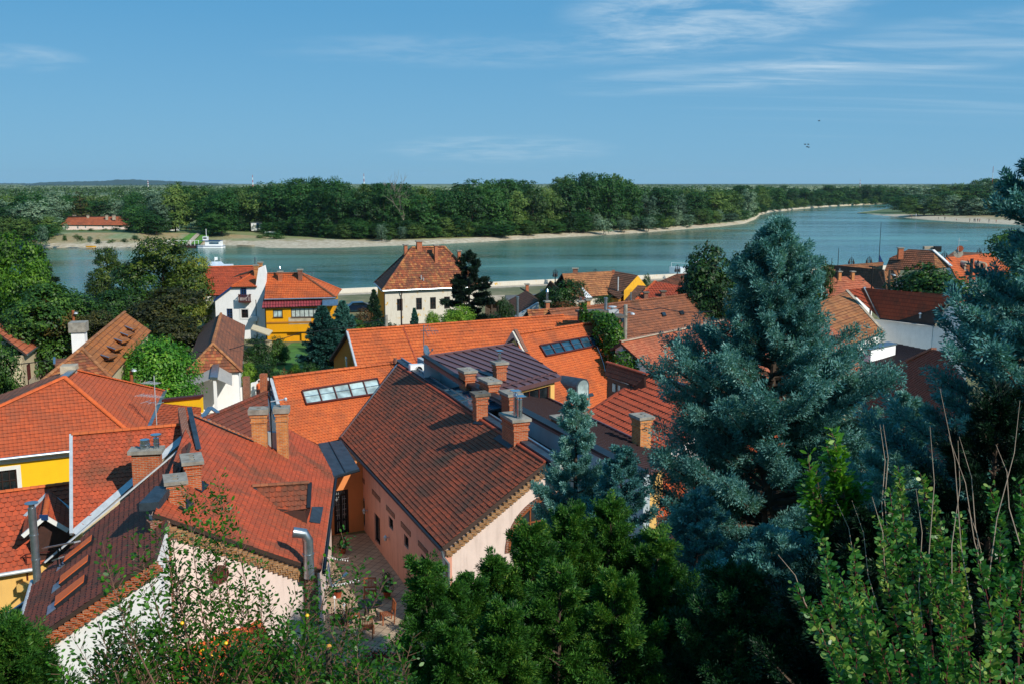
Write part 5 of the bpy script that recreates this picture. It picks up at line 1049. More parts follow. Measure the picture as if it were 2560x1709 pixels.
rooflight(t, sk2, p10, 6, M['wood_red'], M['glass_blue'], h=.1); g0 = rL; mb = MB(); a, b_, c = rL + VT((0, 0, .25)), p10.hit(1316, 881), Z(1270, 858, rL.z - 1.3); mb.ext([a, b_ + VT((0, 0, .1)), c], (-.25, -.1, 0)); mb.build('gable_parapet', M['white_old'], t); strip(t, [c, a, b_], .25, M['brick_old'], 'coping', .1, .08)
# round topped dormer
c = p10.hit(1440, 1000); fx = d10; fy = -p10.up; base = p10.hit(1452, 992); r_ = .74; mb = MB(); n_ = 14; prof = [base + fx * (-r_ * math.cos(math.pi * i / n_)) + VT((0, 0, .75 + r_ * .8 * math.sin(math.pi * i / n_))) + fy * .15 for i in range(n_ + 1)]
full = [base - fx * r_ + fy * .15 - VT((0, 0, .3))] + prof + [base + fx * r_ + fy * .15 - VT((0, 0, .3))]; mb.ext(full, p10.up * 2.0); dr = mb.build('dormer', M['lead'], t); mb = MB(); ctr = base + fy * .16 + VT((0, 0, .75)); pr_ = [ctr + (p - fy * .15 - base - VT((0, 0, .75))) * .82 for p in prof]; mb.ext([pr_[0] - VT((0, 0, .7))] + pr_ + [pr_[-1] - VT((0, 0, .7))], fy * .03); mb.build('pane', M['glass_pale'], dr); mb = MB().ext([p + p10.n * .08 for p in pts(p10, (1437, 990), (1480, 983), (1484, 990), (1441, 1000))], p10.n * -.03); mb.build('apron_flashing', M['lead'], dr)
# lightning conductor cable
mb = MB().tube([p + p10.n * .12 for p in pts(p10, (1489, 865), (1500, 890), (1508, 915), (1513, 940))], .025, 5); mb.build('cable', M['zinc_white'], t)
# --- glazed red roof with the boarded lantern dormer
t = thing('glazed_roof_house', 'house with ribbed glossy red tiles and a low boarded dormer', 'house', (7, 54, 0))
d14 = vdir(1626, 947, 1744, 976); d14 = -AD; r14 = Z(1659, 949, 8.0); p14 = slope(r14, d14, R(24), RT); A_ = [p14.hit(1448, 1046), on_line(p14.hit(1448, 1046), d14, 1690)]; A_[0] = Z(1440, 1052, 6.1); A_[0] = p14.at(A_[0])
eg = [p14.hit(1440, 1050), p14.hit(1700, 1180)]; rr0, rr1 = on_line(r14, d14, 1620), on_line(r14, d14, 1850); e0 = p14.hit(1446, 1048); e1 = e0 + d14 * ((rr1 - e0).dot(d14)); tile_roof(t, [e0, e1, rr1, rr0], d14, M['tile_copper'], 'roman', scale=1.15); strip(t, [rr0, rr1], .3, M['lead_dark'], 'coping', .14, .1); strip(t, [rr0, e0], .25, M['tile_copper'], 'verge_flashing', .08, .06, up=p14.n)
body(t, [V2(e0) + VT((.2, 0, 0)), V2(e1) + VT((.2, 0, 0)), V2(rr1), V2(rr0)], 0, lambda x, y: p14.z(x, y) - .2, M['white'], inset=.1)
zt_ = r14.z + .7; a, b_, c, d_ = Z(1518, 907, 8.3), Z(1619, 938, 8.3), Z(1593, 965, 7.6), Z(1511, 938, 7.6); pp = PL(a, (b_ - a).cross(c - a)); d_ = pp.hit(1511, 938); tile_roof(t, [d_, c, b_, a], (b_ - a), M['tile_copper'], 'beaver', scale=1.2, name='dormer_roof'); caps(t, [a, b_], M['tile_copper'], .13, .34)
mb = MB(); q = [d_, c]; mb.ext([d_ + VT((.2, .1, -.12)), c + VT((-.1, .1, -.12)), VT((c.x - .1, c.y + .1, c.z - 1.5)), VT((d_.x + .2, d_.y + .1, d_.z - 1.5))], (.1, .15, 0)); mb.build('dormer_wall', M['wood'], t); mb = MB().ext([c + VT((-.1, .1, -.12)), b_ + VT((-.1, 0, -.12)), VT((b_.x, b_.y, b_.z - 1.3)), VT((c.x, c.y + .1, c.z - 1.5))], (-.1, 0, 0)); mb.build('dormer_cheek', M['wood'], t)
dd = (c - d_); mb = MB()
for f in (.25, .42, .6, .75): q = d_.lerp(c, f) + VT((.12, .02, -.85)); mb.box(q, .35, .04, .5, math.atan2(dd.y, dd.x))
mb.build('dormer_window', M['glass_pale'], t)
# --- bright orange pantile roof low right
t = thing('pantile_house', 'small house with a vivid orange pantile roof mostly hidden behind the blue conifers', 'house', (7, 43, 0)); q = [Z(1592, 1175, 5.3), Z(1700, 1148, 5.3)]; dd = V2(q[1] - q[0]).normalized(); pp = slope(q[0], dd, R(22)); A_ = [pp.hit(1700, 1320), q[1] + dd * 1.5]; e0 = pp.hit(1600, 1310); e1 = e0 + dd * 14; r1 = q[0] + dd * 14; tile_roof(t, [e0 - dd * .0, e1, r1, q[0]], dd, M['tile_bright'], 'roman', scale=1.3); caps(t, [q[0], r1], M['tile_bright'], .2, .5); body(t, [V2(e0), V2(e1), V2(r1), V2(q[0])], 0, lambda x, y: pp.z(x, y) - .2, M['brick_red'], inset=.3)
# --- pale red roof and brown roof behind
t = thing('pale_roof_house', 'broad pale red flat tiled roof between the ivy and the tall blue conifer', 'house', (16, 78, 0)); d13 = vdir(1550, 855, 1850, 793); r = Z(1550, 856, 8.0); p13 = slope(r, d13, R(34)); rR = on_line(r, d13, 2010); e0 = p13.hit(1600, 1010); e0 = p13.hit(1575, 925); eL = p13.hit(1640, 1030); k = (e0 - r).dot(-p13.up); eR = rR - p13.up * 8.5; eR = p13.at(eR); eLL = p13.at(r - p13.up * 8.5)
gabled(t, p13, eLL + d13 * .6, eR, rR, r, M['tile_pale'], M['white'], 'beaver', scale=1.05, run=.9); strip(t, [r, rR], .3, M['stone'], 'ridge_mortar', .08, .08)
t = thing('brown_roof_house', 'long weathered brown tiled roof with small hatches behind the ivy clad stack', 'house', (15, 98, 0)); d12 = vdir(1500, 764, 1735, 735); r = Z(1420, 775, 8.4); r = Z(1510, 763, 8.4); r = on_line(r, d12, 1372); p12 = slope(r, d12, R(36)); rR = on_line(r, d12, 1742); eL = p12.at(r - p12.up * 6.5); eR = p12.at(rR - p12.up * 6.5 + d12 * 2.5)
gabled(t, p12, eL, eR, rR, r, M['tile_brown'], M['white_old'], 'wave', scale=1.05)
for x, y in ((1555, 803), (1657, 788), (1702, 784)):
    q = pts(p12, (x - 6, y - 4), (x + 4, y - 5), (x + 8, y + 4), (x - 1, y + 5)); mb = MB().ext([p + p12.n * .15 for p in q], -p12.n * .15); w = mb.build('roof_hatch', M['lead_dark'], t); mb = MB(); c = sum(q, Vector()) / 4; mb.ext([c + (p - c) * .75 + p12.n * .17 for p in q], -p12.n * .02); mb.build('pane', M['glass'], w)
strip(t, [p12.hit(1730, 738), p12.hit(1748, 762)], .25, M['zinc'], 'flashing', .06, .08)
# --- ivy clad stack and wall
t = thing('ivy_stack', 'massive old brick chimney stack overgrown with ivy between the orange and brown roofs', 'chimney stack', (6, 80, 0))
P = Z(1478, 800, 7.0); P = VT((YD(1478, 800, 80).x, 80, 0)); mb = MB().box((P.x, P.y, 0), 1.9, 1.2, zat(P, 776) - .15, R(20)); mb.build('brick_stack', M['brick_red'], t); mb = MB().box((P.x, P.y, zat(P, 776) - .15), 2.2, 1.5, .15, R(20)); mb.build('slab', M['concrete_dk'], t)
P2_ = VT((YD(1515, 850, 77).x, 77, 0)); z2 = zat(P2_, 788); mb = MB().box((P2_.x, P2_.y, 0), 1.9, 1.3, z2 - .15, R(15)); mb.build('brick_stack', M['brick_red'], t); mb = MB().box((P2_.x + .3, P2_.y, z2 - .15), 2.3, 1.5, .15, R(15)); mb.build('slab', M['concrete_dk'], t)
mb = MB(); q = VT((P.x + 1.2, P.y + .4, zat(P, 777))); mb.tube([q, q + VT((0, 0, .95))], .13, 10); mb.tube([q + VT((0, 0, .9)), q + VT((0, 0, 1.02))], .16, 10); mb.build('flue_pipe', M['zinc'], t, smooth=True); mb = MB().box(q + VT((.55, 0, -.25)), .9, .6, .3, .3); mb.lathe(q + VT((.55, 0, .05)), [(.12, 0), (.12, .18), (.36, .2), (.30, .27), (.03, .3)], 14); mb.build('vent_cowl', M['zinc_white'], t)
# street lamp pole in front of the brown roof
def pole(name, label, P, ztop, r, m, arm=None, cat='utility pole', lean=0):
    t = thing(name, label, cat, P); mb = MB().tube([P - VT((0, 0, .3)), VT((P.x + lean, P.y, ztop))], [r * 1.25, r], 8); mb.build('post', m, t, smooth=True)
    if arm: q = VT((P.x + lean, P.y, arm[0])); mb = MB().tube([q, q + VT((arm[1] * .5, -.1, .12)), q + VT((arm[1], -.2, .08))], .03, 6); mb.lathe(q + VT((arm[1], -.2, .0)), [(.05, .1), (.16, .04), (.2, -.04), (.02, -.06)], 12); mb.build('lamp_head', M['zinc_white'], t, smooth=True)
    return t
Pp = VT((YD(1561, 845, 79).x, 79, 0)); pl_c = pole('lamp_post', 'grey concrete post with a curved lamp head standing in front of the brown roof', Pp, zat(Pp, 762), .16, M['concrete'], (zat(Pp, 784), .55), lean=.05)
# --- low mottled ridge left of the stack
t = thing('mottled_ridge_house', 'low house with a very mottled lichen stained tiled roof strip behind the long orange roof', 'house', (8, 100, 0)); r = Z(1318, 778, 7.4); dd = vdir(1318, 778, 1455, 770); pp = slope(r, dd, R(40)); rR = on_line(r, dd, 1500); eL, eR = pp.at(r - pp.up * 5), pp.at(rR - pp.up * 5); gabled(t, pp, eL - dd * .8, eR, rR, r, M['tile_old'], M['brick_red'], 'big', scale=1.2)
for x, yb, ty, m_, fl_ in ((1368, 772, 752, 'brick', ((0, 0, .1, .9, 'cone'),)), (1452, 770, 752, 'brick_y', ((0, 0, .1, .35, 'none'),)), (1470, 768, 748, 'brick_y', ())):
    P = VT((YD(x, yb, r.y + 1 + (x - 1318) * .03).x, r.y + 1 + (x - 1318) * .03, 6.9)); chimney(t, P, zat(P, ty), .38, .38, R(20), M[m_], holes=0, corbel=False, flues=fl_)
# --- small shed roof with chimney left of it
t = thing('brick_shed', 'small shed with a dark brown gabled roof and a thin brick chimney near the quay', 'shed', (2, 128, 0)); ap = Z(1316, 727, 4.6); e1 = Z(1290, 782, 2.7); e2 = Z(1348, 752, 3.0); dd = (Z(1262, 752, 3) - e1); bk = ap + VT((-1.2, 4.0, 0)); q1 = Z(1274, 745, 4.0)
dd = VT((.2, -.98, 0)).normalized(); pp = slope(ap, dd, R(36), RT); tile_roof(t, [pp.hit(1270, 752), pp.hit(1290, 787), pp.hit(1345, 752), ap], dd, M['tile_umber'], 'wave'); q = pp.hit(1290, 787); fr = VT((.95, .3, 0)); 
mb = MB(); a = pp.hit(1290, 789); b_ = pp.hit(1347, 753); mb.ext([V2(a), V2(b_) , b_ + VT((0, 0, -.15)), a + VT((0, 0, -.1))], (-.2, .3, 0)); mb.build('wall', M['white_blue'], t); r2_ = slope(ap, dd, R(36), LF); tile_roof(t, [r2_.at(ap + VT((3.0, .6, 0))), r2_.at(ap + VT((2.2, 3.4, 0))), ap + VT((-.8, 4, 0)), ap], dd, M['tile_brown'], 'flat', scale=1.4); body(t, [V2(pp.hit(1272, 752)), V2(a), V2(ap)], 0, lambda x, y: pp.z(x, y) - .2, M['white_blue'], inset=.1)
chimney(t, ap + VT((.1, .3, -.3)), zat(ap, 710), .4, .4, R(10), M['brick'], holes=0, corbel=False)
P = VT((YD(1294, 790, 115).x, 115, 0)); mb = MB().tube([P, VT((P.x, P.y, zat(P, 745)))], .14, 10); mb.tube([VT((P.x, P.y, zat(P, 748))), VT((P.x, P.y, zat(P, 742)))], .18, 10); mb.build('flue_pipe', M['zinc'], t, smooth=True)
# timber barn
t = thing('timber_barn', 'open grey timber shed with a pale flat roof beside the dark spruce', 'shed', (-2, 130, 0)); q = [Z(1214, 752, 3.1), Z(1262, 752, 3.1), Z(1262, 738, 3.6), Z(1218, 738, 3.6)]; mb = MB().ext(q, (0, 0, -.15)); mb.build('roof', M['stone'], t); mb = MB()
for f in (0, .33, .66, 1): c = q[0].lerp(q[1], f); mb.bar(V2(c), c, .15)
mb.bar(V2(q[0]) + VT((0, 0, .3)), V2(q[1]) + VT((0, 0, 2.2)), .1); mb.bar(V2(q[1]) + VT((0, 0, .3)), V2(q[0]) + VT((0, 0, 2.2)), .1); mb.build('timber_frame', M['wood_grey'], t); body(t, [V2(q[0]) + VT((0, 1, 0)), V2(q[1]) + VT((0, 1, 0)), V2(q[2]), V2(q[3])], 0, 2.8, M['wood_grey'])
# --- old white house with the great mottled hipped roof
t = thing('old_riverside_house', 'tall old white house with peeling plaster and a big mottled hipped roof by the river', 'house', (-8, 135, 0))
ze = 5.6; c0 = Z(956, 728, ze); d4 = vdir(956, 728, 1122, 721); d4l = V2(Z(934, 706, ze) - c0).normalized(); p4 = slope(c0, d4, R(46)); ap = p4.hit(1030, 620); apR = on_line(ap, d4, 1111); eR = on_line(c0, d4, 1206); eBl = c0 + d4l * 10.5
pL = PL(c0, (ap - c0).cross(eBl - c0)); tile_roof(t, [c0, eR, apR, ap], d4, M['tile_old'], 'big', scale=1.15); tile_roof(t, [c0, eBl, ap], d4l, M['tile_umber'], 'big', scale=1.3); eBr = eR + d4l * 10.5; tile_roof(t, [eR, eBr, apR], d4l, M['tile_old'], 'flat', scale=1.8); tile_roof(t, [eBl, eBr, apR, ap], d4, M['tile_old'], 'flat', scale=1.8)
caps(t, [c0, ap, apR, eR], M['tile_old'], .18, .5); caps(t, [eBl, ap], M['tile_umber'], .18, .5)
nf = VT((d4.y, -d4.x, 0)); w0 = V2(c0) + d4 * .45 - nf * .4; w1 = V2(eR) - d4 * .45 - nf * .4; os_ = [span(w0, w1, x0, y0, x0 + 15, y0 + 29) for x0, y0 in ((992, 748), (1040, 745.5), (1075, 744), (1110, 742.5))]; _, wi = wall(t, w0, w1, 0, ze - .1, M['white_old'], opens=os_)
for o_ in os_: window(t, wi, o_, M['frame_b'], M['glass'], (1, 1), .1, rec=.1)
wb = w0 + d4l * 9.6; body(t, [w1, w1 + d4l * 9.6, wb, w0], 0, ze - .1, M['yellow'], skip=(3,)); gutter(t, c0 + nf * .06, eR + nf * .06, M['zinc'], .1); gutter(t, c0 - d4 * .06, eBl - d4 * .06, M['zinc'], .1)
mb = MB(); q = c0 + d4 * 2.6 + nf * .05; mb.tube([q, q - VT((0, 0, .3)), V2(q) - nf * .35 + VT((0, 0, 4.8)), V2(q) - nf * .35], .07, 8); mb.build('downpipe', M['frame_b'], t); mb = MB().ext([w0 + d4 * 2 + nf * .01 + VT((0, 0, 0)), w1 + nf * .01, w1 + nf * .01 + VT((0, 0, 1.0)), w0 + d4 * 2 + nf * .01 + VT((0, 0, 1.1))], nf * .03); mb.build('brick_plinth', M['brick_old'], t)
for x, yb, ty, w_ in ((1016, 636, 611, .42), (1048, 624, 602, .72), (1090, 654, 612, .42)):
    P = p4.hit(x, yb) if x > 1020 else p4.hit(1018, 634) + VT((-.3, .8, -.6)); chimney(t, P, zat(P, ty), w_, .45, math.atan2(d4.y, d4.x), M['brick'], holes=0, corbel=False)
P = p4.hit(1148, 660); chimney(t, P, zat(P, 626), .4, .4, .3, M['brick'], holes=0, corbel=False)
mb = MB(); P = p4.hit(1053, 700); mb.tube([P, P + VT((0, -.1, .6))], .08, 8); mb.tube([P + VT((.3, -.1, -.1)), P + VT((.3, -.2, .25))], .08, 8); mb.tube([P + VT((-.1, -.1, -.5)), P + VT((-.1, -.2, -.2))], .08, 8); mb.build('vent_pipe', M['zinc_white'], t)
# --- yellow house with the claret awning
t = thing('yellow_veranda_house', 'yellow house with an orange hipped roof and a claret tiled veranda roof', 'house', (-25, 124, 0))
d3 = VT((.995, .10, 0)).normalized(); p3 = slope(Z(750, 747, 5.3), d3, R(33)); eL, eR = p3.hit(661, 749), p3.hit(840, 745); rL, rR = p3.hit(666, 685), p3.hit(753, 684); n3 = VT((d3.y, -d3.x, 0)); eBr = eR - n3 * 9; eBl = eL - n3 * 9; rL.z = rR.z = (rL.z + rR.z) / 2
tile_roof(t, [eL, eR, rR, rL], d3, M['tile_orange'], 'big', scale=1.1, label='patchy orange and brown tiled main roof'); tile_roof(t, [eR, eBr, rR], -n3, M['tile_orange'], 'big', scale=1.1); tile_roof(t, [eBl, eBr, rR, rL], d3, M['tile_brown'], 'flat', scale=1.8); caps(t, [eR, rR, rL], M['tile_brown'], .16, .45); caps(t, [eBr, rR], M['tile_orange'], .16, .45)
a3 = vdir(655, 771, 805, 765); y0 = 121.0; vl = [YD(655, 771, y0), YD(806, 765, y0 + 1), None, None]; tq = [vl[0], vl[1], YD(806, 742, y0 + 3.2), YD(660, 741, y0 + 1.6)]; pv_ = PL(tq[0], (tq[1] - tq[0]).cross(tq[3] - tq[0])); tq[2] = pv_.hit(806, 737); tile_roof(t, tq, V2(tq[1] - tq[0]), M['tile_claret'], 'roman', scale=1.3, name='veranda_roof', label='claret sheet tile roof over the veranda')
w0, w1 = V2(tq[0]) + VT((.35, .45, 0)), V2(tq[1]) + VT((0, .45, 0)); dd = (w1 - w0).normalized(); w1 = w0 + dd * 6.2; w1 = V2(on_seg(w0, w1, 796, 780)); os_ = [span(w0, w1, 682, 775, 707, 794), span(w0, w1, 727, 771, 795, 793)]; _, wi = wall(t, w0, w1, 1.2, tq[0].z - .05, M['yellow'], opens=os_, out=-VT((0, 1, 0))); window(t, wi, os_[0], M['frame_b'], M['glass_pale'], (1, 0), .08, sill=M['frame_b']); window(t, wi, os_[1], M['frame_b'], M['curtain'], (5, 0), .08, sill=M['frame_b'])
q0, q1 = w0 + VT((0, .25, 0)), V2(on_seg(w0, w1, 832, 780)) + VT((0, .3, 0)); og = span(q0, q1, 717, 823, 754, 851); og = (og[0], og[1], .02, og[3]); ow = span(q0, q1, 770, 823, 783, 836); _, wi2 = wall(t, q0, q1, 0, 2.3, M['yellow'], opens=[og, ow]); window(t, wi2, ow, M['frame_b'], M['glass'], (0, 0), .07)
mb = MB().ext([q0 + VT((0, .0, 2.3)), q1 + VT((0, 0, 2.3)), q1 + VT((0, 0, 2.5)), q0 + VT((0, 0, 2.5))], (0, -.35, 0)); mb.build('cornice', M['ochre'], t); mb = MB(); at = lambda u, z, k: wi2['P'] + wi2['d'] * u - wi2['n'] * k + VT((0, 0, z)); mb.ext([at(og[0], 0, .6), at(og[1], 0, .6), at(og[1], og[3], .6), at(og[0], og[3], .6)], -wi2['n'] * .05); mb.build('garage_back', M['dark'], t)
mb = MB(); o2 = span(w0, w1, 721, 794, 778, 810); mb.ext([wi['P'] + wi['d'] * o2[0] + wi['n'] * .0 + VT((0, 0, o2[2])), wi['P'] + wi['d'] * o2[1] + VT((0, 0, o2[2])), wi['P'] + wi['d'] * o2[1] + VT((0, 0, o2[3])), wi['P'] + wi['d'] * o2[0] + VT((0, 0, o2[3]))], wi['n'] * .02); mb.build('bare_render', M['stone'], t)
body(t, [V2(eL) + n3 * -.4 + d3 * .3, V2(eR) - n3 * .4 - d3 * .4, V2(eBr) - d3 * .4 + n3 * .4, V2(eBl) + n3 * .4 + d3 * .3], 0, 5.1, M['yellow']); gutter(t, eL + n3 * .05, eR + n3 * .05, M['zinc'], .09)
mb = MB().ext([YD(806, 749, 122.5), YD(845, 748, 122.5), YD(845, 763, 121.2), YD(806, 764, 121.2)], (0, 0, -.1)); mb.build('side_canopy', M['zinc'], t)
for x, yb, ty, fl_ in ((701, 701, 678, ((0, 0, .1, .35, 'cone'),)), (751, 699, 673, ())): P = p3.hit(x, yb); chimney(t, P, zat(P, ty), .48, .5, .1, M['brick'] if x < 720 else M['brick_old'], holes=0, flues=fl_)
# --- white house with the blue edged gable and small balcony
t = thing('white_balcony_house', 'white house with a small dark wooden balcony and orange roofs by the river', 'house', (-36, 126, 0)); Y_ = 124.0
out = [(540, 845), (539, 750), (582, 717), (639, 716), (646, 671), (661, 664), (665, 684), (661, 745), (641, 845)]; P_ = [YD(x, y, Y_) for x, y in out]
W0, W1 = YD(540, 800, Y_), YD(640, 800, Y_)
door = span(W0, W1, 602, 720, 617, 742); wn = span(W0, W1, 603, 774, 621, 795); ar = span(W0, W1, 566, 772, 582, 799)
_, wi = wall(t, W0, W1, 0, zat(V2(W0), 750), M['white'], opens=[wn, ar])
mb = MB().ext([P_[1], P_[2], P_[3], VT((P_[3].x, Y_, P_[1].z))], (0, .3, 0)); g_ = mb.build('gable', M['white'], t); mb = MB().ext([VT((P_[3].x, Y_, 0)), P_[3], P_[4], P_[5], P_[6], P_[7], VT((P_[7].x, Y_, 0))], (0, .6, 0)); mb.build('fire_wall', M['white'], t)
window(t, wi, wn, M['frame_b'], M['glass'], (1, 1), .09, trim=M['frame_w'], tw=.2); window(t, wi, ar, M['blue_p'], M['glass'], (1, 3), .09)
wi3 = dict(P=VT((W0.x, Y_ - .1, 0)), d=VT((1, 0, 0)), n=VT((0, -1, 0)), ln=5); window(t, wi3, door, M['blue_p'], M['glass'], (1, 3), .08, name='balcony_door', rec=.02)
bl = thing; c = YD(610, 752, Y_ - .5); x0_, x1_ = YD(597, 750, Y_ - .8).x, YD(624, 750, Y_ - .8).x; zb = zat(VT((0, Y_ - .8, 0)), 757); zt_ = zat(VT((0, Y_ - .8, 0)), 738); mb = MB().ext([(x0_, Y_, zb), (x1_, Y_, zb), (x1_, Y_ - .85, zb), (x0_, Y_ - .85, zb)], (0, 0, .12)); mb.bar((x0_, Y_ - .82, zt_), (x1_, Y_ - .82, zt_), .08)
for f in [i / 9 for i in range(10)]: x = x0_ + (x1_ - x0_) * f; mb.bar((x, Y_ - .82, zb), (x, Y_ - .82, zt_ + (.12 if f in (0, 1) else 0)), .09, .05)
for x in (x0_, x1_): mb.bar((x, Y_ - .82, zt_), (x, Y_, zt_), .07); mb.bar((x, Y_ - .4, zb), (x, Y_ - .4, zt_), .08)
mb.build('balcony', M['wood_red'], t)
pr2 = slope(YD(600, 667, 131.5), VT((1, .02, 0)), R(40)); A_ = pts(pr2, (500, 762), (655, 762), (644, 666), (505, 669)); A_ = [pr2.hit(505, 740), pr2.hit(641, 735), pr2.hit(644, 666), pr2.hit(507, 669)]; tile_roof(t, A_, pr2.d, M['tile_copper'], 'beaver', scale=1.4); caps(t, [A_[3], A_[2]], M['tile_bright'], .14, .4); mb = MB(); 
body(t, [V2(A_[0]) + VT((.4, .3, 0)), V2(A_[1]), V2(A_[2]) + VT((0, 4, 0)), V2(A_[3]) + VT((.4, 4, 0))], 0, min(A_[0].z, 4.5), M['white']); bk = [A_[3] + VT((0, 6, -4.6)), A_[2] + VT((0, 6, -4.6))]; tile_roof(t, [bk[0], bk[1], A_[2], A_[3]], pr2.d, M['tile_copper'], 'flat', scale=1.6)
hp = [YD(578, 718, Y_ - .3), YD(642, 717, Y_ - .3), YD(637, 679, Y_ + 5)]; tile_roof(t, hp, V2(hp[1] - hp[0]), M['tile_bright'], 'beaver', scale=1.3); lq = YD(534, 752, Y_ - .2); tile_roof(t, [hp[0], lq, YD(549, 742, Y_ + 6), hp[2]], V2(hp[2] - hp[0]), M['tile_brown'], 'flat', scale=1.4); strip(t, [hp[0], hp[2]], .2, M['tile_bright'], 'hip_tiles', .12, .06); strip(t, [hp[0], lq], .12, M['blue_p'], 'barge_board', .2, -.05); strip(t, [YD(546, 716, 130), YD(600, 692, 130.5), YD(634, 682, 131)], .8, M['under'], 'shadow_swoop', .15, .3)  # last strip: dark curved band standing for a shadow across the roof
for x, yb, ty, fl_ in ((641, 690, 662, ((-.1, 0, .09, 1.0, 'none'),)), (651, 672, 655, ())): P = YD(x, yb, 127.5 if x < 645 else 129); chimney(t, P, zat(P, ty), .45, .45, 0, M['brick_y'], holes=0, flues=fl_)
mb = MB().box(YD(636, 803, Y_ - .3), .8, .35, .6, 0); mb.build('air_conditioner', M['white_p'], t)
# lean-to between the two
t = thing('plank_lean_to', 'small lean-to with a sloping plank roof between the white and the yellow house', 'lean-to', (-30, 116, 0)); q = [YD(632, 810, 115), YD(682, 827, 113), YD(675, 838, 112), YD(637, 822, 112.5)]; q = [YD(633, 811, 117), YD(682, 826, 116), YD(672, 838, 113), YD(627, 822, 114)]; mb = MB().ext(q, (0, 0, -.12)); mb.build('roof', M['beige'], t); body(t, [V2(p) for p in q], 0, 1.2, M['beige'], inset=.2)
# --- hipped barn-like house with the awning
t = thing('steep_hip_house', 'white house under a steep brown red hipped roof with a grey fabric awning in front', 'house', (-27, 92, 0)); ze = 3.5; c0 = Z(605, 929, ze); eF = Z(612.5, 814, ze); dr_ = (eF - c0).normalized(); p5 = slope(c0, dr_, R(44), LF); rn, rf_ = p5.hit(532, 859), p5.hit(552.5, 785); rn.z = rf_.z = (rn.z + rf_.z) / 2; L_ = (eF - c0).length; cl = Z(470, 925, ze); cl = c0 + (cl - c0).normalized() * 8.2
k = (rn - c0).dot(p5.up); cl = c0 + p5.up * 2 * k; clF = eF + p5.up * 2 * k
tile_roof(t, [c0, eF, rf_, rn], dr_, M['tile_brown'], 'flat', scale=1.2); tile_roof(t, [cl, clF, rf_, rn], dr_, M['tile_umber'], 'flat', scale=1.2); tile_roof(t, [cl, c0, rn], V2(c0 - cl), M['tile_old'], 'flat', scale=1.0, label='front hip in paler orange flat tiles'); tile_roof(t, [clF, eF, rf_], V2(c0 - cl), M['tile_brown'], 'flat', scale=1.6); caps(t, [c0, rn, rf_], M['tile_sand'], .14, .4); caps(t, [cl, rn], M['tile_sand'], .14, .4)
body(t, [V2(c0) + p5.up * .3 + dr_ * .3, V2(eF) + p5.up * .3, V2(clF) - p5.up * .3, V2(cl) - p5.up * .3 + dr_ * .3], 0, ze - .1, M['white'])
ws = thing('fabric_awning', 'grey two winged fabric awning with a bluish centre strip on a white post', 'awning', Z(540, 985, 0)); Ya = c0.y - 3.2; Yb = c0.y + .2
c = [YD(531, 911, Yb), YD(548, 910, Yb), YD(544, 946, Ya), YD(525, 945, Ya)]; cloth = flat('awning_cloth', '#9a9690', .85, 0, .1, 3)
mb = MB().ext([YD(529, 915, Yb), YD(471, 941, Yb), YD(461, 969, Ya), YD(525, 947, Ya)], (0, 0, -.04)); mb.ext([YD(549, 913, Yb), YD(580, 929, Yb), YD(580, 962, Ya), YD(544, 947, Ya)], (0, 0, -.04)); mb.build('awning_wing', cloth, ws); mb = MB().ext([p + VT((0, 0, .12)) for p in c], (0, 0, -.2)); mb.build('centre_strip', M['zinc'], ws); mb = MB(); q = YD(537, 950, Ya + .2); mb.bar(V2(q), q, .22); mb.build('post', M['white'], ws)
# whitewashed kiosk and yard walls
t = thing('whitewashed_wall', 'whitewashed yard wall with a small tiled box, a wagon wheel and a plant trough', 'wall', Z(560, 1018, 0)); a, b_, c = Z(541, 1020, 0), Z(558, 1020, 0), Z(618, 1000, 0); mb = MB().ext([a, b_, b_ + VT((0, 0, 1.55)), a + VT((0, 0, 1.55))], (0, .7, 0)); dd = c - b_; mb.ext([b_ + VT((0, .1, 0)), c, c + VT((0, 0, 1.35)), b_ + VT((0, .1, 1.35))], (0, .3, 0)); mb.build('wall', M['white'], t)
mb = MB().ext([a + VT((-.1, -.1, 1.55)), b_ + VT((.1, -.1, 1.55)), b_ + VT((.1, .8, 1.9)), a + VT((-.1, .8, 1.9))], (0, 0, .1)); mb.build('tile_cap', M['tile_copper'], t); mb = MB().tube([Z(549.5, 985, 0) * 0 + YD(549.5, 985.5, a.y - .06) + VT((.2 * math.cos(k * .5236), 0, .2 * math.sin(k * .5236))) for k in range(13)], .05, 6, caps=False); mb.build('wheel', M['wood'], t)
wq = dd.normalized(); q = b_ + dd * .28; mb = MB().ext([q + VT((0, -.02, .5)), q + wq * .25 + VT((0, -.02, .5)), q + wq * .25 + VT((0, -.02, 1.1)), q + VT((0, -.02, 1.1))], (0, .2, 0)); mb.build('niche', M['wood'], t); tr_ = thing('plant_trough', 'pale stone trough with tufts of dry grass in front of the whitewashed wall', 'planter', Z(577, 1020, 0)); mb = MB().box(Z(577, 1020, 0), .95, .4, .38, R(18)); mb.build('trough', M['beige'], tr_)
rng = np.random.default_rng(5); C = np.array(Z(577, 1020, .55)) + rng.normal(size=(260, 3)) * [.28, .1, .14]; D = nrm(rng.normal(size=(260, 3)) * .35 + [0, 0, 1]); link_mesh(mesh_from(leaf_arrays(C, D, perp(D, rng), .35, .02)), 'dry_grass', leafmat('dry_grass', ['#7a7030', '#a89848', '#c8b870']), tr_)
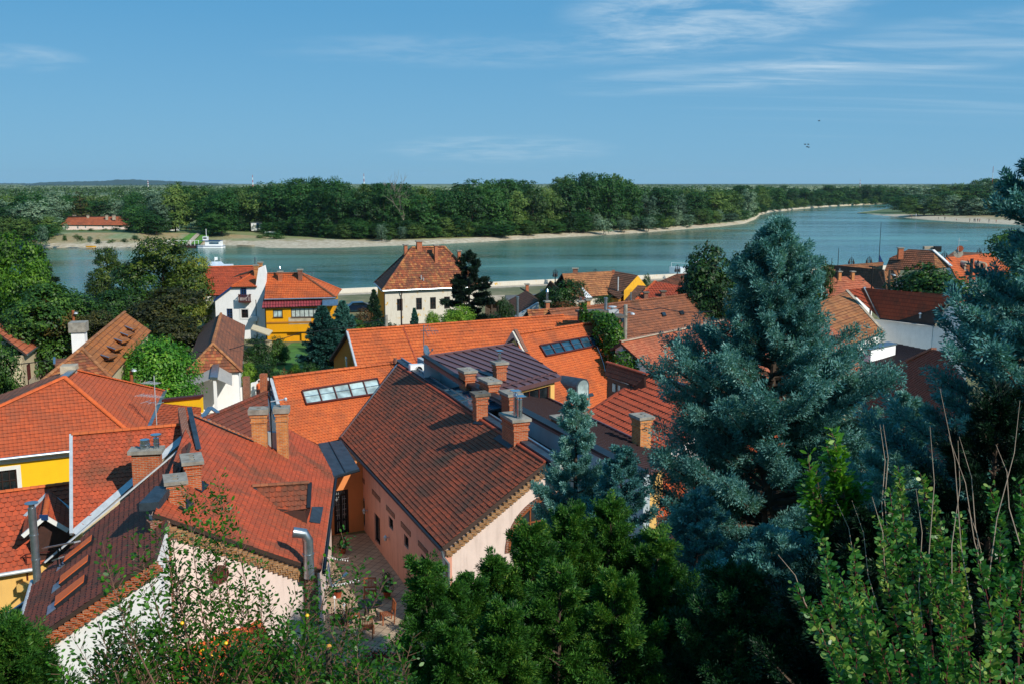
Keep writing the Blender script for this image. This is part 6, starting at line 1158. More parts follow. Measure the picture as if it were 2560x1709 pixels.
t = thing('arched_gateway', 'white arched gateway with a dark wooden gate behind the whitewashed wall', 'gate', Z(650, 985, 0)); Yg = Z(650, 990, 0).y; mb = MB(); ou = [YD(x, y, Yg) for x, y in ((627, 1000), (627, 957), (637, 955), (645, 948), (672, 944), (676, 1000))]; mb.ext(ou, (0, .35, 0)); mb.build('arch', M['white'], t); mb = MB().ext([YD(x, y, Yg - .03) for x, y in ((641, 1000), (641, 962), (650, 953), (673, 950), (675, 1000))], (0, .1, 0)); mb.build('gate_leaf', M['wood_red'], t); mb = MB(); q = Z(618, 1003, 0); mb.box(q, .55, .45, 2.3, 0); mb.build('brick_pier', M['brick_old'], t)
# --- ochre roof with small dormers, left of centre
t = thing('little_dormers_house', 'long ochre tiled hipped roof with a row of tiny dormers and a tall white chimney', 'house', (-33, 80, 0)); ap = Z(204.5, 870.5, 8.0); dl = vdir(204.5, 870.5, 300, 791); p6 = slope(ap, dl, R(40), LF); p6 = slope(ap, dl, R(40), LF); rf_ = on_line(ap, dl, 312); cr = p6.hit(276, 945); cr2 = cr + dl * ((rf_ - cr).dot(dl) + .0)
tile_roof(t, [cr, cr2, rf_, ap], dl, M['tile_ochre'], 'flat', scale=1.3); cl = Z(72, 979, cr.z + .0); pf = PL(ap, (cr - ap).cross(cl - ap)); tile_roof(t, [cl, cr, ap], V2(cr - cl), M['tile_old'], 'flat', scale=1.0); cl2 = cl + dl * (rf_ - ap).length; tile_roof(t, [cl, cl2, rf_, ap], dl, M['tile_ochre'], 'flat', scale=1.8); caps(t, [cl, ap, rf_], M['tile_sand'], .14, .42); caps(t, [cr, ap], M['tile_sand'], .14, .42)
body(t, [V2(cr) + p6.up * .3 + dl * .3, V2(cr2) + p6.up * .3, V2(cl2) - p6.up * .3, V2(cl) + dl * .5 + VT((.4, 0, 0))], 0, cr.z - .15, M['beige'])
for (x, y), w_ in (((270, 897), 10), ((286, 876), 10), ((303, 857), 9), ((316, 842), 7), ((327, 826), 6)):
    f0, f1 = p6.hit(x - w_, y + 6), p6.hit(x + w_, y + 5); z_ = f0.z + .45; q = [f0 + VT((.3, -.1, .28)), f1 + VT((.5, -.1, .0)), p6.hit(x + w_ + 2, y - 8), p6.hit(x - w_ - 8, y - 8)]; pp = PL(q[0], (q[1] - q[0]).cross(q[3] - q[0])); mb = MB(); fr = f1 + VT((.55, -.25, .5)); bk = p6.hit(x - w_ - 9, y - 9); bk2 = p6.hit(x + w_, y - 12); mb.ext([f0 + VT((.35, 0, .25)), fr, bk2 + VT((0, 0, .15)), bk], (0, 0, -.1)); w = mb.build('dormer', M['tile_ochre'], t); mb = MB().ext([f0, f1, fr + VT((0, 0, -.1)), f0 + VT((.35, 0, .15))], p6.up * .2); mb.build('dormer_face', M['wood'], w); mb = MB().bar(bk + VT((0, 0, .06)), f0 + VT((.35, 0, .3)), .1, .05); mb.build('flashing', M['zinc'], w)
P = on_line(ap, dl, 219); P.z -= .8; chimney(t, P + VT((-.7, .3, 0)), zat(P, 806), 1.0, .9, math.atan2(dl.y, dl.x), M['white'], holes=0, corbel=False, capm=M['concrete'], capt=.7)
mb = MB(); q = [Z(136, 912, 5.2), Z(172, 893, 6.0), Z(180, 905, 5.4), Z(138, 912, 5.0)]; a_ = p6.hit(200, 890); mb.ext([YD(136, 896, 72), YD(174, 893, 72), YD(170, 912, 70), YD(137, 911, 70)], (0, 0, -.12)); mb.build('side_dormer', M['tile_brown'], t); mb = MB().bar(YD(136, 895, 72) + VT((0, 0, .05)), YD(136, 911, 70) + VT((0, 0, .05)), .15, .1); mb.build('flashing', M['zinc'], t)
# --- cream cottage at the left edge
t = thing('cream_cottage', 'cream rendered cottage with a faded red roof and tall red shutter at left', 'house', (-42, 96, 0)); c0 = Z(67, 886, 3.6); cb = Z(121, 846, 3.6); dd = (cb - c0).normalized(); p7 = slope(c0, dd, R(34), LF); q = [c0, cb, p7.hit(0, 804), p7.hit(-120, 750), p7.hit(-120, 760), p7.hit(0, 831)]; q = [c0, cb, p7.hit(0, 805), p7.hit(-40, 786), p7.hit(-40, 806)]; tile_roof(t, q, dd, M['tile_pale'], 'flat', scale=1.8); w0, w1 = V2(c0) + p7.up * .35 + dd * .3, V2(cb) + p7.up * .35 - dd * .3
o1, o2 = span(w0, w1, 90, 873, 101, 911), span(w0, w1, 66, 912, 81, 976); ok = w0; _, wi = wall(t, w0, w1, -.2, 3.5, M['beige'], opens=[o1, (o2[0], o2[1], .1, o2[3])], out=-p7.up); window(t, wi, o1, M['frame_w'], M['glass'], (0, 1), .1, trim=M['frame_w'], tw=.15); window(t, wi, (o2[0], o2[1], .1, o2[3]), M['wood_red'], M['wood_red'], (1, 0), .1, rec=.05, name='shutter')
body(t, [w0, w1, w1 + p7.up * 6, w0 + p7.up * 6], 0, 3.5, M['beige'], skip=(0,)); mb = MB().ext([w0 - p7.up * .02 + dd * 1.2, w1 - p7.up * .02, w1 - p7.up * .02 + VT((0, 0, .9)), w0 - p7.up * .02 + dd * 1.2 + VT((0, 0, .9))], -p7.up * .05); mb.build('stone_plinth', M['stone'], t); gutter(t, c0 - p7.up * .05, cb - p7.up * .05, M['zinc'], .08)
# --- right hand cluster
t = thing('sandy_roof_house', 'riverside house with a sandy speckled old roof and a yellow streaked gable', 'house', (14, 145, 0))
r0, r1 = Z(1405, 685, 6.6), Z(1534, 678, 6.6); dd = V2(r1 - r0).normalized(); pp = slope(r0, dd, R(40)); e0 = pp.hit(1480, 742); eL = on_line(e0, dd, 1425); eR = on_line(e0, dd, 1528); tile_roof(t, [eL, eR, r1, r0], dd, M['tile_sand'], 'big', scale=1.2); bl = pp.up; k = (r0 - eL).dot(bl); bp = PL(r0, VT((0, 0, math.cos(R(40)))) + bl * math.sin(R(40))); q = [bp.at(r0 + bl * k), bp.at(r1 + bl * k)]; tile_roof(t, [q[0], q[1], r1, r0], dd, M['tile_sand'], 'flat', scale=1.8)
lw = Z(1352, 728, 3.2); tile_roof(t, [eL, lw, q[0], r0][:1] + [lw, bp.at(r0 + bl * 3 - dd * 1), r0], V2(lw - r0), M['tile_umber'], 'flat', scale=1.6); body(t, [V2(eL) + bl * .3, V2(eR) + bl * .3, V2(r1), V2(q[1]) - bl * .3, V2(q[0]) - bl * .3, V2(lw) + bl * .4], 0, min(e0.z, 3.6), M['white_old'], inset=.2); strip(t, [r1, eR], .4, M['tile_old'], 'party_coping', .12, .1)
r2 = Z(1594, 689, 6.2); e2 = Z(1546, 745, 3.4); pp2 = PL(r1, (r2 - r1).cross(e2 - r1)); e1 = pp2.hit(1518, 736); e1b = pp2.hit(1520, 730); tile_roof(t, [e1b, pp2.hit(1548, 748), r2, r1], V2(r2 - r1), M['tile_umber'], 'big', scale=1.3); a, b_, c, d_ = r2 + VT((.1, 0, 0)), Z(1560, 728, 3.6), Z(1614, 716, 3.8), None
gq = [YD(1594, 690, r2.y - .1), YD(1615, 717, r2.y), YD(1615, 740, r2.y), YD(1560, 752, r2.y - 3.5), YD(1560, 727, r2.y - 3.5)]; mb = MB().ext([VT((gq[4].x, gq[4].y, 0)), gq[4], gq[0], gq[1], VT((gq[1].x, gq[1].y, 0))], (.1, .3, 0)); mb.build('gable', M['gold'], t); body(t, [V2(e1b), V2(pp2.hit(1546, 745)), V2(r2), V2(r1)], 0, 3.2, M['ochre'], inset=.3)
chimney(t, r0.lerp(r1, .25), r0.z + .75, .7, .4, 0, M['brick_old'], holes=0, corbel=False); P = pp2.hit(1545, 728); mb = MB().tube([P, VT((P.x, P.y, zat(P, 693)))], .1, 8); mb.build('flue_pipe', M['zinc_white'], t, smooth=True)
mb = MB().ext([YD(1454, 717, 138), YD(1481, 744, 136), YD(1466, 745, 136), YD(1456, 735, 137)], (0, .3, 0)); mb.build('bare_gable', M['white'], t); mb = MB().ext([YD(1448, 725, 135), YD(1458, 728, 135), YD(1472, 772, 134), YD(1446, 772, 134)], (0, .3, 0)); mb.build('brick_gable', M['brick_red'], t)
# narrow dark roof and red roof in front of it
t = thing('narrow_dark_roof_house', 'small house with a narrow dark tiled roof against the yellow streaked gable', 'house', (16, 130, 0)); q = [YD(1556, 757, 118), YD(1592, 752, 121), YD(1617, 716, 128), YD(1594, 714, 126)]; pp = PL(q[0], (q[1] - q[0]).cross(q[3] - q[0])); q[2] = pp.hit(1617, 716); tile_roof(t, q, V2(q[2] - q[3]), M['tile_umber'], 'big', scale=1.3); body(t, [V2(p) for p in q], 0, lambda x, y: max(.5, pp.z(x, y) - .2), M['gold'], inset=.3); P = YD(1577, 752, 119); mb = MB().tube([P, VT((P.x, P.y, zat(P, 731)))], .1, 8); mb.build('flue_pipe', M['zinc'], t, smooth=True)
t = thing('red_roof_house', 'house with a fresh red ribbed roof left of the round chestnut tree', 'house', (20, 120, 0)); r0 = YD(1638, 704, 126); dd = V2(YD(1742, 728, 128) - r0).normalized(); dd = VT((.97, .24, 0)).normalized(); pp = slope(r0, dd, R(24)); q = [pp.hit(1588, 752), pp.hit(1745, 745), pp.hit(1735, 722), pp.hit(1638, 704)]; tile_roof(t, q, dd, M['tile_copper'], 'roman', scale=1.4); body(t, [V2(p) for p in q], 0, lambda x, y: max(.5, pp.z(x, y) - .2), M['white'], inset=.3); strip(t, [q[0], q[3]], .25, M['tile_bright'], 'verge_tiles', .12, .06)
for x, yb in ((1614, 748), (1657, 745)): P = pp.hit(x, yb); chimney(t, P, P.z + .9, .5, .5, .2, M['brick_old'], holes=0, corbel=False, capm=M['concrete_dk'])
t = thing('brown_hip_house', 'brown tiled hipped roof just behind the red ribbed roof by the river', 'house', (26, 145, 0)); r0, r1 = YD(1692, 679, 148), YD(1730, 684, 150); q = [YD(1645, 706, 142), YD(1712, 716, 140)]; tile_roof(t, [q[0], q[1], r1, r0], V2(q[1] - q[0]), M['tile_brown'], 'big', scale=1.3); tile_roof(t, [q[1], YD(1775, 712, 150), r1], V2(YD(1775, 712, 150) - q[1]), M['tile_old'], 'big', scale=1.3); body(t, [V2(q[0]), V2(q[1]), V2(YD(1775, 712, 150)), V2(r0) + VT((0, 4, 0))], 0, 3.3, M['white'], inset=.8)
# riverside roofs right
t = thing('sandy_ridge_house', 'very long low house with a sandy ridge and dark tiles facing the town', 'house', (55, 135, 0)); r0, r1 = Z(2064, 661, 6.4), Z(2209, 656, 6.4); pp = slope(r0, V2(r1 - r0).normalized(), R(38)); q = [YD(2035, 672, 133), YD(2208, 672, 142)]; A0 = [Z(2036, 676, 5.6), Z(2207, 674, 5.6), r1, r0]; tile_roof(t, A0, V2(r1 - r0), M['tile_sand'], 'big', scale=1.4)
B0 = [Z(2030, 704, 3.4), Z(2216, 724, 3.4), Z(2209, 675, 5.8), Z(2058, 661, 6.3)]; pb = PL(B0[0], (B0[1] - B0[0]).cross(B0[3] - B0[0])); B0[2] = pb.hit(2209, 675); tile_roof(t, B0, V2(B0[1] - B0[0]), M['tile_umber'], 'big', scale=1.3); tile_roof(t, [B0[1], pb.hit(2209, 675), Z(2252, 672, 5.0), Z(2250, 712, 3.4)], VT((1, .2, 0)), M['tile_sand'], 'flat', scale=1.6); body(t, [V2(p) for p in B0], 0, 3.2, M['white_old'], inset=.5)
t = thing('tall_brown_roof_house', 'big brown hipped roof with a brick chimney and a white verge near the lanterns', 'house', (62, 140, 0)); r0, r1 = Z(2272, 624, 8.8), Z(2333, 627, 8.8); dd = V2(r1 - r0).normalized(); pp = slope(r0, dd, R(40)); q = [Z(2207, 652, 6.3), Z(2206, 673, 5.0), pp.hit(2340, 670)]; tile_roof(t, [pp.hit(2212, 676), pp.hit(2338, 672), r1, r0, pp.hit(2224, 646)], dd, M['tile_brown'], 'big', scale=1.4); q3 = YD(2376, 668, r1.y - 3); tile_roof(t, [pp.hit(2338, 672), q3, r1], V2(q3 - pp.hit(2338, 672)), M['tile_sand'], 'big', scale=1.4); strip(t, [r1, YD(2378, 667, r1.y - 3.5)], .5, M['frame_w'], 'verge', .15, .1); body(t, [V2(pp.hit(2214, 672)), V2(pp.hit(2338, 668)), V2(q3), V2(r1) + VT((0, 4, 0)), V2(r0) + VT((-4, 4, 0))], 0, 4.4, M['white'], inset=.5)
P = YD(2251, 634, r0.y - 1.5); chimney(t, P, zat(P, 619), .8, .6, 0, M['brick'], holes=0, corbel=False); P = YD(2321, 624, r0.y + 1); mb = MB().box(P, 1.6, .8, .5, 0); mb.build('roof_box', M['stone'], t); P = YD(2343, 630, r0.y); mb = MB().box(P, 1.0, .8, .9, 0); mb.build('tank', M['dark'], t)
P = YD(2246, 690, 118); t2 = thing('orange_roof_house', 'bright orange roof with two arched dormers and satellite dishes at the right', 'house', (75, 135, 0)); r0, r1 = Z(2363, 644, 7.0), Z(2475, 634, 7.0); dd = V2(r1 - r0).normalized(); pp = slope(r0, dd, R(38)); q = [pp.hit(2378, 665), pp.hit(2460, 712), pp.hit(2545, 690), pp.hit(2510, 650), r1, r0]; q = [pp.hit(2372, 662), pp.hit(2440, 712), pp.hit(2560, 700), pp.hit(2512, 652), r1, r0]; tile_roof(t2, [pp.hit(2400, 712), pp.hit(2570, 700), r1, r0], dd, M['tile_orange'], 'wave', scale=1.4); tile_roof(t2, [r0, r1, YD(2385, 629, r0.y + 4)], dd, M['tile_umber'], 'flat', scale=1.6); body(t2, [V2(pp.hit(2404, 708)), V2(pp.hit(2560, 697)), V2(r1), V2(r0)], 0, lambda x, y: max(.6, pp.z(x, y) - .25), M['white'], inset=.5)
for x in (2420, 2455):
    b_ = pp.hit(x, 680); mb = MB(); w_ = .75; pr_ = [b_ + VT((-w_ * math.cos(math.pi * i / 10), -.2, 1.1 + w_ * .8 * math.sin(math.pi * i / 10))) for i in range(11)]; mb.ext([b_ + VT((-w_, -.2, -.3))] + pr_ + [b_ + VT((w_, -.2, -.3))], (0, 3, 0)); dr = mb.build('dormer', M['stone'], t2); mb = MB(); c_ = b_ + VT((0, -.22, .9)); mb.ext([c_ + VT((-.45, 0, -.9))] + [c_ + VT((-.45 * math.cos(math.pi * i / 8), 0, .1 + .5 * math.sin(math.pi * i / 8))) for i in range(9)] + [c_ + VT((.45, 0, -.9))], (0, .1, 0)); mb.build('dormer_window', M['wood_mid'], dr)
dish(t2, YD(2396, 634, r0.y - 1), .75, VT((-.45, -.85, .25)), M['stone']); dish(t2, YD(2401, 622, r0.y - 1), .5, VT((-.45, -.85, .25)), M['terracotta']); P = YD(2395, 640, r0.y - 1); mb = MB().tube([P, P + VT((0, 0, 3))], .04, 6); mb.bar(P + VT((-.2, 0, 2.6)), P + VT((1.5, 0, 2.5)), .04); mb.build('aerial', M['zinc_white'], t2)
t = thing('salmon_roof_house', 'low salmon tiled hipped roof with two buff chimneys behind the tall blue conifer', 'house', (40, 112, 0)); r0, r1 = Z(2040, 697, 6.6), Z(2149, 689, 6.6); dd = V2(r1 - r0).normalized(); pp = slope(r0, dd, R(32)); tile_roof(t, [pp.hit(2045, 745), pp.hit(2200, 735), r1, r0], dd, M['tile_pale'], 'flat', scale=1.5, jit=.01); body(t, [V2(pp.hit(2050, 742)), V2(pp.hit(2190, 733)), V2(r1) + VT((0, 3, 0)), V2(r0) + VT((0, 3, 0))], 0, lambda x, y: min(4.5, pp.z(x, y)) - .25, M['white'], inset=.4)
for x in (2098, 2131): P = pp.hit(x, 700); chimney(t, P, zat(P, 678), .4, .4, .2, M['brick_y'], holes=0, corbel=False, flues=((0, 0, .07, .4, 'none'),) if x < 2110 else ())
t = thing('peach_roof_house', 'broad peach coloured tiled roof beside the white house right of the conifer', 'house', (33, 88, 0)); r0, r1 = Z(2118, 726, 7.4), Z(2030, 764, 7.4); dd = V2(r0 - r1).normalized(); q = [Z(2117, 727, 7.6), Z(2209, 829, 4.4), Z(2120, 868, 3.6), Z(2035, 800, 6.0)]; pp = PL(q[0], (q[1] - q[0]).cross(q[2] - q[0])); q = [pp.hit(2117, 727), pp.hit(2209, 830), pp.hit(2125, 862), pp.hit(2030, 790), pp.hit(2030, 765)]; tile_roof(t, q, V2(pp.hit(2030, 790) - pp.hit(2140, 750)), M['tile_sand'], 'flat', scale=1.5); body(t, [V2(q[1]), V2(q[2]), V2(q[3]), V2(q[0])], 0, lambda x, y: max(.5, pp.z(x, y) - .25), M['white'], inset=.4); strip(t, [q[0], q[1]], .3, M['stone'], 'verge_mortar', .12, .05)
t = thing('white_wall_house', 'white walled house with a smooth red brown roof right of the tall blue conifer', 'house', (42, 98, 0)); eL, eR = Z(2200, 797, 5.2), Z(2338, 814, 5.2); r0, r1 = Z(2161, 721, 8.2), Z(2425, 744, 8.2); pp = PL(eL, (eR - eL).cross(r0 - eL)); r1 = pp.hit(2430, 742); r0 = pp.hit(2161, 720); mid = pp.hit(2368, 762); tile_roof(t, [eL, eR, mid, r1, r0], V2(eR - eL), M['tile_red'], 'flat', scale=1.3); d_ = V2(eR - eL).normalized(); w0, w1 = V2(eL) + VT((.2, .4, 0)), V2(eR) + VT((-.1, .4, 0)); _, wi = wall(t, w0, w1, 0, 5.05, M['white']); gutter(t, eL, eR, M['lead_dark'], .08)
w2 = V2(r1) + VT((0, 0, 0)); wz = V2(r0) - V2(eL); w_far = V2(mid) + (V2(r1) - V2(mid)) * 1.2; mb = MB().ext([w1, V2(mid), V2(r1), r1 + VT((0, 0, -.3)), mid + VT((0, 0, -.3)), eR + VT((0, .4, -.3))], (.1, .3, 0)); mb.build('gable', M['white'], t); strip(t, [eR, mid, r1], .2, M['beige'], 'verge', .1, .0); body(t, [w0, w1, w2, V2(r0)], 0, 5.0, M['white'], skip=(0, 1)); strip(t, [r0, eL], .35, M['zinc'], 'valley_flashing', .06, .08)
lq = [pp.hit(2161, 720), eL, Z(2196, 790, 5.6), Z(2122, 724, 8.0)]; tile_roof(t, [lq[1], lq[0], lq[3]], V2(lq[1] - lq[0]), M['tile_red'], 'flat', scale=1.2); P = pp.hit(2300, 796); mb = MB().tube([P, P + VT((0, 0, .45))], .1, 8); mb.lathe(P + VT((0, 0, .4)), [(.1, 0), (.2, .05), (.15, .15), (.02, .2)], 8); mb.build('vent_pipe', M['zinc_white'], t); dish(t, YD(2380, 731, r1.y + 1), .45, VT((-.6, -.75, .2)), M['zinc'])
for x in (2257, 2305, 2403, 2425): q = YD(x, 722 + (x - 2161) * .082, r0.y + 3 if x < 2350 else r1.y + 2); mb = MB().ext([q + VT((-1.1, 0, -.6)), q + VT((1.1, 0, -.6)), q + VT((0, .3, .1)), q + VT((-1.0, 2, -.3))], (0, .2, 0)); mb.build('dormer_peak', M['tile_red'], t)
t = thing('grey_sheet_roof_annex', 'annex with a pale grey ribbed sheet roof and a white box parapet', 'annex', (35, 82, 0)); q = [Z(2142, 930, 3.6), Z(2206, 931, 3.6), Z(2322, 876, 3.9), Z(2236, 858, 3.9)]; pp = PL(q[0], (q[1] - q[0]).cross(q[3] - q[0])); q[2] = pp.hit(2322, 876); seam_roof(t, q, V2(q[2] - q[1]).cross(VT((0, 0, 1))), M['zinc_white'], .3, rib=.06); body(t, [V2(p) for p in q], 0, 3.4, M['white'], inset=.3)
mb = MB(); a, b_ = Z(2176, 905, 3.7), Z(2238, 886, 3.9); mb.ext([a, b_, VT((b_.x, b_.y, zat(b_, 861))), VT((a.x, a.y, zat(a, 876)))], (-.3, .8, 0)); mb.build('parapet', M['white'], t); mb = MB(); c_ = VT((b_.x - .3, b_.y + .8, zat(b_, 861))); mb.ext([VT((a.x - .1, a.y - .1, zat(a, 876))), VT((b_.x + .1, b_.y - .1, zat(b_, 861))), c_ + VT((0, .3, 0)), VT((a.x - .4, a.y + 1.1, zat(a, 876)))], (0, 0, .1)); mb.build('coping', M['zinc'], t)
t = thing('brick_gable_wall', 'bare dark red brick gable wall with a sloping top at the right', 'wall', (30, 66, 0)); a, b_ = Z(2160, 1010, .5), None; Yq = 62; o_ = [YD(2150, 1010, Yq), YD(2206, 932, Yq), YD(2330, 876, Yq + 8), YD(2352, 870, Yq + 9), YD(2392, 1060, Yq + 8)]; A = V2(YD(2150, 1000, 73)); B = V2(YD(2400, 1000, 58)); pw = PL(A, VT(((B - A).y, -(B - A).x, 0))); o_ = [pw.hit(x, y) for x, y in ((2130, 960), (2206, 932), (2335, 873), (2362, 880), (2420, 960))]; mb = MB().ext([V2(o_[0])] + o_ + [V2(o_[-1])], (-.1, .35, 0)); mb.build('wall', M['brick_red'], t); strip(t, [o_[1], o_[2]], .35, M['brick_old'], 'brick_coping', .15, .05)
t = thing('hidden_red_roof_house', 'red tiled roof glimpsed between the conifers low at the right', 'house', (20, 44, 0)); q = [Z(2000, 1170, 4.5), Z(2260, 1140, 4.5), Z(2240, 1080, 6.2), Z(1990, 1100, 6.2)]; pp = PL(q[0], (q[1] - q[0]).cross(q[3] - q[0])); q[2] = pp.hit(2240, 1080); tile_roof(t, q, V2(q[1] - q[0]), M['tile_copper'], 'roman', scale=1.4); body(t, [V2(p) for p in q], 0, 4.2, M['brick_red'], inset=.4)
# orange roof glimpsed below the fruit tree
t = thing('hidden_orange_roof_house', 'bright orange roof glimpsed through the fruit tree below the round window', 'house', (-9, 32, 0)); q = [Z(300, 1730, 1.6), Z(740, 1640, 1.6), Z(700, 1500, 3.2), Z(420, 1480, 3.2)]; q = [Z(330, 1760, 1.7), Z(760, 1760, 1.7), Z(720, 1560, 2.6), Z(405, 1500, 2.9)]; pp = PL(q[0], (q[1] - q[0]).cross(q[3] - q[0])); q[2] = pp.hit(650, 1545); tile_roof(t, q, V2(q[2] - q[3]), M['tile_bright'], 'roman', scale=1.0); body(t, [V2(p) for p in q], 0, 1.4, M['cream'], inset=.4)
# long cream house across the river
t = thing('far_cream_house', 'long low cream house with a red hipped roof and four chimneys across the river', 'house', (-160, 395, 1.8)); Yc = 400; z0 = YD(240, 584, Yc).z; e0, e1 = YD(150, 563, Yc), YD(322, 562, Yc + 6); r0, r1 = YD(170, 543, Yc + 6), YD(302, 542, Yc + 12); tile_roof(t, [e0, e1, r1, r0], V2(e1 - e0), M['tile_far'], 'flat', scale=2.6); b0, b1 = e0 + VT((0, 12, 0)), e1 + VT((0, 12, 0)); tile_roof(t, [e0, b0, r0], VT((0, 1, 0)), M['tile_far'], 'flat', scale=3); tile_roof(t, [e1, b1, r1], VT((0, 1, 0)), M['tile_far'], 'flat', scale=3); tile_roof(t, [b0, b1, r1, r0], V2(e1 - e0), M['tile_far'], 'flat', scale=3)
w0, w1 = V2(e0) + VT((.6, .6, 0)), V2(e1) + VT((-.6, .6, 0)); os_ = [span(w0, w1, x, y, x + w_, y + 7) for x, y, w_ in ((162, 566, 8), (191, 566, 6), (211, 565, 5), (245, 565, 3), (254, 564, 6), (267, 564, 3), (279, 564, 4), (296, 563, 9))]; _, wi = wall(t, w0, w1, z0 - 2, e0.z - .2, M['cream'], opens=os_)
for o_ in os_: window(t, wi, o_, M['frame_w'], M['glass'], (1, 0), .12)
body(t, [w0, w1, V2(b1) - VT((.6, .6, 0)), V2(b0) + VT((.6, -.6, 0))], z0 - 2, e0.z - .2, M['cream'], skip=(0,))
for x, w_ in ((186, 1.1), (220, .8), (267, .8), (285, 1.1)): P = YD(x, 545, Yc + 8); chimney(t, P, zat(P, 538), w_, .8, 0, M['stone'], holes=0, corbel=False)
# kiosk and hut far shore
t = thing('yellow_gazebo', 'small pale yellow tent roof gazebo on the far shore above the ferry landing', 'gazebo', YD(471, 580, 400)); P = YD(471, 578, 400); mb = MB().lathe(P + VT((0, 0, 1.6)), [(2.0, 0), (.15, 1.3), (.02, 1.5)], 4); mb.build('roof', flat('pale_canvas', '#d8c078', .8), t); mb = MB()
for a in (.8, 2.4, 3.9, 5.5): q = P + VT((1.3 * math.cos(a), 1.3 * math.sin(a), 0)); mb.bar(q - VT((0, 0, .8)), q + VT((0, 0, 1.7)), .15)
mb.build('post', M['wood_mid'], t)
t = thing('small_green_hut', 'small pale green and white hut under the trees on the far shore', 'hut', YD(437, 575, 402)); P = YD(437, 573, 402); mb = MB().box(P - VT((0, 0, 1)), 3.6, 3, 3.2, .2); mb.build('wall', M['white'], t); mb = MB().ext([P + VT((-2.2, -1.7, 2.1)), P + VT((2.2, -1.7, 2.1)), P + VT((0, -1.7, 3.6))], (0, 3.6, 0)); mb.build('roof', flat('pale_green_sheet', '#8ab890', .6), t); mb = MB().box(P + VT((-.3, -1.56, -.2)), 1, .1, 1.6, .2); mb.build('door', M['wood'], t)
t = thing('white_blue_hut', 'small white hut with a blue door under the riverside trees', 'hut', YD(643, 567, 412)); P = YD(643, 568, 412); mb = MB().box(P - VT((0, 0, 1.5)), 4.2, 3, 3.4, 0); mb.build('wall', M['white'], t); mb = MB().box(P + VT((.6, -1.55, -.6)), 1, .08, 2.2, 0); mb.build('door', M['blue_p'], t); mb = MB().box(P + VT((0, 0, 1.9)), 4.8, 3.6, .2, 0); mb.build('roof', M['zinc'], t)
t = thing('riverside_sign', 'long white sign board on posts at the wood edge across the river', 'sign', YD(675, 582, 405)); P = YD(675, 583, 400); mb = MB().box(P, 4.2, .12, .7, 0); mb.build('board', M['white_p'], t); mb = MB().bar(P + VT((-1.8, .1, -1.6)), P + VT((-1.8, .1, .2)), .12); mb.bar(P + VT((1.8, .1, -1.6)), P + VT((1.8, .1, .2)), .12); mb.build('post', M['wood'], t)
# ------------------------------------------------------------------ trees and shrubs
BK = flat('bark', '#4a3c30', .9, 0, .3, 4); BKG = flat('bark_grey', '#7a7064', .9, 0, .3, 4)
LM = {
 'far': leafmat('leaves_far', ['#122c12', '#1e4418', '#2e5a20', '#4c7030'], .6, .3, .12), 'far2': leafmat('leaves_far_light', ['#263c1c', '#3e5a28', '#567230', '#788a40'], .6, .3, .12), 'willow': leafmat('leaves_willow', ['#2c4432', '#4a6650', '#6c8668', '#90a688'], .6, .3, .12),
 'linden': leafmat('leaves_linden', ['#22360f', '#3e561a', '#70802e', '#a4a648'], .5, .35, .5), 'olive': leafmat('leaves_olive', ['#141c0c', '#2c3412', '#4a4a1a', '#6c5a24'], .6, .25, .5), 'dark': leafmat('leaves_dark', ['#10240f', '#1e3c14', '#34581c', '#587a28'], .5, .25, .5),
 'bright': leafmat('leaves_bright', ['#1e4414', '#38701e', '#5c942c', '#98b840'], .45, .4, .6), 'lime': leafmat('leaves_lime', ['#24400f', '#467018', '#6c9428', '#9cb040'], .5, .4, .5), 'spruce': leafmat('needles_dark', ['#0a1a12', '#12281a', '#1e3c26', '#2c5030'], .6, .15, .5), 'bluespruce': leafmat('needles_blue', ['#10302c', '#1e4a44', '#34665c', '#548478'], .6, .15, .5),
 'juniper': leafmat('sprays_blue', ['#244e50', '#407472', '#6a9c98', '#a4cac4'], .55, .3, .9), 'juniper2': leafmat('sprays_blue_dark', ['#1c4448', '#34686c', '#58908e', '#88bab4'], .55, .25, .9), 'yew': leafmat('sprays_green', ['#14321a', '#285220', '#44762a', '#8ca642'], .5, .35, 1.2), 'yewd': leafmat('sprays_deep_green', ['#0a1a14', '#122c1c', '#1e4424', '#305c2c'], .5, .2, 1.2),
 'ivy': leafmat('ivy_leaves', ['#16300f', '#2c5416', '#4a7a20', '#8c9c34'], .45, .3, .8), 'fruit': leafmat('leaves_fruit_tree', ['#244a14', '#3c6e20', '#5a962e', '#a8c04c'], .4, .45, 1.5, .5), 'cot': leafmat('leaves_oval', ['#16401e', '#2a6428', '#4c8438', '#a8b45c'], .4, .4, 1.2, .5), 'rust': leafmat('leaves_rust', ['#2a2c12', '#4a3c1a', '#6a4420', '#8a5428'], .6, .25, .6), 'flower': leafmat('petals_red', ['#8a1020', '#c01c2c', '#d83a50', '#e070a0'], .5, .3, 3), 'twig': leafmat('dry_twigs', ['#5a4434', '#7a6450', '#9a8468'], .8, .1, 1)}
def place(proto, px, ytop, Y, wpx, base=None, rz=None, label=None, z0=None, squash=1.0):
    g0 = ground_z(0, Y) if z0 is None else z0; P = YD(px, ytop, Y); P = VT((P.x, Y, g0)); H = zat(P, ytop) - g0; dep = Y * cP + (CAMZ - g0 - H * .6) * sP; Wm = wpx / FPX * dep
    pr, PH, PW = proto; o = copy_tree(pr, P, random.uniform(0, 6.28) if rz is None else rz, (Wm / PW * squash, Wm / PW, H / PH), label); return o
def proto(name, label, cat, H, Wd, m, seed, **k): t = make_tree(name, label, cat, H, Wd, LM[m], k.pop('bark', BK), seed, **k); return (t, *extent(t))
def retire(p):
    for o in [*(g for c in p[0].children for g in c.children), *p[0].children, p[0]]: bpy.data.objects.remove(o)
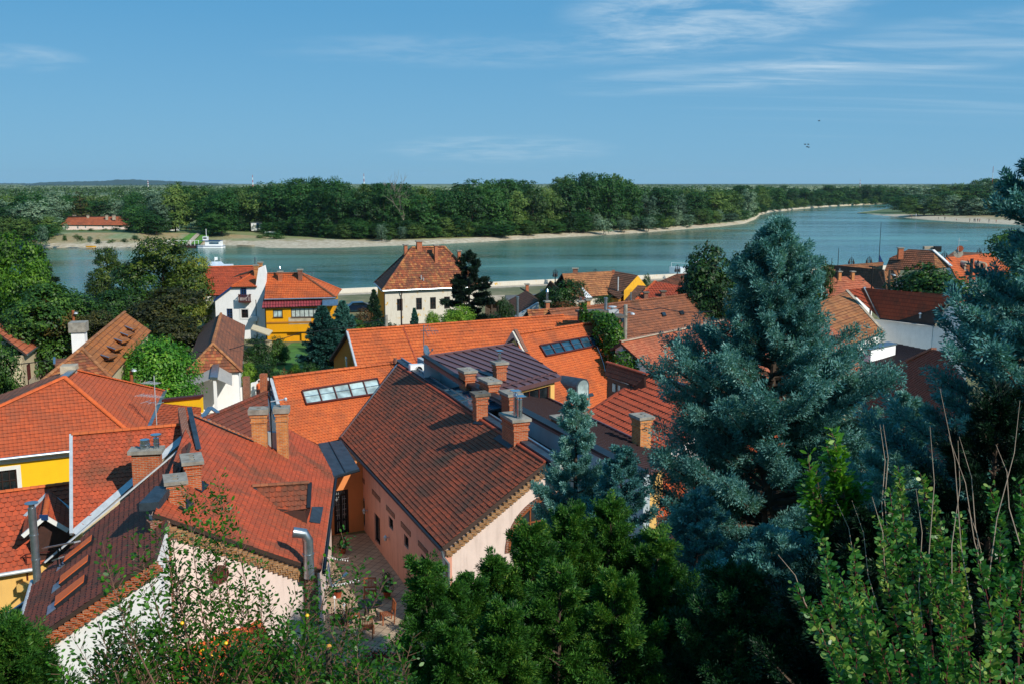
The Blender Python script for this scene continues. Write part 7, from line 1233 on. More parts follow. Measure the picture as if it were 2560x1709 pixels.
# --- the wood across the river
GF = 'trees of the wood across the river'
fp = [proto('riverside_tree', 'x', 'tree', 20, 14, m, s, kind=k, leaf=.85, nclump=300, nleaf=15, th=.0, rc=1.7, group=GF, fat=1.22, k_=13) for m, s, k in (('far', 1, 'round'), ('far', 2, 'tall'), ('far2', 3, 'round'), ('willow', 4, 'round'), ('far', 5, 'tall'), ('far2', 6, 'tall'), ('far', 9, 'round'))]
pop = proto('poplar', 'x', 'tree', 22, 7, 'far', 7, kind='poplar', leaf=.55, nclump=170, nleaf=14, th=.08, rc=1.2, group='poplars across the river')
fsp = proto('far_spruce', 'x', 'tree', 18, 9, 'olive', 8, kind='poplar', leaf=.5, nclump=200, nleaf=14, th=.05, rc=1.0, blobs=[(0, 0, 2 + i * 2.3, 4.3 * (1 - i / 7.2), 4.3 * (1 - i / 7.2), 1.7) for i in range(7)])
TOP = [(-200, 470), (0, 485), (55, 482), (110, 473), (150, 478), (200, 486), (290, 494), (370, 478), (405, 470), (425, 447), (455, 450), (485, 470), (520, 462), (570, 462), (640, 455), (700, 446), (760, 440), (850, 440), (880, 466), (930, 450), (1000, 448), (1060, 462), (1130, 462), (1180, 446), (1240, 440), (1300, 448), (1370, 462), (1394, 440), (1420, 428), (1500, 424), (1560, 436), (1600, 462), (1700, 464), (1760, 462), (1830, 466), (1860, 456), (1930, 462), (2050, 464), (2150, 461), (2230, 468), (2300, 467), (2340, 452), (2365, 448), (2400, 452), (2440, 440), (2480, 430), (2530, 440), (2600, 450), (2700, 450)]
BASE = [(-200, 584), (0, 600), (130, 598), (150, 566), (320, 564), (335, 581), (430, 581), (470, 577), (500, 577), (540, 582), (640, 585), (740, 588), (860, 595), (1000, 594), (1250, 588), (1400, 580), (1600, 569), (1800, 555), (1875, 545), (1900, 530), (1990, 517), (2100, 511), (2230, 507), (2262, 506)]
def itp(T, x):
    for (a, b), (c, d) in zip(T[:-1], T[1:]):
        if a <= x <= c: return b + (d - b) * (x - a) / (c - a)
    return T[0][1] if x < T[0][0] else T[-1][1]
LAB = {0: 'full dark green broadleaf tree in the wood across the river', 1: 'tall dark green tree in the wood across the river', 2: 'lighter yellow green tree in the wood across the river', 3: 'silvery green willow in the wood across the river', 4: 'slim dark green tree in the wood across the river', 5: 'tall lighter green tree in the wood across the river', 6: 'broad dark green tree in the wood across the river'}
rr = random.Random(11); ntree = 0
def ftree(px, yb, yt, zb, wm, pk):
    global ntree
    P = Z(px, yb, zb); H = zat(P, yt) - zb; pr, PH, PW = fp[pk]; o = copy_tree(pr, P, rr.uniform(0, 6.28), (wm / PW, wm / PW, H / PH), LAB[pk]); o['group'] = LAB[pk] + 's' if 0 else GF; ntree += 1
for row, (dy, drop) in enumerate(((0, 20), (-8, 9), (-16, 0))):
    x = -60 + row * 13
    while x < 2262:
        yb = itp(BASE, x) + dy; zb = .4 if x < 560 else -1.8
        P = Z(x, max(yb, 505), zb); wm = rr.uniform(11, 16) if P.y < 600 else rr.uniform(12, 18); yt = itp(TOP, x) + rr.uniform(-3, 7) + drop * rr.uniform(.3, 1.4) * min(1, 400 / P.y)
        if P.y > 620: yt = max(yt, 462); yt = min(yt, yb - 22)
        if row == 0 and (152 < x < 335 or 455 < x < 500): x += 14; continue
        w = [0, 1, 6, 0, 4, 2, 5, 6]
        if x < 420: w = [0, 2, 3, 0, 6, 3]
        if 1560 < x < 1900 and row == 0: w = [2, 3, 3, 0]
        if x > 1980 and x % 2: w = [0, 0, 1, 6]
        ftree(x, max(yb, 505.5), yt, zb, wm, rr.choice(w)); x += wm / P.y * FPX * (.60 if P.y < 600 else .85) * rr.uniform(.85, 1.2)
GU = 'undergrowth bushes along the wood edge'
for i in range(170):
    x = -40 + i * 13.6 + rr.uniform(-4, 4); yb = itp(BASE, x) + rr.uniform(0, 4)
    if 150 < x < 345 or 430 < x < 505: continue
    P = Z(x, max(yb, 506), .4 if x < 560 else -1.8); ft_ = rr.choice([0, 2, 3, 6] if 1400 < x < 1900 else [0, 0, 6, 2]); pr, PH, PW = fp[ft_]; h = rr.uniform(4, 9); w_ = rr.uniform(6, 10); o = copy_tree(pr, P, rr.uniform(0, 6), (w_ / PW, w_ / PW, h / PH), ['dark', '', 'yellow green', 'silvery', '', '', 'deep green'][ft_] + ' bush in the undergrowth along the far wood edge'); o.name = 'undergrowth_bush'; o['group'] = GU; o['category'] = 'bush'
# right hand headland: mounds of willow
for row, (yb, n_, dt) in enumerate(((537, 13, 34), (529, 13, 20), (520, 13, 8), (512, 13, 0))):
    for i in range(n_):
        x = (2262 if row < 2 else 2275) + (i + rr.uniform(-.3, .3)) * 26; yt = itp([(2240, 492), (2262, 470), (2340, 462), (2400, 456), (2480, 442), (2600, 450)], x) + dt * rr.uniform(.6, 1.3); zb = -1.4; wm = rr.uniform(16, 22) * (1.15 if row else .8); b_ = yb + (x - 2262) * .012 - (4 if x < 2290 else 0); ftree(x, b_ if row < 1 else yb, min(yt, yb - 18), zb, wm, rr.choice([3, 3, 2, 0, 3]))
for x in (775, 786, 797, 829, 838, 846): copy = place(pop, x, 438 + rr.uniform(0, 3), 470, 15, label='slim poplar standing above the wood across the river', z0=-1.8)
place(fsp, 198, 478, 430, 75, label='dark brownish spruce behind the long cream house', z0=.4)
# dead trees
def bare_tree(name, label, P, H, seed, m=BKG, sc=1.0):
    t = thing(name, label, 'tree', P); r_ = random.Random(seed); mb = MB()
    def br(p, d, l, r, k):
        q = p + d * l; mb.tube([p, p.lerp(q, .5) + VT((r_.uniform(-.1, .1), r_.uniform(-.1, .1), 0)) * l, q], [r, r * .8, r * .55], 4 if k < 3 else 5)
        if k == 0: return
        for _ in range(3 if k > 1 else 2): nd = (d + VT((r_.uniform(-.8, .8), r_.uniform(-.8, .8), r_.uniform(-.1, .7)))).normalized(); br(q, nd, l * r_.uniform(.6, .85), r * .5, k - 1)
    br(Vector(P), VT((0, 0, 1)), H * .34, H * .018 * sc, 4); mb.build('trunk', m, t); return t
for x, yt, yb, s in ((652, 478, 575, 1), (992, 448, 585, 2), (2015 - 1000, 470, 590, 3)):
    P = Z(x, yb, -1.4); P.y -= 8; bare_tree('dead_tree', ['bare grey dead tree at the left of the wood across the river', 'tallest bare dead tree in the middle of the wood across the river', 'small bare dead tree beside the tallest dead one'][s - 1], P, zat(P, yt) + 1.4, s, sc=1.6 if s < 3 else 1.0)
# shrubs on the far bank
bs = [proto('bank_shrub', 'x', 'shrub', 4, 5, m, s, kind='bush', leaf=.34, nclump=90, nleaf=14, th=.02, rc=.8, group='shrubs on the far bank') for m, s in (('far', 21), ('far2', 22), ('willow', 23))]
for i, (x, yt, yb, w, k) in enumerate(((160, 586, 604, 16, 0), (195, 585, 603, 28, 1), (225, 590, 607, 15, 2), (248, 597, 611, 20, 0), (280, 598, 608, 24, 1), (310, 596, 607, 20, 0), (335, 587, 602, 24, 0), (185, 574, 583, 14, 0), (205, 572, 585, 18, 1), (230, 570, 585, 22, 0), (262, 570, 584, 26, 1), (290, 566, 583, 30, 0), (320, 566, 585, 34, 0), (448, 570, 580, 12, 0), (490, 572, 580, 10, 1), (175, 556, 580, 16, 1), (222, 556, 578, 22, 1), (108, 560, 618, 30, 2), (78, 560, 600, 40, 1), (45, 555, 600, 50, 0), (955, 557, 603, 30, 2), (1005, 564, 600, 28, 2), (975, 588, 603, 20, 0), (670, 580, 597, 34, 0), (690, 578, 600, 40, 0), (650, 586, 600, 26, 1), (1510, 545, 582, 44, 2), (1560, 548, 578, 40, 2), (1620, 540, 575, 46, 2), (1670, 540, 570, 40, 1), (1720, 535, 566, 40, 2), (2370, 522, 537, 24, 2), (2440, 514, 541, 50, 2), (2410, 516, 540, 36, 2), (2490, 520, 541, 40, 1), (2385, 525, 540, 18, 3 - 1))):
    zb = -.5 if x < 640 else -2; P = Z(x, yb, zb); pr, PH, PW = bs[k]; o = copy_tree(pr, P, i, (w / FPX * P.y / PW, w / FPX * P.y / PW, max(1, zat(P, yt) - zb) / PH), ['dark green shrub on the far bank of the river', 'light green shrub on the far bank of the river', 'grey green willow shrub on the far bank of the river'][k])
for p in fp + bs + [pop, fsp]: retire(p)
# far wood behind, one mass
rng = np.random.default_rng(3); blobs = []
for _ in range(620):
    Y_ = rng.uniform(520, 1900) ** 1.0; px = rng.uniform(-150, 2700) if rng.random() > .45 else rng.uniform(-150, 620); X = (px - CX) / FPX * Y_; top = 13 + rng.uniform(-2, 3) + (0 if px > 430 else -2); rx = rng.uniform(7, 12) * (1 + Y_ / 3000)
    if px > 1850 and Y_ < 1150: continue
    blobs.append((X, Y_, top * .55 - 1.5, rx, rx, top * .45))
for _ in range(260):
    Y_ = rng.uniform(2000, 5200); px = rng.uniform(-150, 2700); X = (px - CX) / FPX * Y_; rx = rng.uniform(20, 70); blobs.append((X, Y_, 2, rx * 1.6, rx * .6, rng.uniform(4, 9)))
V = crown(blobs, 9000, 9, 4.0, 2.6, 77, shell=.8, lowcut=-.1); me = mesh_from(V, 'far_wood'); me.materials.append(LM['far2']); o = bpy.data.objects.new('far_wood', me); COL.objects.link(o); tag(o, 'hazy far wood stretching to the horizon behind the riverside trees', 'wood', kind='stuff')
# --- trees of the town
GT = None
P_ = {
 'linden': proto('linden_tree', 'x', 'tree', 14, 10, 'linden', 31, kind='tall', leaf=.34, nclump=620, nleaf=26, th=.1, rc=.9), 'dark': proto('broadleaf_tree', 'x', 'tree', 10, 9, 'dark', 32, kind='round', leaf=.32, nclump=520, nleaf=24, th=.1, rc=.9), 'olive': proto('broadleaf_tree', 'x', 'tree', 12, 10, 'olive', 33, kind='tall', leaf=.34, nclump=560, nleaf=24, th=.05, rc=.9),
 'bright': proto('broadleaf_tree', 'x', 'tree', 8, 8, 'bright', 34, kind='bush', leaf=.22, nclump=800, nleaf=30, th=.12, rc=.75), 'lime': proto('broadleaf_tree', 'x', 'tree', 10, 9, 'lime', 35, kind='tall', leaf=.30, nclump=560, nleaf=24, th=.1, rc=.8), 'chestnut': proto('chestnut_tree', 'x', 'tree', 11, 11, 'dark', 36, kind='wide', leaf=.42, nclump=900, nleaf=20, th=.15, rc=.75),
 'bush': proto('garden_shrub', 'x', 'shrub', 3, 4, 'dark', 37, kind='bush', leaf=.17, nclump=320, nleaf=18, th=.02, rc=.4), 'bushb': proto('garden_shrub', 'x', 'shrub', 3, 4, 'lime', 38, kind='bush', leaf=.17, nclump=320, nleaf=18, th=.02, rc=.4), 'rust': proto('garden_shrub', 'x', 'shrub', 3, 4, 'rust', 39, kind='bush', leaf=.17, nclump=260, nleaf=16, th=.02, rc=.4)}
def conifer(name, label, H, Rb, m, seed, nb=70, sub=5, nper=26, ll=.16, lw=.05, droop=-.15, loc=(0, 0, 0), length=.9, bark=BK, cat='tree', base=.06, lift=.1, prof=None, spread=.55, curl=0, rag=.65, leaders=None):
    """conifer: trunk or several leaders, whorled branches, feathery sprays along each branch"""
    r_ = random.Random(seed); t = thing(name, label, cat, (0, 0, 0)); mb = MB(); tips = []; dirs = []; lens = []
    for ox, oy, H_, Rl, n_ in (leaders or [(0, 0, H, Rb, nb)]):
        O = VT((ox, oy, 0)); mb.tube([VT((ox * .2, oy * .2, -.6)), O * .8 + VT((0, 0, H_ * .35)), O + VT((0, 0, H_ * .97))], [max(.06, H_ * .018), max(.05, H_ * .013), .015], 7)
        for i in range(n_):
            f = (i + r_.random()) / n_; f = f ** .85; h = H_ * (base + (1 - base) * f); R_ = Rl * (prof(f) if prof else (1 - f) ** .8) * r_.uniform(rag, 1.7 - .9 * rag + .03) + .1; a = i * 2.4 + r_.uniform(-.5, .5); out = VT((math.cos(a), math.sin(a), 0)); p0 = O + VT((0, 0, h - (R_ * lift if lift > 0 else 0))); e = p0 + out * R_ + VT((0, 0, R_ * (lift * 2.0 if lift > 0 else droop))); mid = p0.lerp(e, .5) + VT((0, 0, -.1 * R_))
            mb.tube([p0, mid, e], [max(.012, .03 * R_), .02 * R_ + .006, .006], 4); n = max(2, int(sub * R_ / Rl * 1.6 + 1))
            for k in range(n * 3):
                s = .25 + .75 * r_.random(); c = p0.lerp(mid, s * 2) if s < .5 else mid.lerp(e, s * 2 - 1); side = out.cross(VT((0, 0, 1))) * r_.uniform(-1, 1); d = (out * r_.uniform(.3, 1) + side * .8 + VT((0, 0, (r_.uniform(.1, 1.1) if lift > 0 else r_.uniform(-.4, .25))))).normalized(); l = length * r_.uniform(.5, 1.0) * (.45 + .55 * R_ / Rl); tips.append(c + d * l * .8); dirs.append(d); lens.append(l)
        for k in range(5): tips.append(O + VT((r_.uniform(-.05, .05), 0, H_ - .12 * k * length))); dirs.append(VT((r_.uniform(-.3, .3), r_.uniform(-.3, .3), 1)).normalized()); lens.append(length * .6)
    V = spray_mesh(np.array([list(p) for p in tips]), np.array([list(p) for p in dirs]), np.array(lens), nper, ll, lw, seed, spread, curl); link_mesh(mesh_from(V), 'foliage', LM[m], t); mb.build('trunk', bark, t, smooth=True); t.location = loc; return t
P_['spruce'] = (conifer('spruce_tree', 'x', 12, 3.4, 'spruce', 41, 90, 6, 44, .34, .12, -.12, length=1.2, lift=0),); P_['spruce'] += extent(P_['spruce'][0]); P_['blue'] = (conifer('blue_spruce', 'x', 8, 2.6, 'bluespruce', 42, 110, 6, 40, .26, .10, .05, length=.8, lift=0),); P_['blue'] += extent(P_['blue'][0])
for k, x, yt, Y_, w, lb in (
 ('lime', 10, 570, 108, 190, 'sunlit light green tree at the left edge above the river bend'), ('lime', 75, 640, 104, 150, 'second light green tree below the sunlit one at the left edge'), ('dark', 95, 700, 98, 190, 'dark green tree in front of the left spruce'), ('spruce', 85, 610, 118, 170, 'dark drooping spruce at the left bank among light green trees'), ('spruce', 8, 680, 112, 130, 'dark spruce cut by the left edge of the picture'),
 ('linden', 268, 616, 138, 100, 'narrow yellow green linden tree left of the big linden'), ('linden', 402, 588, 124, 200, 'tallest yellow green linden tree in front of the river'), ('linden', 478, 640, 126, 100, 'linden tree touching the white balcony house'), ('olive', 425, 716, 108, 190, 'brownish olive tree in front of the tallest linden'), ('dark', 335, 650, 122, 120, 'dark tree between the two lindens'),
 ('dark', 190, 716, 106, 170, 'dark round tree above the white chimney'), ('olive', 130, 740, 100, 160, 'olive tinted tree left of the white chimney'), ('dark', 262, 720, 110, 130, 'dark tree to the right of the white chimney'), ('dark', 50, 740, 112, 200, 'dark tree behind the cream cottage'), ('dark', 180, 790, 104, 130, 'low dark tree beneath the power line left of the white chimney'), ('olive', 235, 770, 98, 110, 'low olive tree just behind the white chimney'),
 ('bright', 383, 832, 76, 200, 'fresh bright green tree in front of the little dormers'), ('dark', -12, 845, 68, 110, 'ivy dark bush tree at the left edge before the cream cottage'), ('lime', -40, 800, 74, 100, 'pale green tree at the left edge beside the cream cottage'),
 ('blue', 806, 762, 101, 105, 'large blue spruce in the middle garden'), ('blue', 855, 750, 111, 80, 'darker blue spruce behind the large one'), ('bush', 648, 838, 103, 78, 'dark olive shrub on the lawn near the lean-to'), ('bush', 692, 836, 106, 50, 'neat round green shrub beside the yellow house'), ('bush', 650, 905, 94, 80, 'wide dark hedge shrub at the front of the lawn'), ('bushb', 622, 900, 93, 40, 'light green shrub in front of the wide hedge'), ('bush', 770, 900, 96, 56, 'dark shrub left of the large blue spruce'), ('bushb', 735, 905, 97, 30, 'yellow green shrub near the brown pile'), ('bush', 700, 945, 92, 60, 'low shrub behind the orange scalloped roof'),
 ('lime', 1135, 762, 112, 130, 'fresh light green tree at the foot of the old white house'), ('lime', 1085, 775, 111, 55, 'smaller light green tree at the foot of the old white house'), ('blue', 1036, 768, 112, 34, 'small young spruce before the old white house'), ('spruce', 934, 722, 129, 44, 'slim dark conifer at the corner of the old white house'), ('rust', 905, 768, 121, 60, 'brown dry shrub beside the parked car'), ('bush', 885, 790, 117, 90, 'green hedge shrub left of the old white house'), ('bush', 960, 792, 113, 110, 'low green shrub under the power line'), ('dark', 1264, 738, 116, 46, 'narrow dark tree by the timber shed'), ('bush', 1230, 775, 108, 60, 'shrub behind the long orange ridge'),
 ('dark', 1412, 692, 128, 108, 'dense dark ivy clad tree left of the sandy roof'), ('rust', 1410, 752, 118, 120, 'reddish brown shrub below the ivy clad tree'), ('dark', 1512, 735, 122, 62, 'dark green tree at the foot of the sandy roof'), ('dark', 1368, 725, 130, 60, 'dark tree behind the small brick shed'), ('bush', 1613, 681, 150, 32, 'small round clipped tree by the river'),
 ('chestnut', 1790, 600, 102, 200, 'big round chestnut tree by the quay'), ('chestnut', 1865, 602, 106, 130, 'second chestnut tree behind the tip of the blue conifer'), ('dark', 1800, 700, 98, 120, 'dark lower tree under the big chestnut'), ('chestnut', 2335, 652, 120, 230, 'wide dark green walnut tree among the right roofs'), ('dark', 2545, 570, 150, 150, 'dark tree behind the right edge conifer'), ('dark', 2056, 640, 108, 60, 'small dark tree behind the blue conifer')):
    place(P_[k], x, yt, Y_, w, label=lb, z0=0)
for k in P_: retire(P_[k])
P = VT((YD(1172, 640, 118).x, 118, 0)); conifer('spruce_tree', 'tall dark irregular spruce in front of the old white house', zat(P, 628), 3.3, 'spruce', 47, 46, 9, 50, .34, .11, .05, loc=P, length=1.1, lift=0, prof=lambda f: min(1, ((1 - f) / .5) ** .6) * (.7 + .3 * math.sin(f * 31)))
# brown brushwood pile
rng = np.random.default_rng(9); P = Z(713, 955, 0); C = np.array(P) + rng.normal(size=(900, 3)) * [1.1, .6, .35] + [0, 0, .4]; D = rand_unit(900, rng); me = mesh_from(leaf_arrays(C - np.array(P), D, perp(D, rng), .5, .06)); me.materials.append(LM['rust']); o = bpy.data.objects.new('brushwood_pile', me); COL.objects.link(o); o.location = P; tag(o, 'heap of rust brown cut branches behind the orange scalloped roof', 'pile')
# ivy on the stack
def ivy(name, label, boxes, leaf=.2, n=5000, m='ivy', cat='ivy', seed=1):
    rng = np.random.default_rng(seed); out = []; A = sum(b[3] * b[4] + b[4] * b[5] + b[3] * b[5] for b in boxes)
    for (x, y, z, rx, ry, rz) in boxes:
        k = int(n * (rx * ry + ry * rz + rx * rz) / A); u = rand_unit(k, rng); u = u / np.max(np.abs(u), axis=1, keepdims=True) * .35 + u * .65; C = np.array([x, y, z]) + u * np.array([rx, ry, rz]) * (1 + rng.normal(size=(k, 1)) * .08); D = nrm(rand_unit(k, rng) + [0, 0, -.6]); S = nrm(np.cross(D, nrm(u * [1 / rx, 1 / ry, 1 / rz]))); out.append(leaf_arrays(C, D, S, leaf * (.6 + .8 * rng.random(k)), leaf * .8, 'diamond'))
    V = np.concatenate(out); o_ = V.mean(axis=(0, 1)); me = mesh_from(V - o_); me.materials.append(LM[m]); o = bpy.data.objects.new(name, me); COL.objects.link(o); o.location = o_; return tag(o, label, cat)
a = lambda x, y, Y: YD(x, y, Y)
c1, c2, c3, c4, c5 = a(1488, 808, 78.5), a(1518, 835, 75.5), a(1535, 870, 74), a(1562, 905, 71.5), a(1592, 918, 71.5)
ivy('ivy', 'thick ivy and its hedge like growth covering the old brick stack between the roofs', [(*c1, .7, .6, .9), (*c2, 1.0, .9, 1.3), (*c3, .75, .8, 1.7), (*c4, .75, .7, .8), (*c5, .6, .6, .7), (*a(1458, 795, 79), .3, .5, 1.2), (*a(1510, 800, 76), .9, .7, .5), (*a(1542, 905, 73), .6, .6, 1.0)], .2, 9000)
# --- near conifers
jp = lambda f: min(1, ((1 - f) / .38) ** .95) * (.8 + .2 * math.sin(f * 29))
jy = lambda f: min(1, ((1 - f) / .4) ** .75) * (.85 + .15 * math.sin(f * 23))
def near(name, label, px, ytop, Y, Rb, m, seed, zb=None, **k):
    P = YD(px, ytop, Y); g = (ground_z(P.x, Y) if zb is None else zb); H = P.z - g; return conifer(name, label, H, Rb, m, seed, loc=(P.x, Y, g), **k)
BIG = dict(sub=10, nper=76, ll=.085, lw=.03, length=.85, lift=.24, prof=jp, spread=.6)
MID = dict(sub=7, nper=74, ll=.075, lw=.026, length=.55, lift=.28, prof=jp, spread=.6)
YEW = dict(sub=7, nper=84, ll=.06, lw=.018, length=.5, lift=.45, prof=lambda f: min(1, ((1 - f) / .6) ** .85), spread=.45, rag=.5, cat='conifer')
near('blue_conifer', 'tall feathery blue green conifer standing right of centre in front of the roofs', 1948, 562, 25, 3.5, 'juniper', 51, nb=350, **BIG)
near('blue_conifer', 'short blue green conifer in front of the dark red roof gable', 1441, 985, 25, 1.2, 'juniper', 52, nb=120, **MID)
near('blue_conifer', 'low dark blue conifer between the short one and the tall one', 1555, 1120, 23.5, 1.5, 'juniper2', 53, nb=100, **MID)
near('blue_conifer', 'huge blue green conifer cut by the right edge of the picture', 2665, 330, 15.5, 2.3, 'juniper2', 54, nb=180, sub=8, nper=60, ll=.075, lw=.028, length=.6, lift=.22, prof=jp, spread=.6)
near('blue_conifer', 'small blue green conifer top rising below the brick gable wall', 2265, 990, 19, 1.5, 'juniper', 55, nb=110, **MID)
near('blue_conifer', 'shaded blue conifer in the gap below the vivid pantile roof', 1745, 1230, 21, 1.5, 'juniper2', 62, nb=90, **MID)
def multi(name, label, m, seed, tops, Y0, px0, **k):
    P0 = YD(px0, 1700, Y0); g = ground_z(P0.x, Y0); L_ = []
    for px, y, Y, R_, n in tops: P = YD(px, y, Y); L_.append((P.x - P0.x, Y - Y0, P.z - g, R_, n))
    return conifer(name, label, 5, 1, m, seed, loc=(P0.x, Y0, g), leaders=L_, **k)
multi('green_conifer', 'broad feathery green yew with many pointed leaders filling the bottom centre', 'yew', 56, ((1065, 1405, 14.2, .42, 40), (1125, 1465, 14.6, .5, 45), (1175, 1440, 15, .5, 50), (1240, 1400, 15.4, .55, 55), (1325, 1318, 15.8, .7, 70), (1430, 1272, 16.2, .85, 75), (1530, 1255, 16.4, .85, 75), (1650, 1335, 16, .75, 60), (1400, 1420, 14.2, .85, 60), (1540, 1440, 14.2, .8, 50), (1260, 1510, 13.6, .65, 50), (1130, 1580, 13.4, .55, 45)), 15.2, 1380, **YEW)
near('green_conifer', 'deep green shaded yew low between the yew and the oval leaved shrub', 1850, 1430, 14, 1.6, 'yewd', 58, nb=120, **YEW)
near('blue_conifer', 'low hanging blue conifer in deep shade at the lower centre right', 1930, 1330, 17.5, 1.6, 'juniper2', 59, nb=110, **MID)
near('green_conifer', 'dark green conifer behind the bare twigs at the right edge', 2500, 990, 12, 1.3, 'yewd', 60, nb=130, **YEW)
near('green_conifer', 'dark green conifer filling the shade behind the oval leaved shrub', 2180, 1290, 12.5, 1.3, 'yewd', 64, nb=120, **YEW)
near('green_conifer', 'yellow green thuja at the bottom left corner', 15, 1560, 12, .6, 'yew', 61, nb=70, **YEW)
# --- leafy shoots
def shoots(name, label, cat, specs, m, barkm, leaf, asp, dens, seed, twig=.12, shape='oval', origin=None, r0=.012):
    """each spec: (foot, tip, how much of its length is leafy); leaves sit on short side twigs"""
    rng = np.random.default_rng(seed); r_ = random.Random(seed); t = thing(name, label, cat, origin or specs[0][0]); mb = MB(); C = []; D = []; S = []; Ls = []
    for foot, tip, lf in specs:
        foot, tip = Vector(foot), Vector(tip); ln = (tip - foot).length; side = (tip - foot).cross(VT((0, 1, 0))).normalized() * r_.uniform(-.07, .07) * ln; path = [foot.lerp(tip, i / 6) + side * math.sin(math.pi * i / 6) for i in range(7)]; mb.tube(path, [r0 * (1 - .8 * i / 6) for i in range(7)], 5, caps=False)
        n = int(dens * ln * lf)
        for k in range(n):
            s = 1 - lf * rng.random() ** .9; i = min(5, int(s * 6)); c = path[i].lerp(path[i + 1], s * 6 - i); ax = (path[i + 1] - path[i]).normalized(); o = ax.cross(Vector(rng.normal(size=3))).normalized(); d = (o * .9 + ax * rng.uniform(.3, 1.0)).normalized(); tw = twig * rng.uniform(.15, 1) * (1.15 - s * .6); C.append(c + d * (tw + leaf * .4)); D.append(d + Vector(rng.normal(size=3)) * .25 + VT((0, 0, -.12))); S.append(o.cross(d) + Vector(rng.normal(size=3)) * .4); Ls.append(leaf * rng.uniform(.6, 1.15) * (.75 if s > .93 else 1))
            if tw > twig * .5 and k % 3 == 0: mb.bar(c, c + d * tw, .004)
    org = np.array(ORG[t.name]); C = np.array([list(x) for x in C]) - org; D = nrm(np.array([list(x) for x in D])); S = np.array([list(x) for x in S]); S = nrm(S - D * (S * D).sum(1, keepdims=True)); V = leaf_arrays(C, D, S, np.array(Ls), np.array(Ls) * asp, shape); link_mesh(mesh_from(V), 'leaves', LM[m], t); mb.build('branches', barkm, t); return t
rf = random.Random(5); TW = flat('twig_bark', '#6a4c3c', .85, 0, .3, 20)
tips = [(545, 1180, 10), (530, 1215, 10), (470, 1225, 9.6), (492, 1240, 9.8), (560, 1260, 10), (385, 1295, 9.4), (330, 1335, 9.3), (255, 1350, 9), (275, 1420, 9), (430, 1330, 9.6), (410, 1390, 9.5), (350, 1440, 9.3), (300, 1500, 9.1), (240, 1545, 8.8), (180, 1590, 8.7), (145, 1650, 8.6), (640, 1400, 10), (615, 1450, 9.8), (585, 1465, 9.8), (560, 1500, 9.6), (670, 1470, 9.8), (700, 1545, 9.5), (745, 1470, 9.6), (770, 1420, 9.9), (775, 1500, 9.7), (868, 1335, 10.2), (905, 1395, 10), (880, 1440, 9.9), (965, 1450, 9.9), (1000, 1590, 9.4), (960, 1640, 9.3), (650, 1620, 9.2), (500, 1450, 9.6), (460, 1480, 9.5), (480, 1560, 9.3), (380, 1560, 9.2), (540, 1610, 9.2), (740, 1610, 9.3), (1035, 1580, 9.6)]
sp_ = []
for x, y, Y_ in tips:
    tip = YD(x, y, Y_); fx = x + (640 - x) * .35 + rf.uniform(-30, 30); foot = YD(fx, max(y + 330, 1720), Y_ - rf.uniform(.2, .8)); sp_.append((foot, tip, .72))
for _ in range(130):
    x = rf.uniform(250, 1000); y = rf.uniform(1600, 1760) - 60 * math.sin((x - 200) / 800 * 3.14); tip = YD(x, y, rf.uniform(8.6, 9.8)); sp_.append((YD(x + rf.uniform(-90, 90), y + 170, tip.y - .3), tip, .95))
shoots('fruit_tree', 'young fruit tree with loose upright leafy shoots across the bottom left', 'tree', sp_, 'fruit', TW, .056, .55, 175, 12, .2, 'oval', origin=VT((-2.2, 9.4, ground_z(0, 9.4))), r0=.008)
ft = bpy.data.objects['fruit_tree']
mb = MB(); b0 = VT((-2.2, 9.4, ground_z(0, 9.4))); 
for x in (300, 450, 600, 700, 850, 960): mb.tube([b0, b0.lerp(YD(x, 1740, 9.2), .5) + VT((0, 0, .1)), YD(x, 1735, 9.2)], [.07, .05, .025], 6)
mb.build('trunk', BK, ft)
ylw = flat('fruit_yellow', '#e8b414', .4, 0, .1)
for i, (x, y) in enumerate(((505, 1624), (615, 1640), (528, 1678), (530, 1636), (623, 1617), (565, 1605), (455, 1555), (508, 1700), (662, 1705), (768, 1536))):
    P = YD(x, y, 9.0); mb = MB().lathe(P - VT((0, 0, .026)), [(.003, 0), (.014, .006), (.02, .02), (.014, .034), (.003, .04)], 10); mb.build('fruit', ylw, ft, smooth=True)
cutw = flat('cut_wood', '#d09040', .7, 0, .1)
for x, y in ((822, 1615), (762, 1675), (887, 1672)):
    P = YD(x, y, 9.0); d = VT((.02, .1, 1)).normalized(); mb = MB().tube([P - d * .9, P], [.035, .03], 8); st_ = mb.build('pruned_stub', BK, ft, smooth=True); mb = MB().lathe(P + VT((0, -.004, .001)), [(.028, 0), (.027, .006), (.002, .007)], 12, axis=(0, -.55, .83)); mb.build('cut_face', cutw, ft)
# --- oval leaved shrub at the right
tp = [(1985, 1462, 7.6), (2055, 1343, 8.0), (2062, 1412, 7.8), (2135, 1358, 8.0), (2050, 1500, 7.2), (2195, 1290, 8.2), (2200, 1345, 8), (2245, 1165, 8.6), (2300, 1180, 8.6), (2225, 1225, 8.4), (2350, 1315, 8.0), (2400, 1285, 8.2), (2475, 1215, 8.2), (2548, 1198, 8.2), (2530, 1428, 7.2), (2160, 1458, 7.6), (2262, 1475, 7.4), (2410, 1490, 7.2), (2450, 1640, 6.4), (2255, 1290, 8.2), (2330, 1240, 8.5), (2500, 1330, 7.8), (2120, 1500, 7.2), (2180, 1520, 7.1), (2300, 1380, 7.8), (2360, 1420, 7.6), (2440, 1380, 7.7), (2560, 1560, 6.8), (2380, 1570, 6.9), (2060, 1600, 6.8), (2140, 1620, 6.7), (2230, 1600, 6.9), (2320, 1650, 6.6), (2540, 1660, 6.4), (2480, 1560, 6.8), (2100, 1440, 7.5), (2280, 1540, 7.1), (2570, 1300, 8)]
sp_ = []
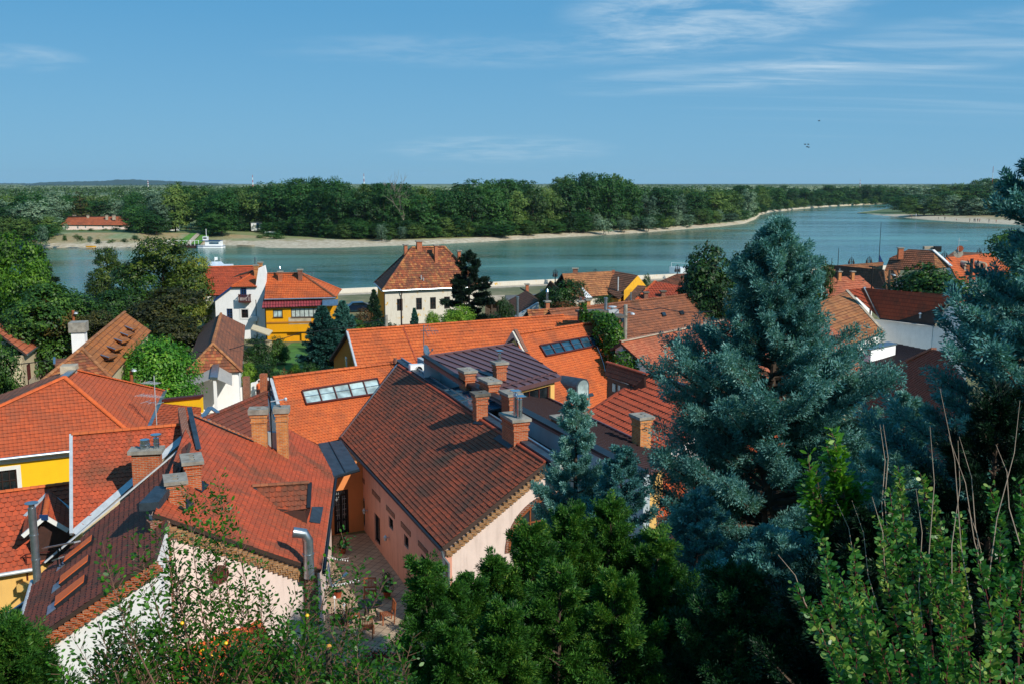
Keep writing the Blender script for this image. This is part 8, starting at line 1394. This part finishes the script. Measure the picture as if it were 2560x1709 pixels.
for x, y, Y_ in tp: fx = x + (2330 - x) * .3 + rf.uniform(-20, 20) + 60; sp_.append((YD(fx, y + 420, Y_ - .3), YD(x, y, Y_), .66))
shoots('oval_leaved_shrub', 'shrub with upright spikes of pale green oval leaves at the bottom right', 'shrub', sp_, 'cot', flat('red_twig', '#5a2420', .7, 0, .3, 20), .062, .7, 250, 14, .07, 'oval', origin=VT((3.2, 7.4, ground_z(0, 7.4))), r0=.01)
rsh = bpy.data.objects['oval_leaved_shrub']; pt_w = flat('pale_twig', '#a08c78', .8, 0, .2, 20)
for x0, y0, x1, y1, Y_ in ((2350, 970, 2440, 1460, 8), (2372, 1090, 2480, 1380, 8), (2398, 1090, 2470, 1330, 8.2), (2395, 1100, 2380, 1390, 8), (2200, 1060, 2215, 1260, 9), (2208, 1060, 2222, 1240, 9), (2325, 1065, 2330, 1440, 8), (2090, 1250, 2170, 1380, 9), (2130, 1250, 2200, 1420, 9), (1945, 1385, 2060, 1460, 8), (2550, 1000, 2470, 1340, 8), (2490, 1110, 2550, 1240, 8), (2290, 1220, 2310, 1490, 8), (2180, 1240, 2240, 1440, 8.2), (2420, 1270, 2470, 1400, 8)): p, q = YD(x0, y0, Y_), YD(x1, y1 + 120, Y_ - .3); mb = MB().tube([p, p.lerp(q, .3) + VT((.03, 0, .02)), p.lerp(q, .65) + VT((-.02, 0, .01)), q], [.0015, .003, .004, .005], 5); mb.build('bare_twig', pt_w, rsh)
sp_ = [(YD(2110, 1420, 12.8), YD(x, y, 13), .8) for x, y in ((2020, 1130), (2065, 1115), (2040, 1180), (2080, 1080), (2100, 1120), (2120, 1190), (2010, 1210), (2140, 1230), (2160, 1210), (2060, 1240), (2090, 1160))]
shoots('broad_leaved_bush', 'dark green bush with long pointed leaves rising before the tall conifer', 'shrub', sp_, 'fruit', TW, .14, .4, 150, 15, .12, 'oval', origin=VT((4, 13, ground_z(0, 13))), r0=.02)
make_tree('unseen_shade_tree', 'unseen leafy tree added right of the viewer to shade the shrub', 'tree', 7.6, 6.5, LM['dark'], BK, 88, kind='round', leaf=.16, nclump=420, nleaf=30, th=.2, loc=(9.6, .6, 13.6))  # out of view, added to cast shade on the oval leaved shrub
# ------------------------------------------------------------------ courtyard
def potted(label, P, h, w, m, seed, pot=True, name='potted_plant', kind='bush'):
    t = thing(name, label, 'potted plant', P); mb = MB().lathe(P, [(.13, 0), (.2, .3), (.22, .32), (.19, .32), (.02, .28)], 12); mb.build('pot', M['terracotta'], t, smooth=True); bl = [(0, 0, .35 + h * (.2 + .3 * i), w * (.55 - .15 * i), w * (.55 - .15 * i), h * .22) for i in range(3)]; V = crown(bl, 60, 16, .13, .07, seed); link_mesh(mesh_from(V), 'foliage', LM[m], t); return t
potted('small clipped conifer in a pot in the middle of the courtyard', Z(845, 1492, 0), 1.2, .75, 'spruce', 71); potted('round potted bush at the foot of the pink wall', Z(968, 1492, 0), .9, .8, 'dark', 72); potted('spiky potted plant beside the dark double door', Z(857, 1382, 0), .6, .55, 'dark', 73); potted('red flowering plant in a pot against the pink wall near the pillar', Z(1024, 1585, 0), .8, .6, 'rust', 74)
# table with chairs
tb = thing('garden_table', 'dark round garden table among wooden chairs in the courtyard', 'table', Z(925, 1545, 0)); P = Z(925, 1545, 0); mb = MB().lathe(P + VT((0, 0, .7)), [(.55, 0), (.56, .03), (.02, .03)], 20); mb.build('tabletop', M['dark'], tb)
for a in (.4, 2.5, 4.6): mb = MB(); q = P + VT((.35 * math.cos(a), .35 * math.sin(a), 0)); mb.bar(q, P + VT((.2 * math.cos(a), .2 * math.sin(a), .7)), .05); mb.build('leg', M['dark'], tb)
def chair(label, P, rz):
    t = thing('garden_chair', label, 'chair', (0, 0, 0), 'slatted wooden chairs round the courtyard table'); w = .27
    for x in (-w, w):
        for y, h in ((-.25, .42), (.25, 1.0)): mb = MB().bar((x, y, 0), (x, y + (.1 if h > .5 else 0), h), .045); mb.build('leg', M['wood_mid'], t)
    mb = MB()
    for i in range(7): mb.bar((-w, -.24 + i * .075, .43), (w, -.24 + i * .075, .43), .055, .025)
    mb.build('seat', M['wood_mid'], t); mb = MB().bar((-w, .35, .98), (w, .35, .98), .05); mb.bar((-w, .29, .55), (w, .29, .55), .05)
    for i in range(7): x = -w + .06 + i * .07; mb.bar((x, .29, .55), (x, .35, .98), .03, .02)
    mb.build('backrest', M['wood_mid'], t); t.location = P; t.rotation_euler = (0, 0, rz); return t
for lb, P, rz in (('slatted wooden chair with its back to the viewer at the courtyard table', Z(918, 1590, 0), R(182)), ('slatted wooden chair at the right side of the courtyard table', Z(968, 1555, 0), R(-70)), ('slatted wooden chair at the left side of the courtyard table', Z(885, 1560, 0), R(100)), ('slatted wooden chair on the far side of the courtyard table', Z(925, 1500, 0), R(5))): chair(lb, P, rz)
for i, (x, y) in enumerate(((838, 1500), (862, 1520))):
    P = Z(x, y + 60, 0); t = thing('garden_torch', ['thin white stake lamp left in the courtyard near the flowers', 'second thin white stake lamp nearer the table'][i], 'lamp', P); mb = MB().bar(P, P + VT((0, 0, 1.2)), .025); mb.build('stake', M['white_p'], t); mb = MB().lathe(P + VT((0, 0, 1.2)), [(.02, 0), (.07, .05), (.06, .12), (.01, .16)], 10); mb.build('globe', M['white_p'], t, smooth=True)
lamp_ = [((816, 1385), (872, 1393)), ((806, 1461), (900, 1442))]
for i, (a_, b_) in enumerate(lamp_):
    p, q = Z(*a_, 2.6), Z(*b_, 2.6); t = thing('string_lights', ['upper string of small white bulbs over the courtyard', 'lower string of small white bulbs over the courtyard'][i], 'string lights', p); mb = MB().tube([p.lerp(q, k / 8) - VT((0, 0, .12 * math.sin(math.pi * k / 8))) for k in range(9)], .008, 4); mb.build('cable', M['white_p'], t)
    for k in range(9 + i * 4): c = p.lerp(q, (k + .5) / (9 + i * 4)) - VT((0, 0, .1)); mb = MB().lathe(c - VT((0, 0, .09)), [(.01, 0), (.03, .03), (.012, .08)], 6); mb.build('bulb', M['white_p'], t)
t = thing('stone_pillar', 'grey banded round pillar with a flat stone cap at the courtyard corner', 'pillar', YD(1030, 1700, 36)); P = V2(YD(1030, 1700, 36)); mb = MB(); zt_ = zat(P, 1592); mb.lathe(P, [(.30, 0), (.30, zt_ - .9), (.33, zt_ - .88), (.33, zt_ - .8), (.30, zt_ - .78), (.30, zt_ - .1)], 20); mb.build('shaft', M['concrete'], t, smooth=True); mb = MB().lathe(P + VT((0, 0, zt_ - .1)), [(.36, 0), (.36, .1), (.02, .12)], 20); mb.build('cap', M['stone'], t, smooth=True)
mb = MB(); a_, b_ = V2(YD(862, 1690, 36.6)), V2(YD(1018, 1690, 36.2)); mb.ext([a_, b_, b_ + VT((0, 0, 1.0)), a_ + VT((0, 0, 1.0))], (0, .25, 0)); mb.build('parapet_wall', M['cream'], None, label='low cream wall closing the courtyard behind the fruit tree', cat='wall')
for lb, (x, y, Y_), s, n_ in (('red and pink geraniums hanging over the low courtyard wall', (952, 1642, 36.2), (.75, .2, .28), 900), ('red flowers beside the courtyard table on the left', (850, 1545, 38.2), (.35, .3, .3), 500), ('pink flowers on the left part of the low wall', (905, 1660, 36.2), (.4, .2, .25), 350)):
    rng = np.random.default_rng(int(x)); P = YD(x, y, Y_); t = thing('flower_box', lb, 'flowers', P); mb = MB().box(P - VT((0, 0, s[2] * .9)), s[0] * 1.8, .25, .2, 0); mb.build('box', M['terracotta'], t)
    for nm, mm, k in (('foliage', 'dark', n_), ('blossom', 'flower', n_ // 2)): C = rng.normal(size=(k, 3)) * np.array(s) * .6; D = rand_unit(k, rng); link_mesh(mesh_from(leaf_arrays(C, D, perp(D, rng), .07, .05, 'oval')), nm, LM[mm], t)
# ------------------------------------------------------------------ river traffic, quay, people
def ferry():
    t = thing('river_ferry', 'small white passenger ferry with a blue roof moored at the far landing', 'boat', Z(526, 620, -3)); P = Z(526, 620.5, -3.05); f = P.y / FPX; l = 68 * f; w = 4.2; mb = MB(); hull = []
    for x, b in ((-.5, .05), (-.42, .6), (-.2, 1), (.45, 1), (.5, .8)): hull.append((x * l, b * w / 2))
    for z0, z1, s in ((0, .9, .85),): mb.ext([P + VT((x, y, .0)) for x, y in hull] + [P + VT((x, -y, 0)) for x, y in hull[::-1]], (0, 0, 1.0))
    mb.build('hull', M['white_p'], t); mb = MB().ext([P + VT((x * 1.004, y * 1.01, .62)) for x, y in hull] + [P + VT((x * 1.004, -y * 1.01, .62)) for x, y in hull[::-1]], (0, 0, .22)); mb.build('rub_rail', M['blue_p'], t)
    mb = MB().box(P + VT((l * .14, 0, 1.0)), l * .55, w * .8, 1.5, 0); cb = mb.build('cabin', M['white_p'], t); mb = MB().box(P + VT((l * .19, -w * .41, 1.45)), l * .34, .05, .65, 0); mb.build('window_band', M['glass_blue'], cb); mb = MB().box(P + VT((l * .06, 0, 2.5)), l * .72, w * .95, .16, 0); mb.build('roof', M['blue_p'], t); mb = MB().box(P + VT((-l * .16, 0, 2.66)), 1.6, 1.6, 1.3, 0); wh = mb.build('wheelhouse', M['white_p'], t); mb = MB().box(P + VT((-l * .16, -.82, 3.2)), 1.2, .04, .5, 0); mb.build('pane', M['glass'], wh); mb = MB().tube([P + VT((-l * .13, 0, 3.9)), P + VT((-l * .13, 0, 6.6))], .09, 6); mb.build('mast', M['white_p'], t)
    mb = MB(); 
    for k in range(5): mb.bar(P + VT((-l * (.45 - .05 * k), -w * .3, 1)), P + VT((-l * (.45 - .05 * k), -w * .3, 1.8)), .05)
    mb.bar(P + VT((-l * .45, -w * .3, 1.8)), P + VT((-l * .25, -w * .3, 1.8)), .05); mb.build('railing', M['dark'], t)
ferry()
t = thing('landing_stage', 'floating jetty with railings and a sloping stair at the far landing', 'jetty', Z(470, 619, -3)); P = Z(462, 619.5, -3); mb = MB().box(P, 12, 3, .8, 0); mb.build('deck', M['wood'], t)
for k in range(9): mb = MB().bar(P + VT((-5.5 + k * 1.35, -1.4, .8)), P + VT((-5.5 + k * 1.35, -1.4, 2.6)), .14); mb.build('railing_post', M['white_p'], t)
mb = MB().bar(P + VT((-5.5, -1.4, 2.5)), P + VT((5.5, -1.4, 2.5)), .1); mb.build('rail', M['white_p'], t)
mb = MB(); a0, a1, b0, b1 = Z(462, 612, -2.6), Z(475, 612, -2.6), Z(504, 583, .35), Z(493, 583, .35); mb.ext([a0, a1, b0, b1], (0, 0, .15)); mb.build('boat_ramp', M['stone'], None, kind='structure')
for q, lb in (([(436, 611), (461, 611), (491, 584), (478, 584)], 'a'), ([(477, 611), (500, 611), (527, 584), (506, 584)], 'b')): mb = MB().ext([Z(x, y, -2.6 if y > 600 else .3) for x, y in q], (0, 0, .12)); mb.build('grass_bank', flat('bank_grass_' + lb, '#4a7a24', .95, 0, .3, .5), None, kind='structure')
def rowboat(label, P, l, col=M['stone'], nm='rowing_boat'):
    t = thing(nm, label, 'boat', P); mb = MB(); pr = [(-.5, .35), (-.2, .5), (.2, .5), (.42, .25), (.5, .02)]; w = l * .3; bot = [P + VT((x * l * .9, y * w * .7, -.1)) for x, y in pr] + [P + VT((x * l * .9, -y * w * .7, -.1)) for x, y in pr[::-1]]; top = [P + VT((x * l, y * w, .45)) for x, y in pr] + [P + VT((x * l, -y * w, .45)) for x, y in pr[::-1]]; mb.poly(bot); n = len(bot)
    for i in range(n): j = (i + 1) % n; mb.poly([bot[i], bot[j], top[j], top[i]])
    mb.build('hull', col, t); mb = MB()
    for x in (-.25, .1): mb.box(P + VT((x * l, 0, .3)), .3, w * .9, .05, 0)
    mb.build('bench', M['wood_mid'], t)
rowboat('small grey rowing boat near the sand right of the ferry', Z(615, 616, -3), 6.5); rowboat('little yellow boat beached on the far left shore', Z(228, 618.5, -3), 3.6, M['gold']); rowboat('dark beached boat on the sand before the far wood', Z(935, 603, -2.2), 6, M['wood'])
t = thing('moored_riverboat', 'white roofed riverboat with a flag moored behind the white balcony house', 'boat', YD(545, 665, 200)); q = [YD(521, 655, 205), YD(553, 654, 205), YD(568, 668, 196), YD(530, 668, 196)]; mb = MB().ext(q, (0, 0, -.25)); mb.build('canopy', M['white_p'], t); mb = MB(); c = sum(q, Vector()) / 4; mb.box((c.x, c.y, -3), 4.5, 11, c.z + 2.6, .1); mb.build('hull', M['white_p'], t); fq = YD(537, 655, 205); mb = MB().tube([fq, fq + VT((0, 0, 1.0))], .04, 6); w = mb.build('flagpole', M['white_p'], t); mb = MB().ext([fq + VT((0, 0, .3)), fq + VT((.6, 0, .4)), fq + VT((.6, 0, 1.0)), fq + VT((0, 0, .95))], (0, .03, 0)); mb.build('flag', M['white_p'], w)
for x in (520, 552): mb = MB(); p = YD(x, 655, 205); mb.tube([p, p + VT((0, 0, .9))], .03, 5); mb.build('aerial', M['zinc_white'], t)
t = thing('motor_yacht', 'white motor yacht behind the chestnut tree by the quay', 'boat', Z(1735, 680, -3)); P = Z(1738, 683, -3); mb = MB(); l = 13; mb.ext([P + VT((-6.5, 0, 1.6)), P + VT((-4, -1.8, 1.4)), P + VT((6, -1.8, 1.2)), P + VT((6, 1.8, 1.2)), P + VT((-4, 1.8, 1.4))], (0, 0, -1.6)); mb.build('hull', M['white_p'], t); mb = MB().ext([P + VT((-2, -1.2, 1.4)), P + VT((4.5, -1.2, 1.3)), P + VT((3.8, -1.2, 3.1)), P + VT((0, -1.2, 3.1))], (0, 2.4, 0)); cb = mb.build('cabin', M['white_p'], t); mb = MB().ext([P + VT((-.9, -1.23, 2.0)), P + VT((3.9, -1.23, 2.0)), P + VT((3.6, -1.23, 2.7)), P + VT((0, -1.23, 2.7))], (0, .02, 0)); mb.build('pane', M['glass'], cb); mb = MB().bar(P + VT((2.5, 0, 3.1)), P + VT((1.6, 0, 5.0)), .12); mb.bar(P + VT((-6, 0, 1.6)), P + VT((-6, 0, 2.6)), .06); mb.bar(P + VT((-6, 0, 2.6)), P + VT((-2, -1.2, 2.5)), .06); mb.build('radar_arch', M['white_p'], t)
def quay_lamp(px, ytop, wpx, label):
    y = 186 + (px - 1300) * .045; P = V2(YD(px, 700, bank_y(YD(px, 700, 190).x) - 3)); t = thing('quay_lantern', label, 'street lamp', P); zt_ = zat(P, ytop); mb = MB().tube([P, VT((P.x, P.y, zt_ - .9)), VT((P.x, P.y, zt_))], [.12, .08, .03], 8); mb.build('post', M['dark'], t); w = wpx / FPX * P.y / 2; mb = MB()
    mb.bar(VT((P.x - w, P.y, zt_ - .7)), VT((P.x + w, P.y, zt_ - .7)), .09); ring = [VT((P.x + .42 * math.cos(k * .5236), P.y, zt_ - .7 + .42 * math.sin(k * .5236))) for k in range(13)]; mb.tube(ring, .05, 5, caps=False); mb.build('scroll_arm', M['dark'], t)
    for s in (-1, 1): mb = MB(); q = VT((P.x + s * w, P.y, zt_ - 1.6)); mb.lathe(q, [(.1, 0), (.28, .12), (.2, .55), (.05, .8), (.03, .95)], 8); mb.build('lantern', M['dark'], t, smooth=True)
for px, yt, w, lb in ((1388, 672, 7, 'black double lantern on the quay left of the sandy roof'), (1488, 671, 8, 'black lantern top showing just over the sandy ridge'), (1693, 661, 9, 'black double lantern beside the motor yacht'), (2126, 642, 11, 'black double lantern above the long sandy ridge'), (2170, 640, 11, 'black lantern beside the little round tree by the river'), (2357, 627, 13, 'largest black double lantern between the two right roofs'), (2443, 620, 10, 'black lantern near the right edge conifer')): quay_lamp(px, yt, w, lb)
def lightpole(name, label, px, yt, Y, m=M['dark'], r=.06, arm=0): P = V2(YD(px, yt, Y)); t = thing(name, label, 'pole', P); mb = MB(); z = zat(P, yt); mb.tube([P, VT((P.x, P.y, z))], [r * 1.4, r * .6], 6); mb.build('post', m, t); return P, z, t
P, z, t = lightpole('flag_mast', 'thin tall mast with a small furled flag above the right roofs', 2203, 555, 170); mb = MB(); q = VT((P.x, P.y, zat(P, 636))); mb.ext([q, q + VT((.9, 0, -1.6)), q + VT((.1, 0, -1.5))], (0, .05, 0)); mb.build('flag', M['blue_p'], t)
lightpole('roof_mast', 'thin mast on the roofs left of the round lantern', 2097, 621, 135); lightpole('roof_mast', 'short thin mast over the sandy ridge at the right', 2080, 645, 133)
P, z, t = lightpole('quay_light', 'slim grey light pole by the river right of the yellow house', 782, 682, 165, M['zinc']); mb = MB().bar(VT((P.x, P.y, z)), VT((P.x - 1.4, P.y, z + .05)), .08); mb.build('lamp_arm', M['zinc'], t)
pole('utility_pole', 'rusty wooden pole with a small white lamp among the dark left trees', V2(YD(184, 800, 96)), zat(V2(YD(184, 800, 96)), 776), .14, M['wood_mid'], (zat(V2(YD(184, 800, 96)), 783), .35)); pole('utility_pole', 'short rusty pole in the bright green tree by the red roof', V2(YD(329, 950, 72)), zat(V2(YD(329, 950, 72)), 927), .12, M['wood_mid'], (zat(V2(YD(329, 950, 72)), 924), .3))
pole('utility_pole', 'dark wooden pole with a white lamp before the walnut tree', V2(YD(2222, 720, 122)), zat(V2(YD(2222, 720, 122)), 677), .16, M['wood_grey'], (zat(V2(YD(2222, 720, 122)), 688), .5)); pole('utility_pole', 'short dark pole in front of the arched orange dormers', V2(YD(2427, 690, 120)), zat(V2(YD(2427, 690, 120)), 647), .2, M['wood']); pole('utility_pole', 'thin dark pole standing before the long umber roof', V2(YD(2180, 700, 124)), zat(V2(YD(2180, 700, 124)), 668), .09, M['dark']); pole('insulator_pole', 'pole with a pale insulator behind the long orange ridge', V2(YD(966, 810, 100)), zat(V2(YD(966, 810, 100)), 788), .16, M['concrete'])
for nm, ps, lb in (('power_line', [(-60, 901, 68), (113, 901, 72), (500, 879, 84), (620, 858, 92), (750, 832, 97), (962, 795, 100)], 'black power line crossing the left roofs to the pole behind the orange ridge'), ('overhead_cable', [(1561, 766, 79), (1650, 770, 85), (1780, 778, 92)], 'thin cable from the concrete post across the brown roof'), ('overhead_cable', [(1561, 766, 79), (1500, 773, 90), (1440, 785, 100)], 'thin cable from the concrete post to the left')):
    pt_ = [YD(*p) for p in ps]; mb = MB(); full = []
    for a_, b_ in zip(pt_[:-1], pt_[1:]):
        for k in range(6): full.append(a_.lerp(b_, k / 6) - VT((0, 0, .25 * math.sin(math.pi * k / 6))))
    mb.tube(full + [pt_[-1]], .035, 5); mb.build(nm, M['dark'], None, label=lb, cat='cable')
# car
t = thing('parked_car', 'dark blue parked car on the riverside road left of the old white house', 'car', Z(896, 776, 0)); P = Z(893, 780, 0); cp_ = flat('car_paint_blue', '#16263c', .2, .3, .05); ax = VT((.96, .28, 0)); sd = VT((-.28, .96, 0)); mb = MB()
pf_ = [(-2.1, .35), (-2.15, .75), (-1.9, 1.0), (-1.2, 1.08), (-.7, 1.5), (.9, 1.52), (1.7, 1.1), (2.1, .95), (2.15, .35)]; mb.ext([P + ax * x + VT((0, 0, z)) - sd * .85 for x, z in pf_], sd * 1.7); mb.build('body', cp_, t, bevel=.06); mb = MB().ext([P + ax * x + VT((0, 0, z)) - sd * .87 for x, z in ((-1.1, 1.1), (-.65, 1.44), (.85, 1.46), (1.45, 1.12))], sd * 1.74); mb.build('window', M['glass'], t)
for x in (-1.35, 1.35):
    for s in (-.86, .86): mb = MB().lathe(P + ax * x + sd * s + VT((0, 0, .32)) - sd * .1, [(.32, 0), (.32, .2), (.02, .2)], 16, axis=sd); mb.build('wheel', M['dark'], t)
# people
skin = flat('skin', '#b07a5c', .6, 0, .05); CL = {k: flat('cloth_' + k, v, .85, 0, .1, 8) for k, v in (('white', '#d8d8d8'), ('navy', '#1c2848'), ('dark', '#1c1c22'), ('red', '#a03028'), ('orange', '#d0602c'), ('green', '#5a8a50'))}
def person(label, P, h, top, low, rz=0, arms=.2, seated=False, group=None, fine=False):
    """one skinned figure: a jointed skeleton with a radius per joint"""
    t = thing('person', label, 'person', P, group); s = h / 1.75; me = bpy.data.meshes.new('body'); hip = .92 if not seated else .5; sh = hip + .50
    J = [(0, 0, hip, .15), (0, 0, hip + .25, .13), (0, 0, sh - .04, .15), (0, 0, sh + .08, .055), (0, -.01, sh + .17, .09), (0, -.01, sh + .27, .085)]; Eg = [(0, 1), (1, 2), (2, 3), (3, 4), (4, 5)]
    for x in (-1, 1):
        b = len(J)
        if seated: J += [(x * .1, -.02, hip - .02, .1), (x * .13, -.42, hip + .02, .075), (x * .13, -.44, .08, .045), (x * .13, -.56, .04, .04)]
        else: J += [(x * .1, 0, hip - .1, .1), (x * .12, -.03, .5, .065), (x * .13, .02, .08, .042), (x * .13, -.13, .035, .035)]
        Eg += [(0, b), (b, b + 1), (b + 1, b + 2), (b + 2, b + 3)]; b = len(J); J += [(x * .19, 0, sh - .03, .06), (x * (.22 + arms * .2), -.05, sh - .3, .045), (x * (.2 + arms * .1), -.22 - arms * .3, sh - .45 + arms * .3, .034), (x * (.19 + arms * .1), -.29 - arms * .3, sh - .47 + arms * .3, .03)]; Eg += [(2, b), (b, b + 1), (b + 1, b + 2), (b + 2, b + 3)]
    me.from_pydata([(a * s, b * s, c * s) for a, b, c, _ in J], Eg, []); o = bpy.data.objects.new('body', me); COL.objects.link(o); md = o.modifiers.new('skin', 'SKIN'); sv_ = me.skin_vertices[0].data if me.skin_vertices else None
    if sv_ is None:
        bm = bmesh.new(); bm.from_mesh(me); bm.verts.layers.skin.verify(); bm.to_mesh(me); bm.free(); sv_ = me.skin_vertices[0].data
    for i, j in enumerate(J): sv_[i].radius = (j[3] * s, j[3] * s * .85); sv_[i].use_root = i == 0
    o.modifiers.new('sub', 'SUBSURF').levels = 1; dg = bpy.context.evaluated_depsgraph_get(); dg.update(); m2 = bpy.data.meshes.new_from_object(o.evaluated_get(dg)); bpy.data.objects.remove(o); m2.materials.clear()
    for mm in (skin, top, low): m2.materials.append(mm)
    for p in m2.polygons:
        c = p.center / s; p.material_index = 0 if c.z > sh + .06 or (abs(c.x) > .17 and c.y < -.12 and c.z < sh - .25 and c.z > hip - .2) else (1 if c.z > hip - .02 else 2); p.use_smooth = True
    b = bpy.data.objects.new('body', m2); COL.objects.link(b); b.parent = t; mb = MB().lathe(VT((0, .015, (sh + .22) * s)), [(.096 * s, 0), (.105 * s, .05 * s), (.085 * s, .12 * s), (.03 * s, .15 * s)], 12); h_ = mb.build('hair', M['frame_b'], None, origin=(0, 0, 0), smooth=True); h_.parent = t
    t.rotation_euler = (0, 0, rz); return t
person('rider in a white shirt and a blue helmet sitting by the whitewashed wall', Z(537, 1022, 0), 1.7, CL['white'], CL['navy'], R(110), .5, True)
P = Z(537, 1022, 0); t = thing('motor_scooter', 'white and blue scooter with round mirrors beside the rider', 'scooter', P + VT((-.5, .1, 0))); P = P + VT((-.45, .15, 0)); mb = MB().box(P + VT((0, 0, .35)), .35, 1.1, .35, .3); mb.box(P + VT((-.1, -.45, .4)), .4, .15, .75, .3); mb.build('fairing', M['white_p'], t, bevel=.04)
for y in (-.6, .6): mb = MB().lathe(P + VT((-.05, y, .26)), [(.26, 0), (.26, .1), (.02, .1)], 16, axis=(1, 0, 0)); mb.build('wheel', M['dark'], t)
for x in (-.3, .18): mb = MB().bar(P + VT((x * .5, -.45, 1.1)), P + VT((x, -.45, 1.4)), .02); mb.lathe(P + VT((x, -.43, 1.45)), [(.1, 0), (.09, .03), (.01, .03)], 12, axis=(0, -1, 0)); mb.build('mirror', M['white_p'], t)
person('passer-by in orange near the arched gateway', Z(642, 1000, 0) + VT((0, 1, 0)), 1.65, CL['orange'], CL['dark'], R(200)); person('guest in an orange top under the bright green tree by the parapet', Z(422, 1000, 0), 1.6, CL['orange'], CL['dark'], R(10), .3)
for i, (x, y, h, tp_, lw_) in enumerate(((2275, 545, 1.7, 'dark', 'dark'), (2279, 545, 1.6, 'orange', 'dark'), (2290, 543, 1.8, 'white', 'white'), (2346, 549, 1.2, 'dark', 'dark'), (2362, 551, 1.75, 'navy', 'dark'), (2391, 553, 1.1, 'red', 'dark'), (2424, 556, 1.75, 'red', 'dark'), (2435, 556, 1.75, 'dark', 'navy'), (2438, 556, 1.7, 'navy', 'navy'), (2444, 556, 1.7, 'dark', 'red'), (2449, 556, 1.6, 'red', 'navy'), (2472, 557, 1.75, 'dark', 'navy'), (2415, 541, 1.5, 'green', 'green'), (2440, 541, 1.7, 'orange', 'orange'), (2459, 543, 1.5, 'dark', 'dark'), (2490, 558, 1.5, 'red', 'dark'))):
    person('bather in %s clothes on the gravel spit, number %s' % (tp_, 'x') if 0 else 'small distant person in %s clothes standing on the gravel spit' % tp_, Z(x, y, -2.2), h * 1.5 if 0 else h * 1.25, CL[tp_], CL[lw_], i * 1.3, .2, group='people on the gravel spit')
# horizon masts and birds
for i, (px, y0, y1, Y_, lb) in enumerate(((632, 438, 462, 2600, 'red and white lattice mast above the left part of the wood'), (910, 434, 462, 2600, 'red and white lattice mast above the middle of the wood'), (370, 450, 462, 4500, 'pale mast on the far hills at the left'), (2150, 450, 466, 3000, 'thin pale mast over the wood at the right'), (2480, 416, 450, 900, 'thin lattice mast on the headland'))):
    P = YD(px, 462, Y_); P.z = 0; H = zat(P, y0); t = thing('radio_mast', lb, 'mast', P); w = Y_ / 2600
    for k in range(6): mb = MB(); z0, z1 = H * k / 6, H * (k + 1) / 6; mb.tube([P + VT((0, 0, z0)), P + VT((0, 0, z1))], [1.5 * w * (1 - k / 9), 1.5 * w * (1 - (k + 1) / 9)], 4); mb.build('section', CL['red'] if k % 2 else M['white_p'], t)
for i, (x, y) in enumerate(((2013, 362), (2021, 362), (2018, 368), (2022, 369), (2048, 303))):
    P = YD(x, y, 160); t = thing('bird', 'tiny dark bird flying in the group over the river' if i < 4 else 'single tiny bird flying highest over the river', 'bird', P, 'birds over the river' if i < 4 else None); mb = MB().lathe(P + VT((-.18, 0, 0)), [(.01, 0), (.05, .1), (.05, .22), (.01, .36)], 6, axis=(1, 0, 0)); mb.build('body', M['dark'], t); mb = MB(); mb.poly([P + VT((.05, 0, .02)), P + VT((-.08, -.02, .02)), P + VT((-.1, -.5, .14)), P + VT((0, -.4, .15))]); mb.poly([P + VT((.05, 0, .02)), P + VT((-.08, .02, .02)), P + VT((-.1, .5, .16)), P + VT((0, .4, .15))]); mb.build('wing', M['dark'], t)
# ------------------------------------------------------------------ haze
hz = bpy.data.materials.new('haze'); hz.use_nodes = True; nt = hz.node_tree; nt.nodes.clear(); o_ = N(nt, 'ShaderNodeOutputMaterial'); v = N(nt, 'ShaderNodeVolumePrincipled'); v.inputs['Color'].default_value = (.62, .80, .95, 1); v.inputs['Density'].default_value = .000032; v.inputs['Anisotropy'].default_value = .2; L(nt, v.outputs[0], o_.inputs['Volume'])
mb = MB().box((0, 6500, -7), 30000, 14200, 150, 0); mb.build('haze', hz, None, kind='stuff', label='thin summer haze over the river and the far hills', cat='haze', origin=(0, 0, 0))
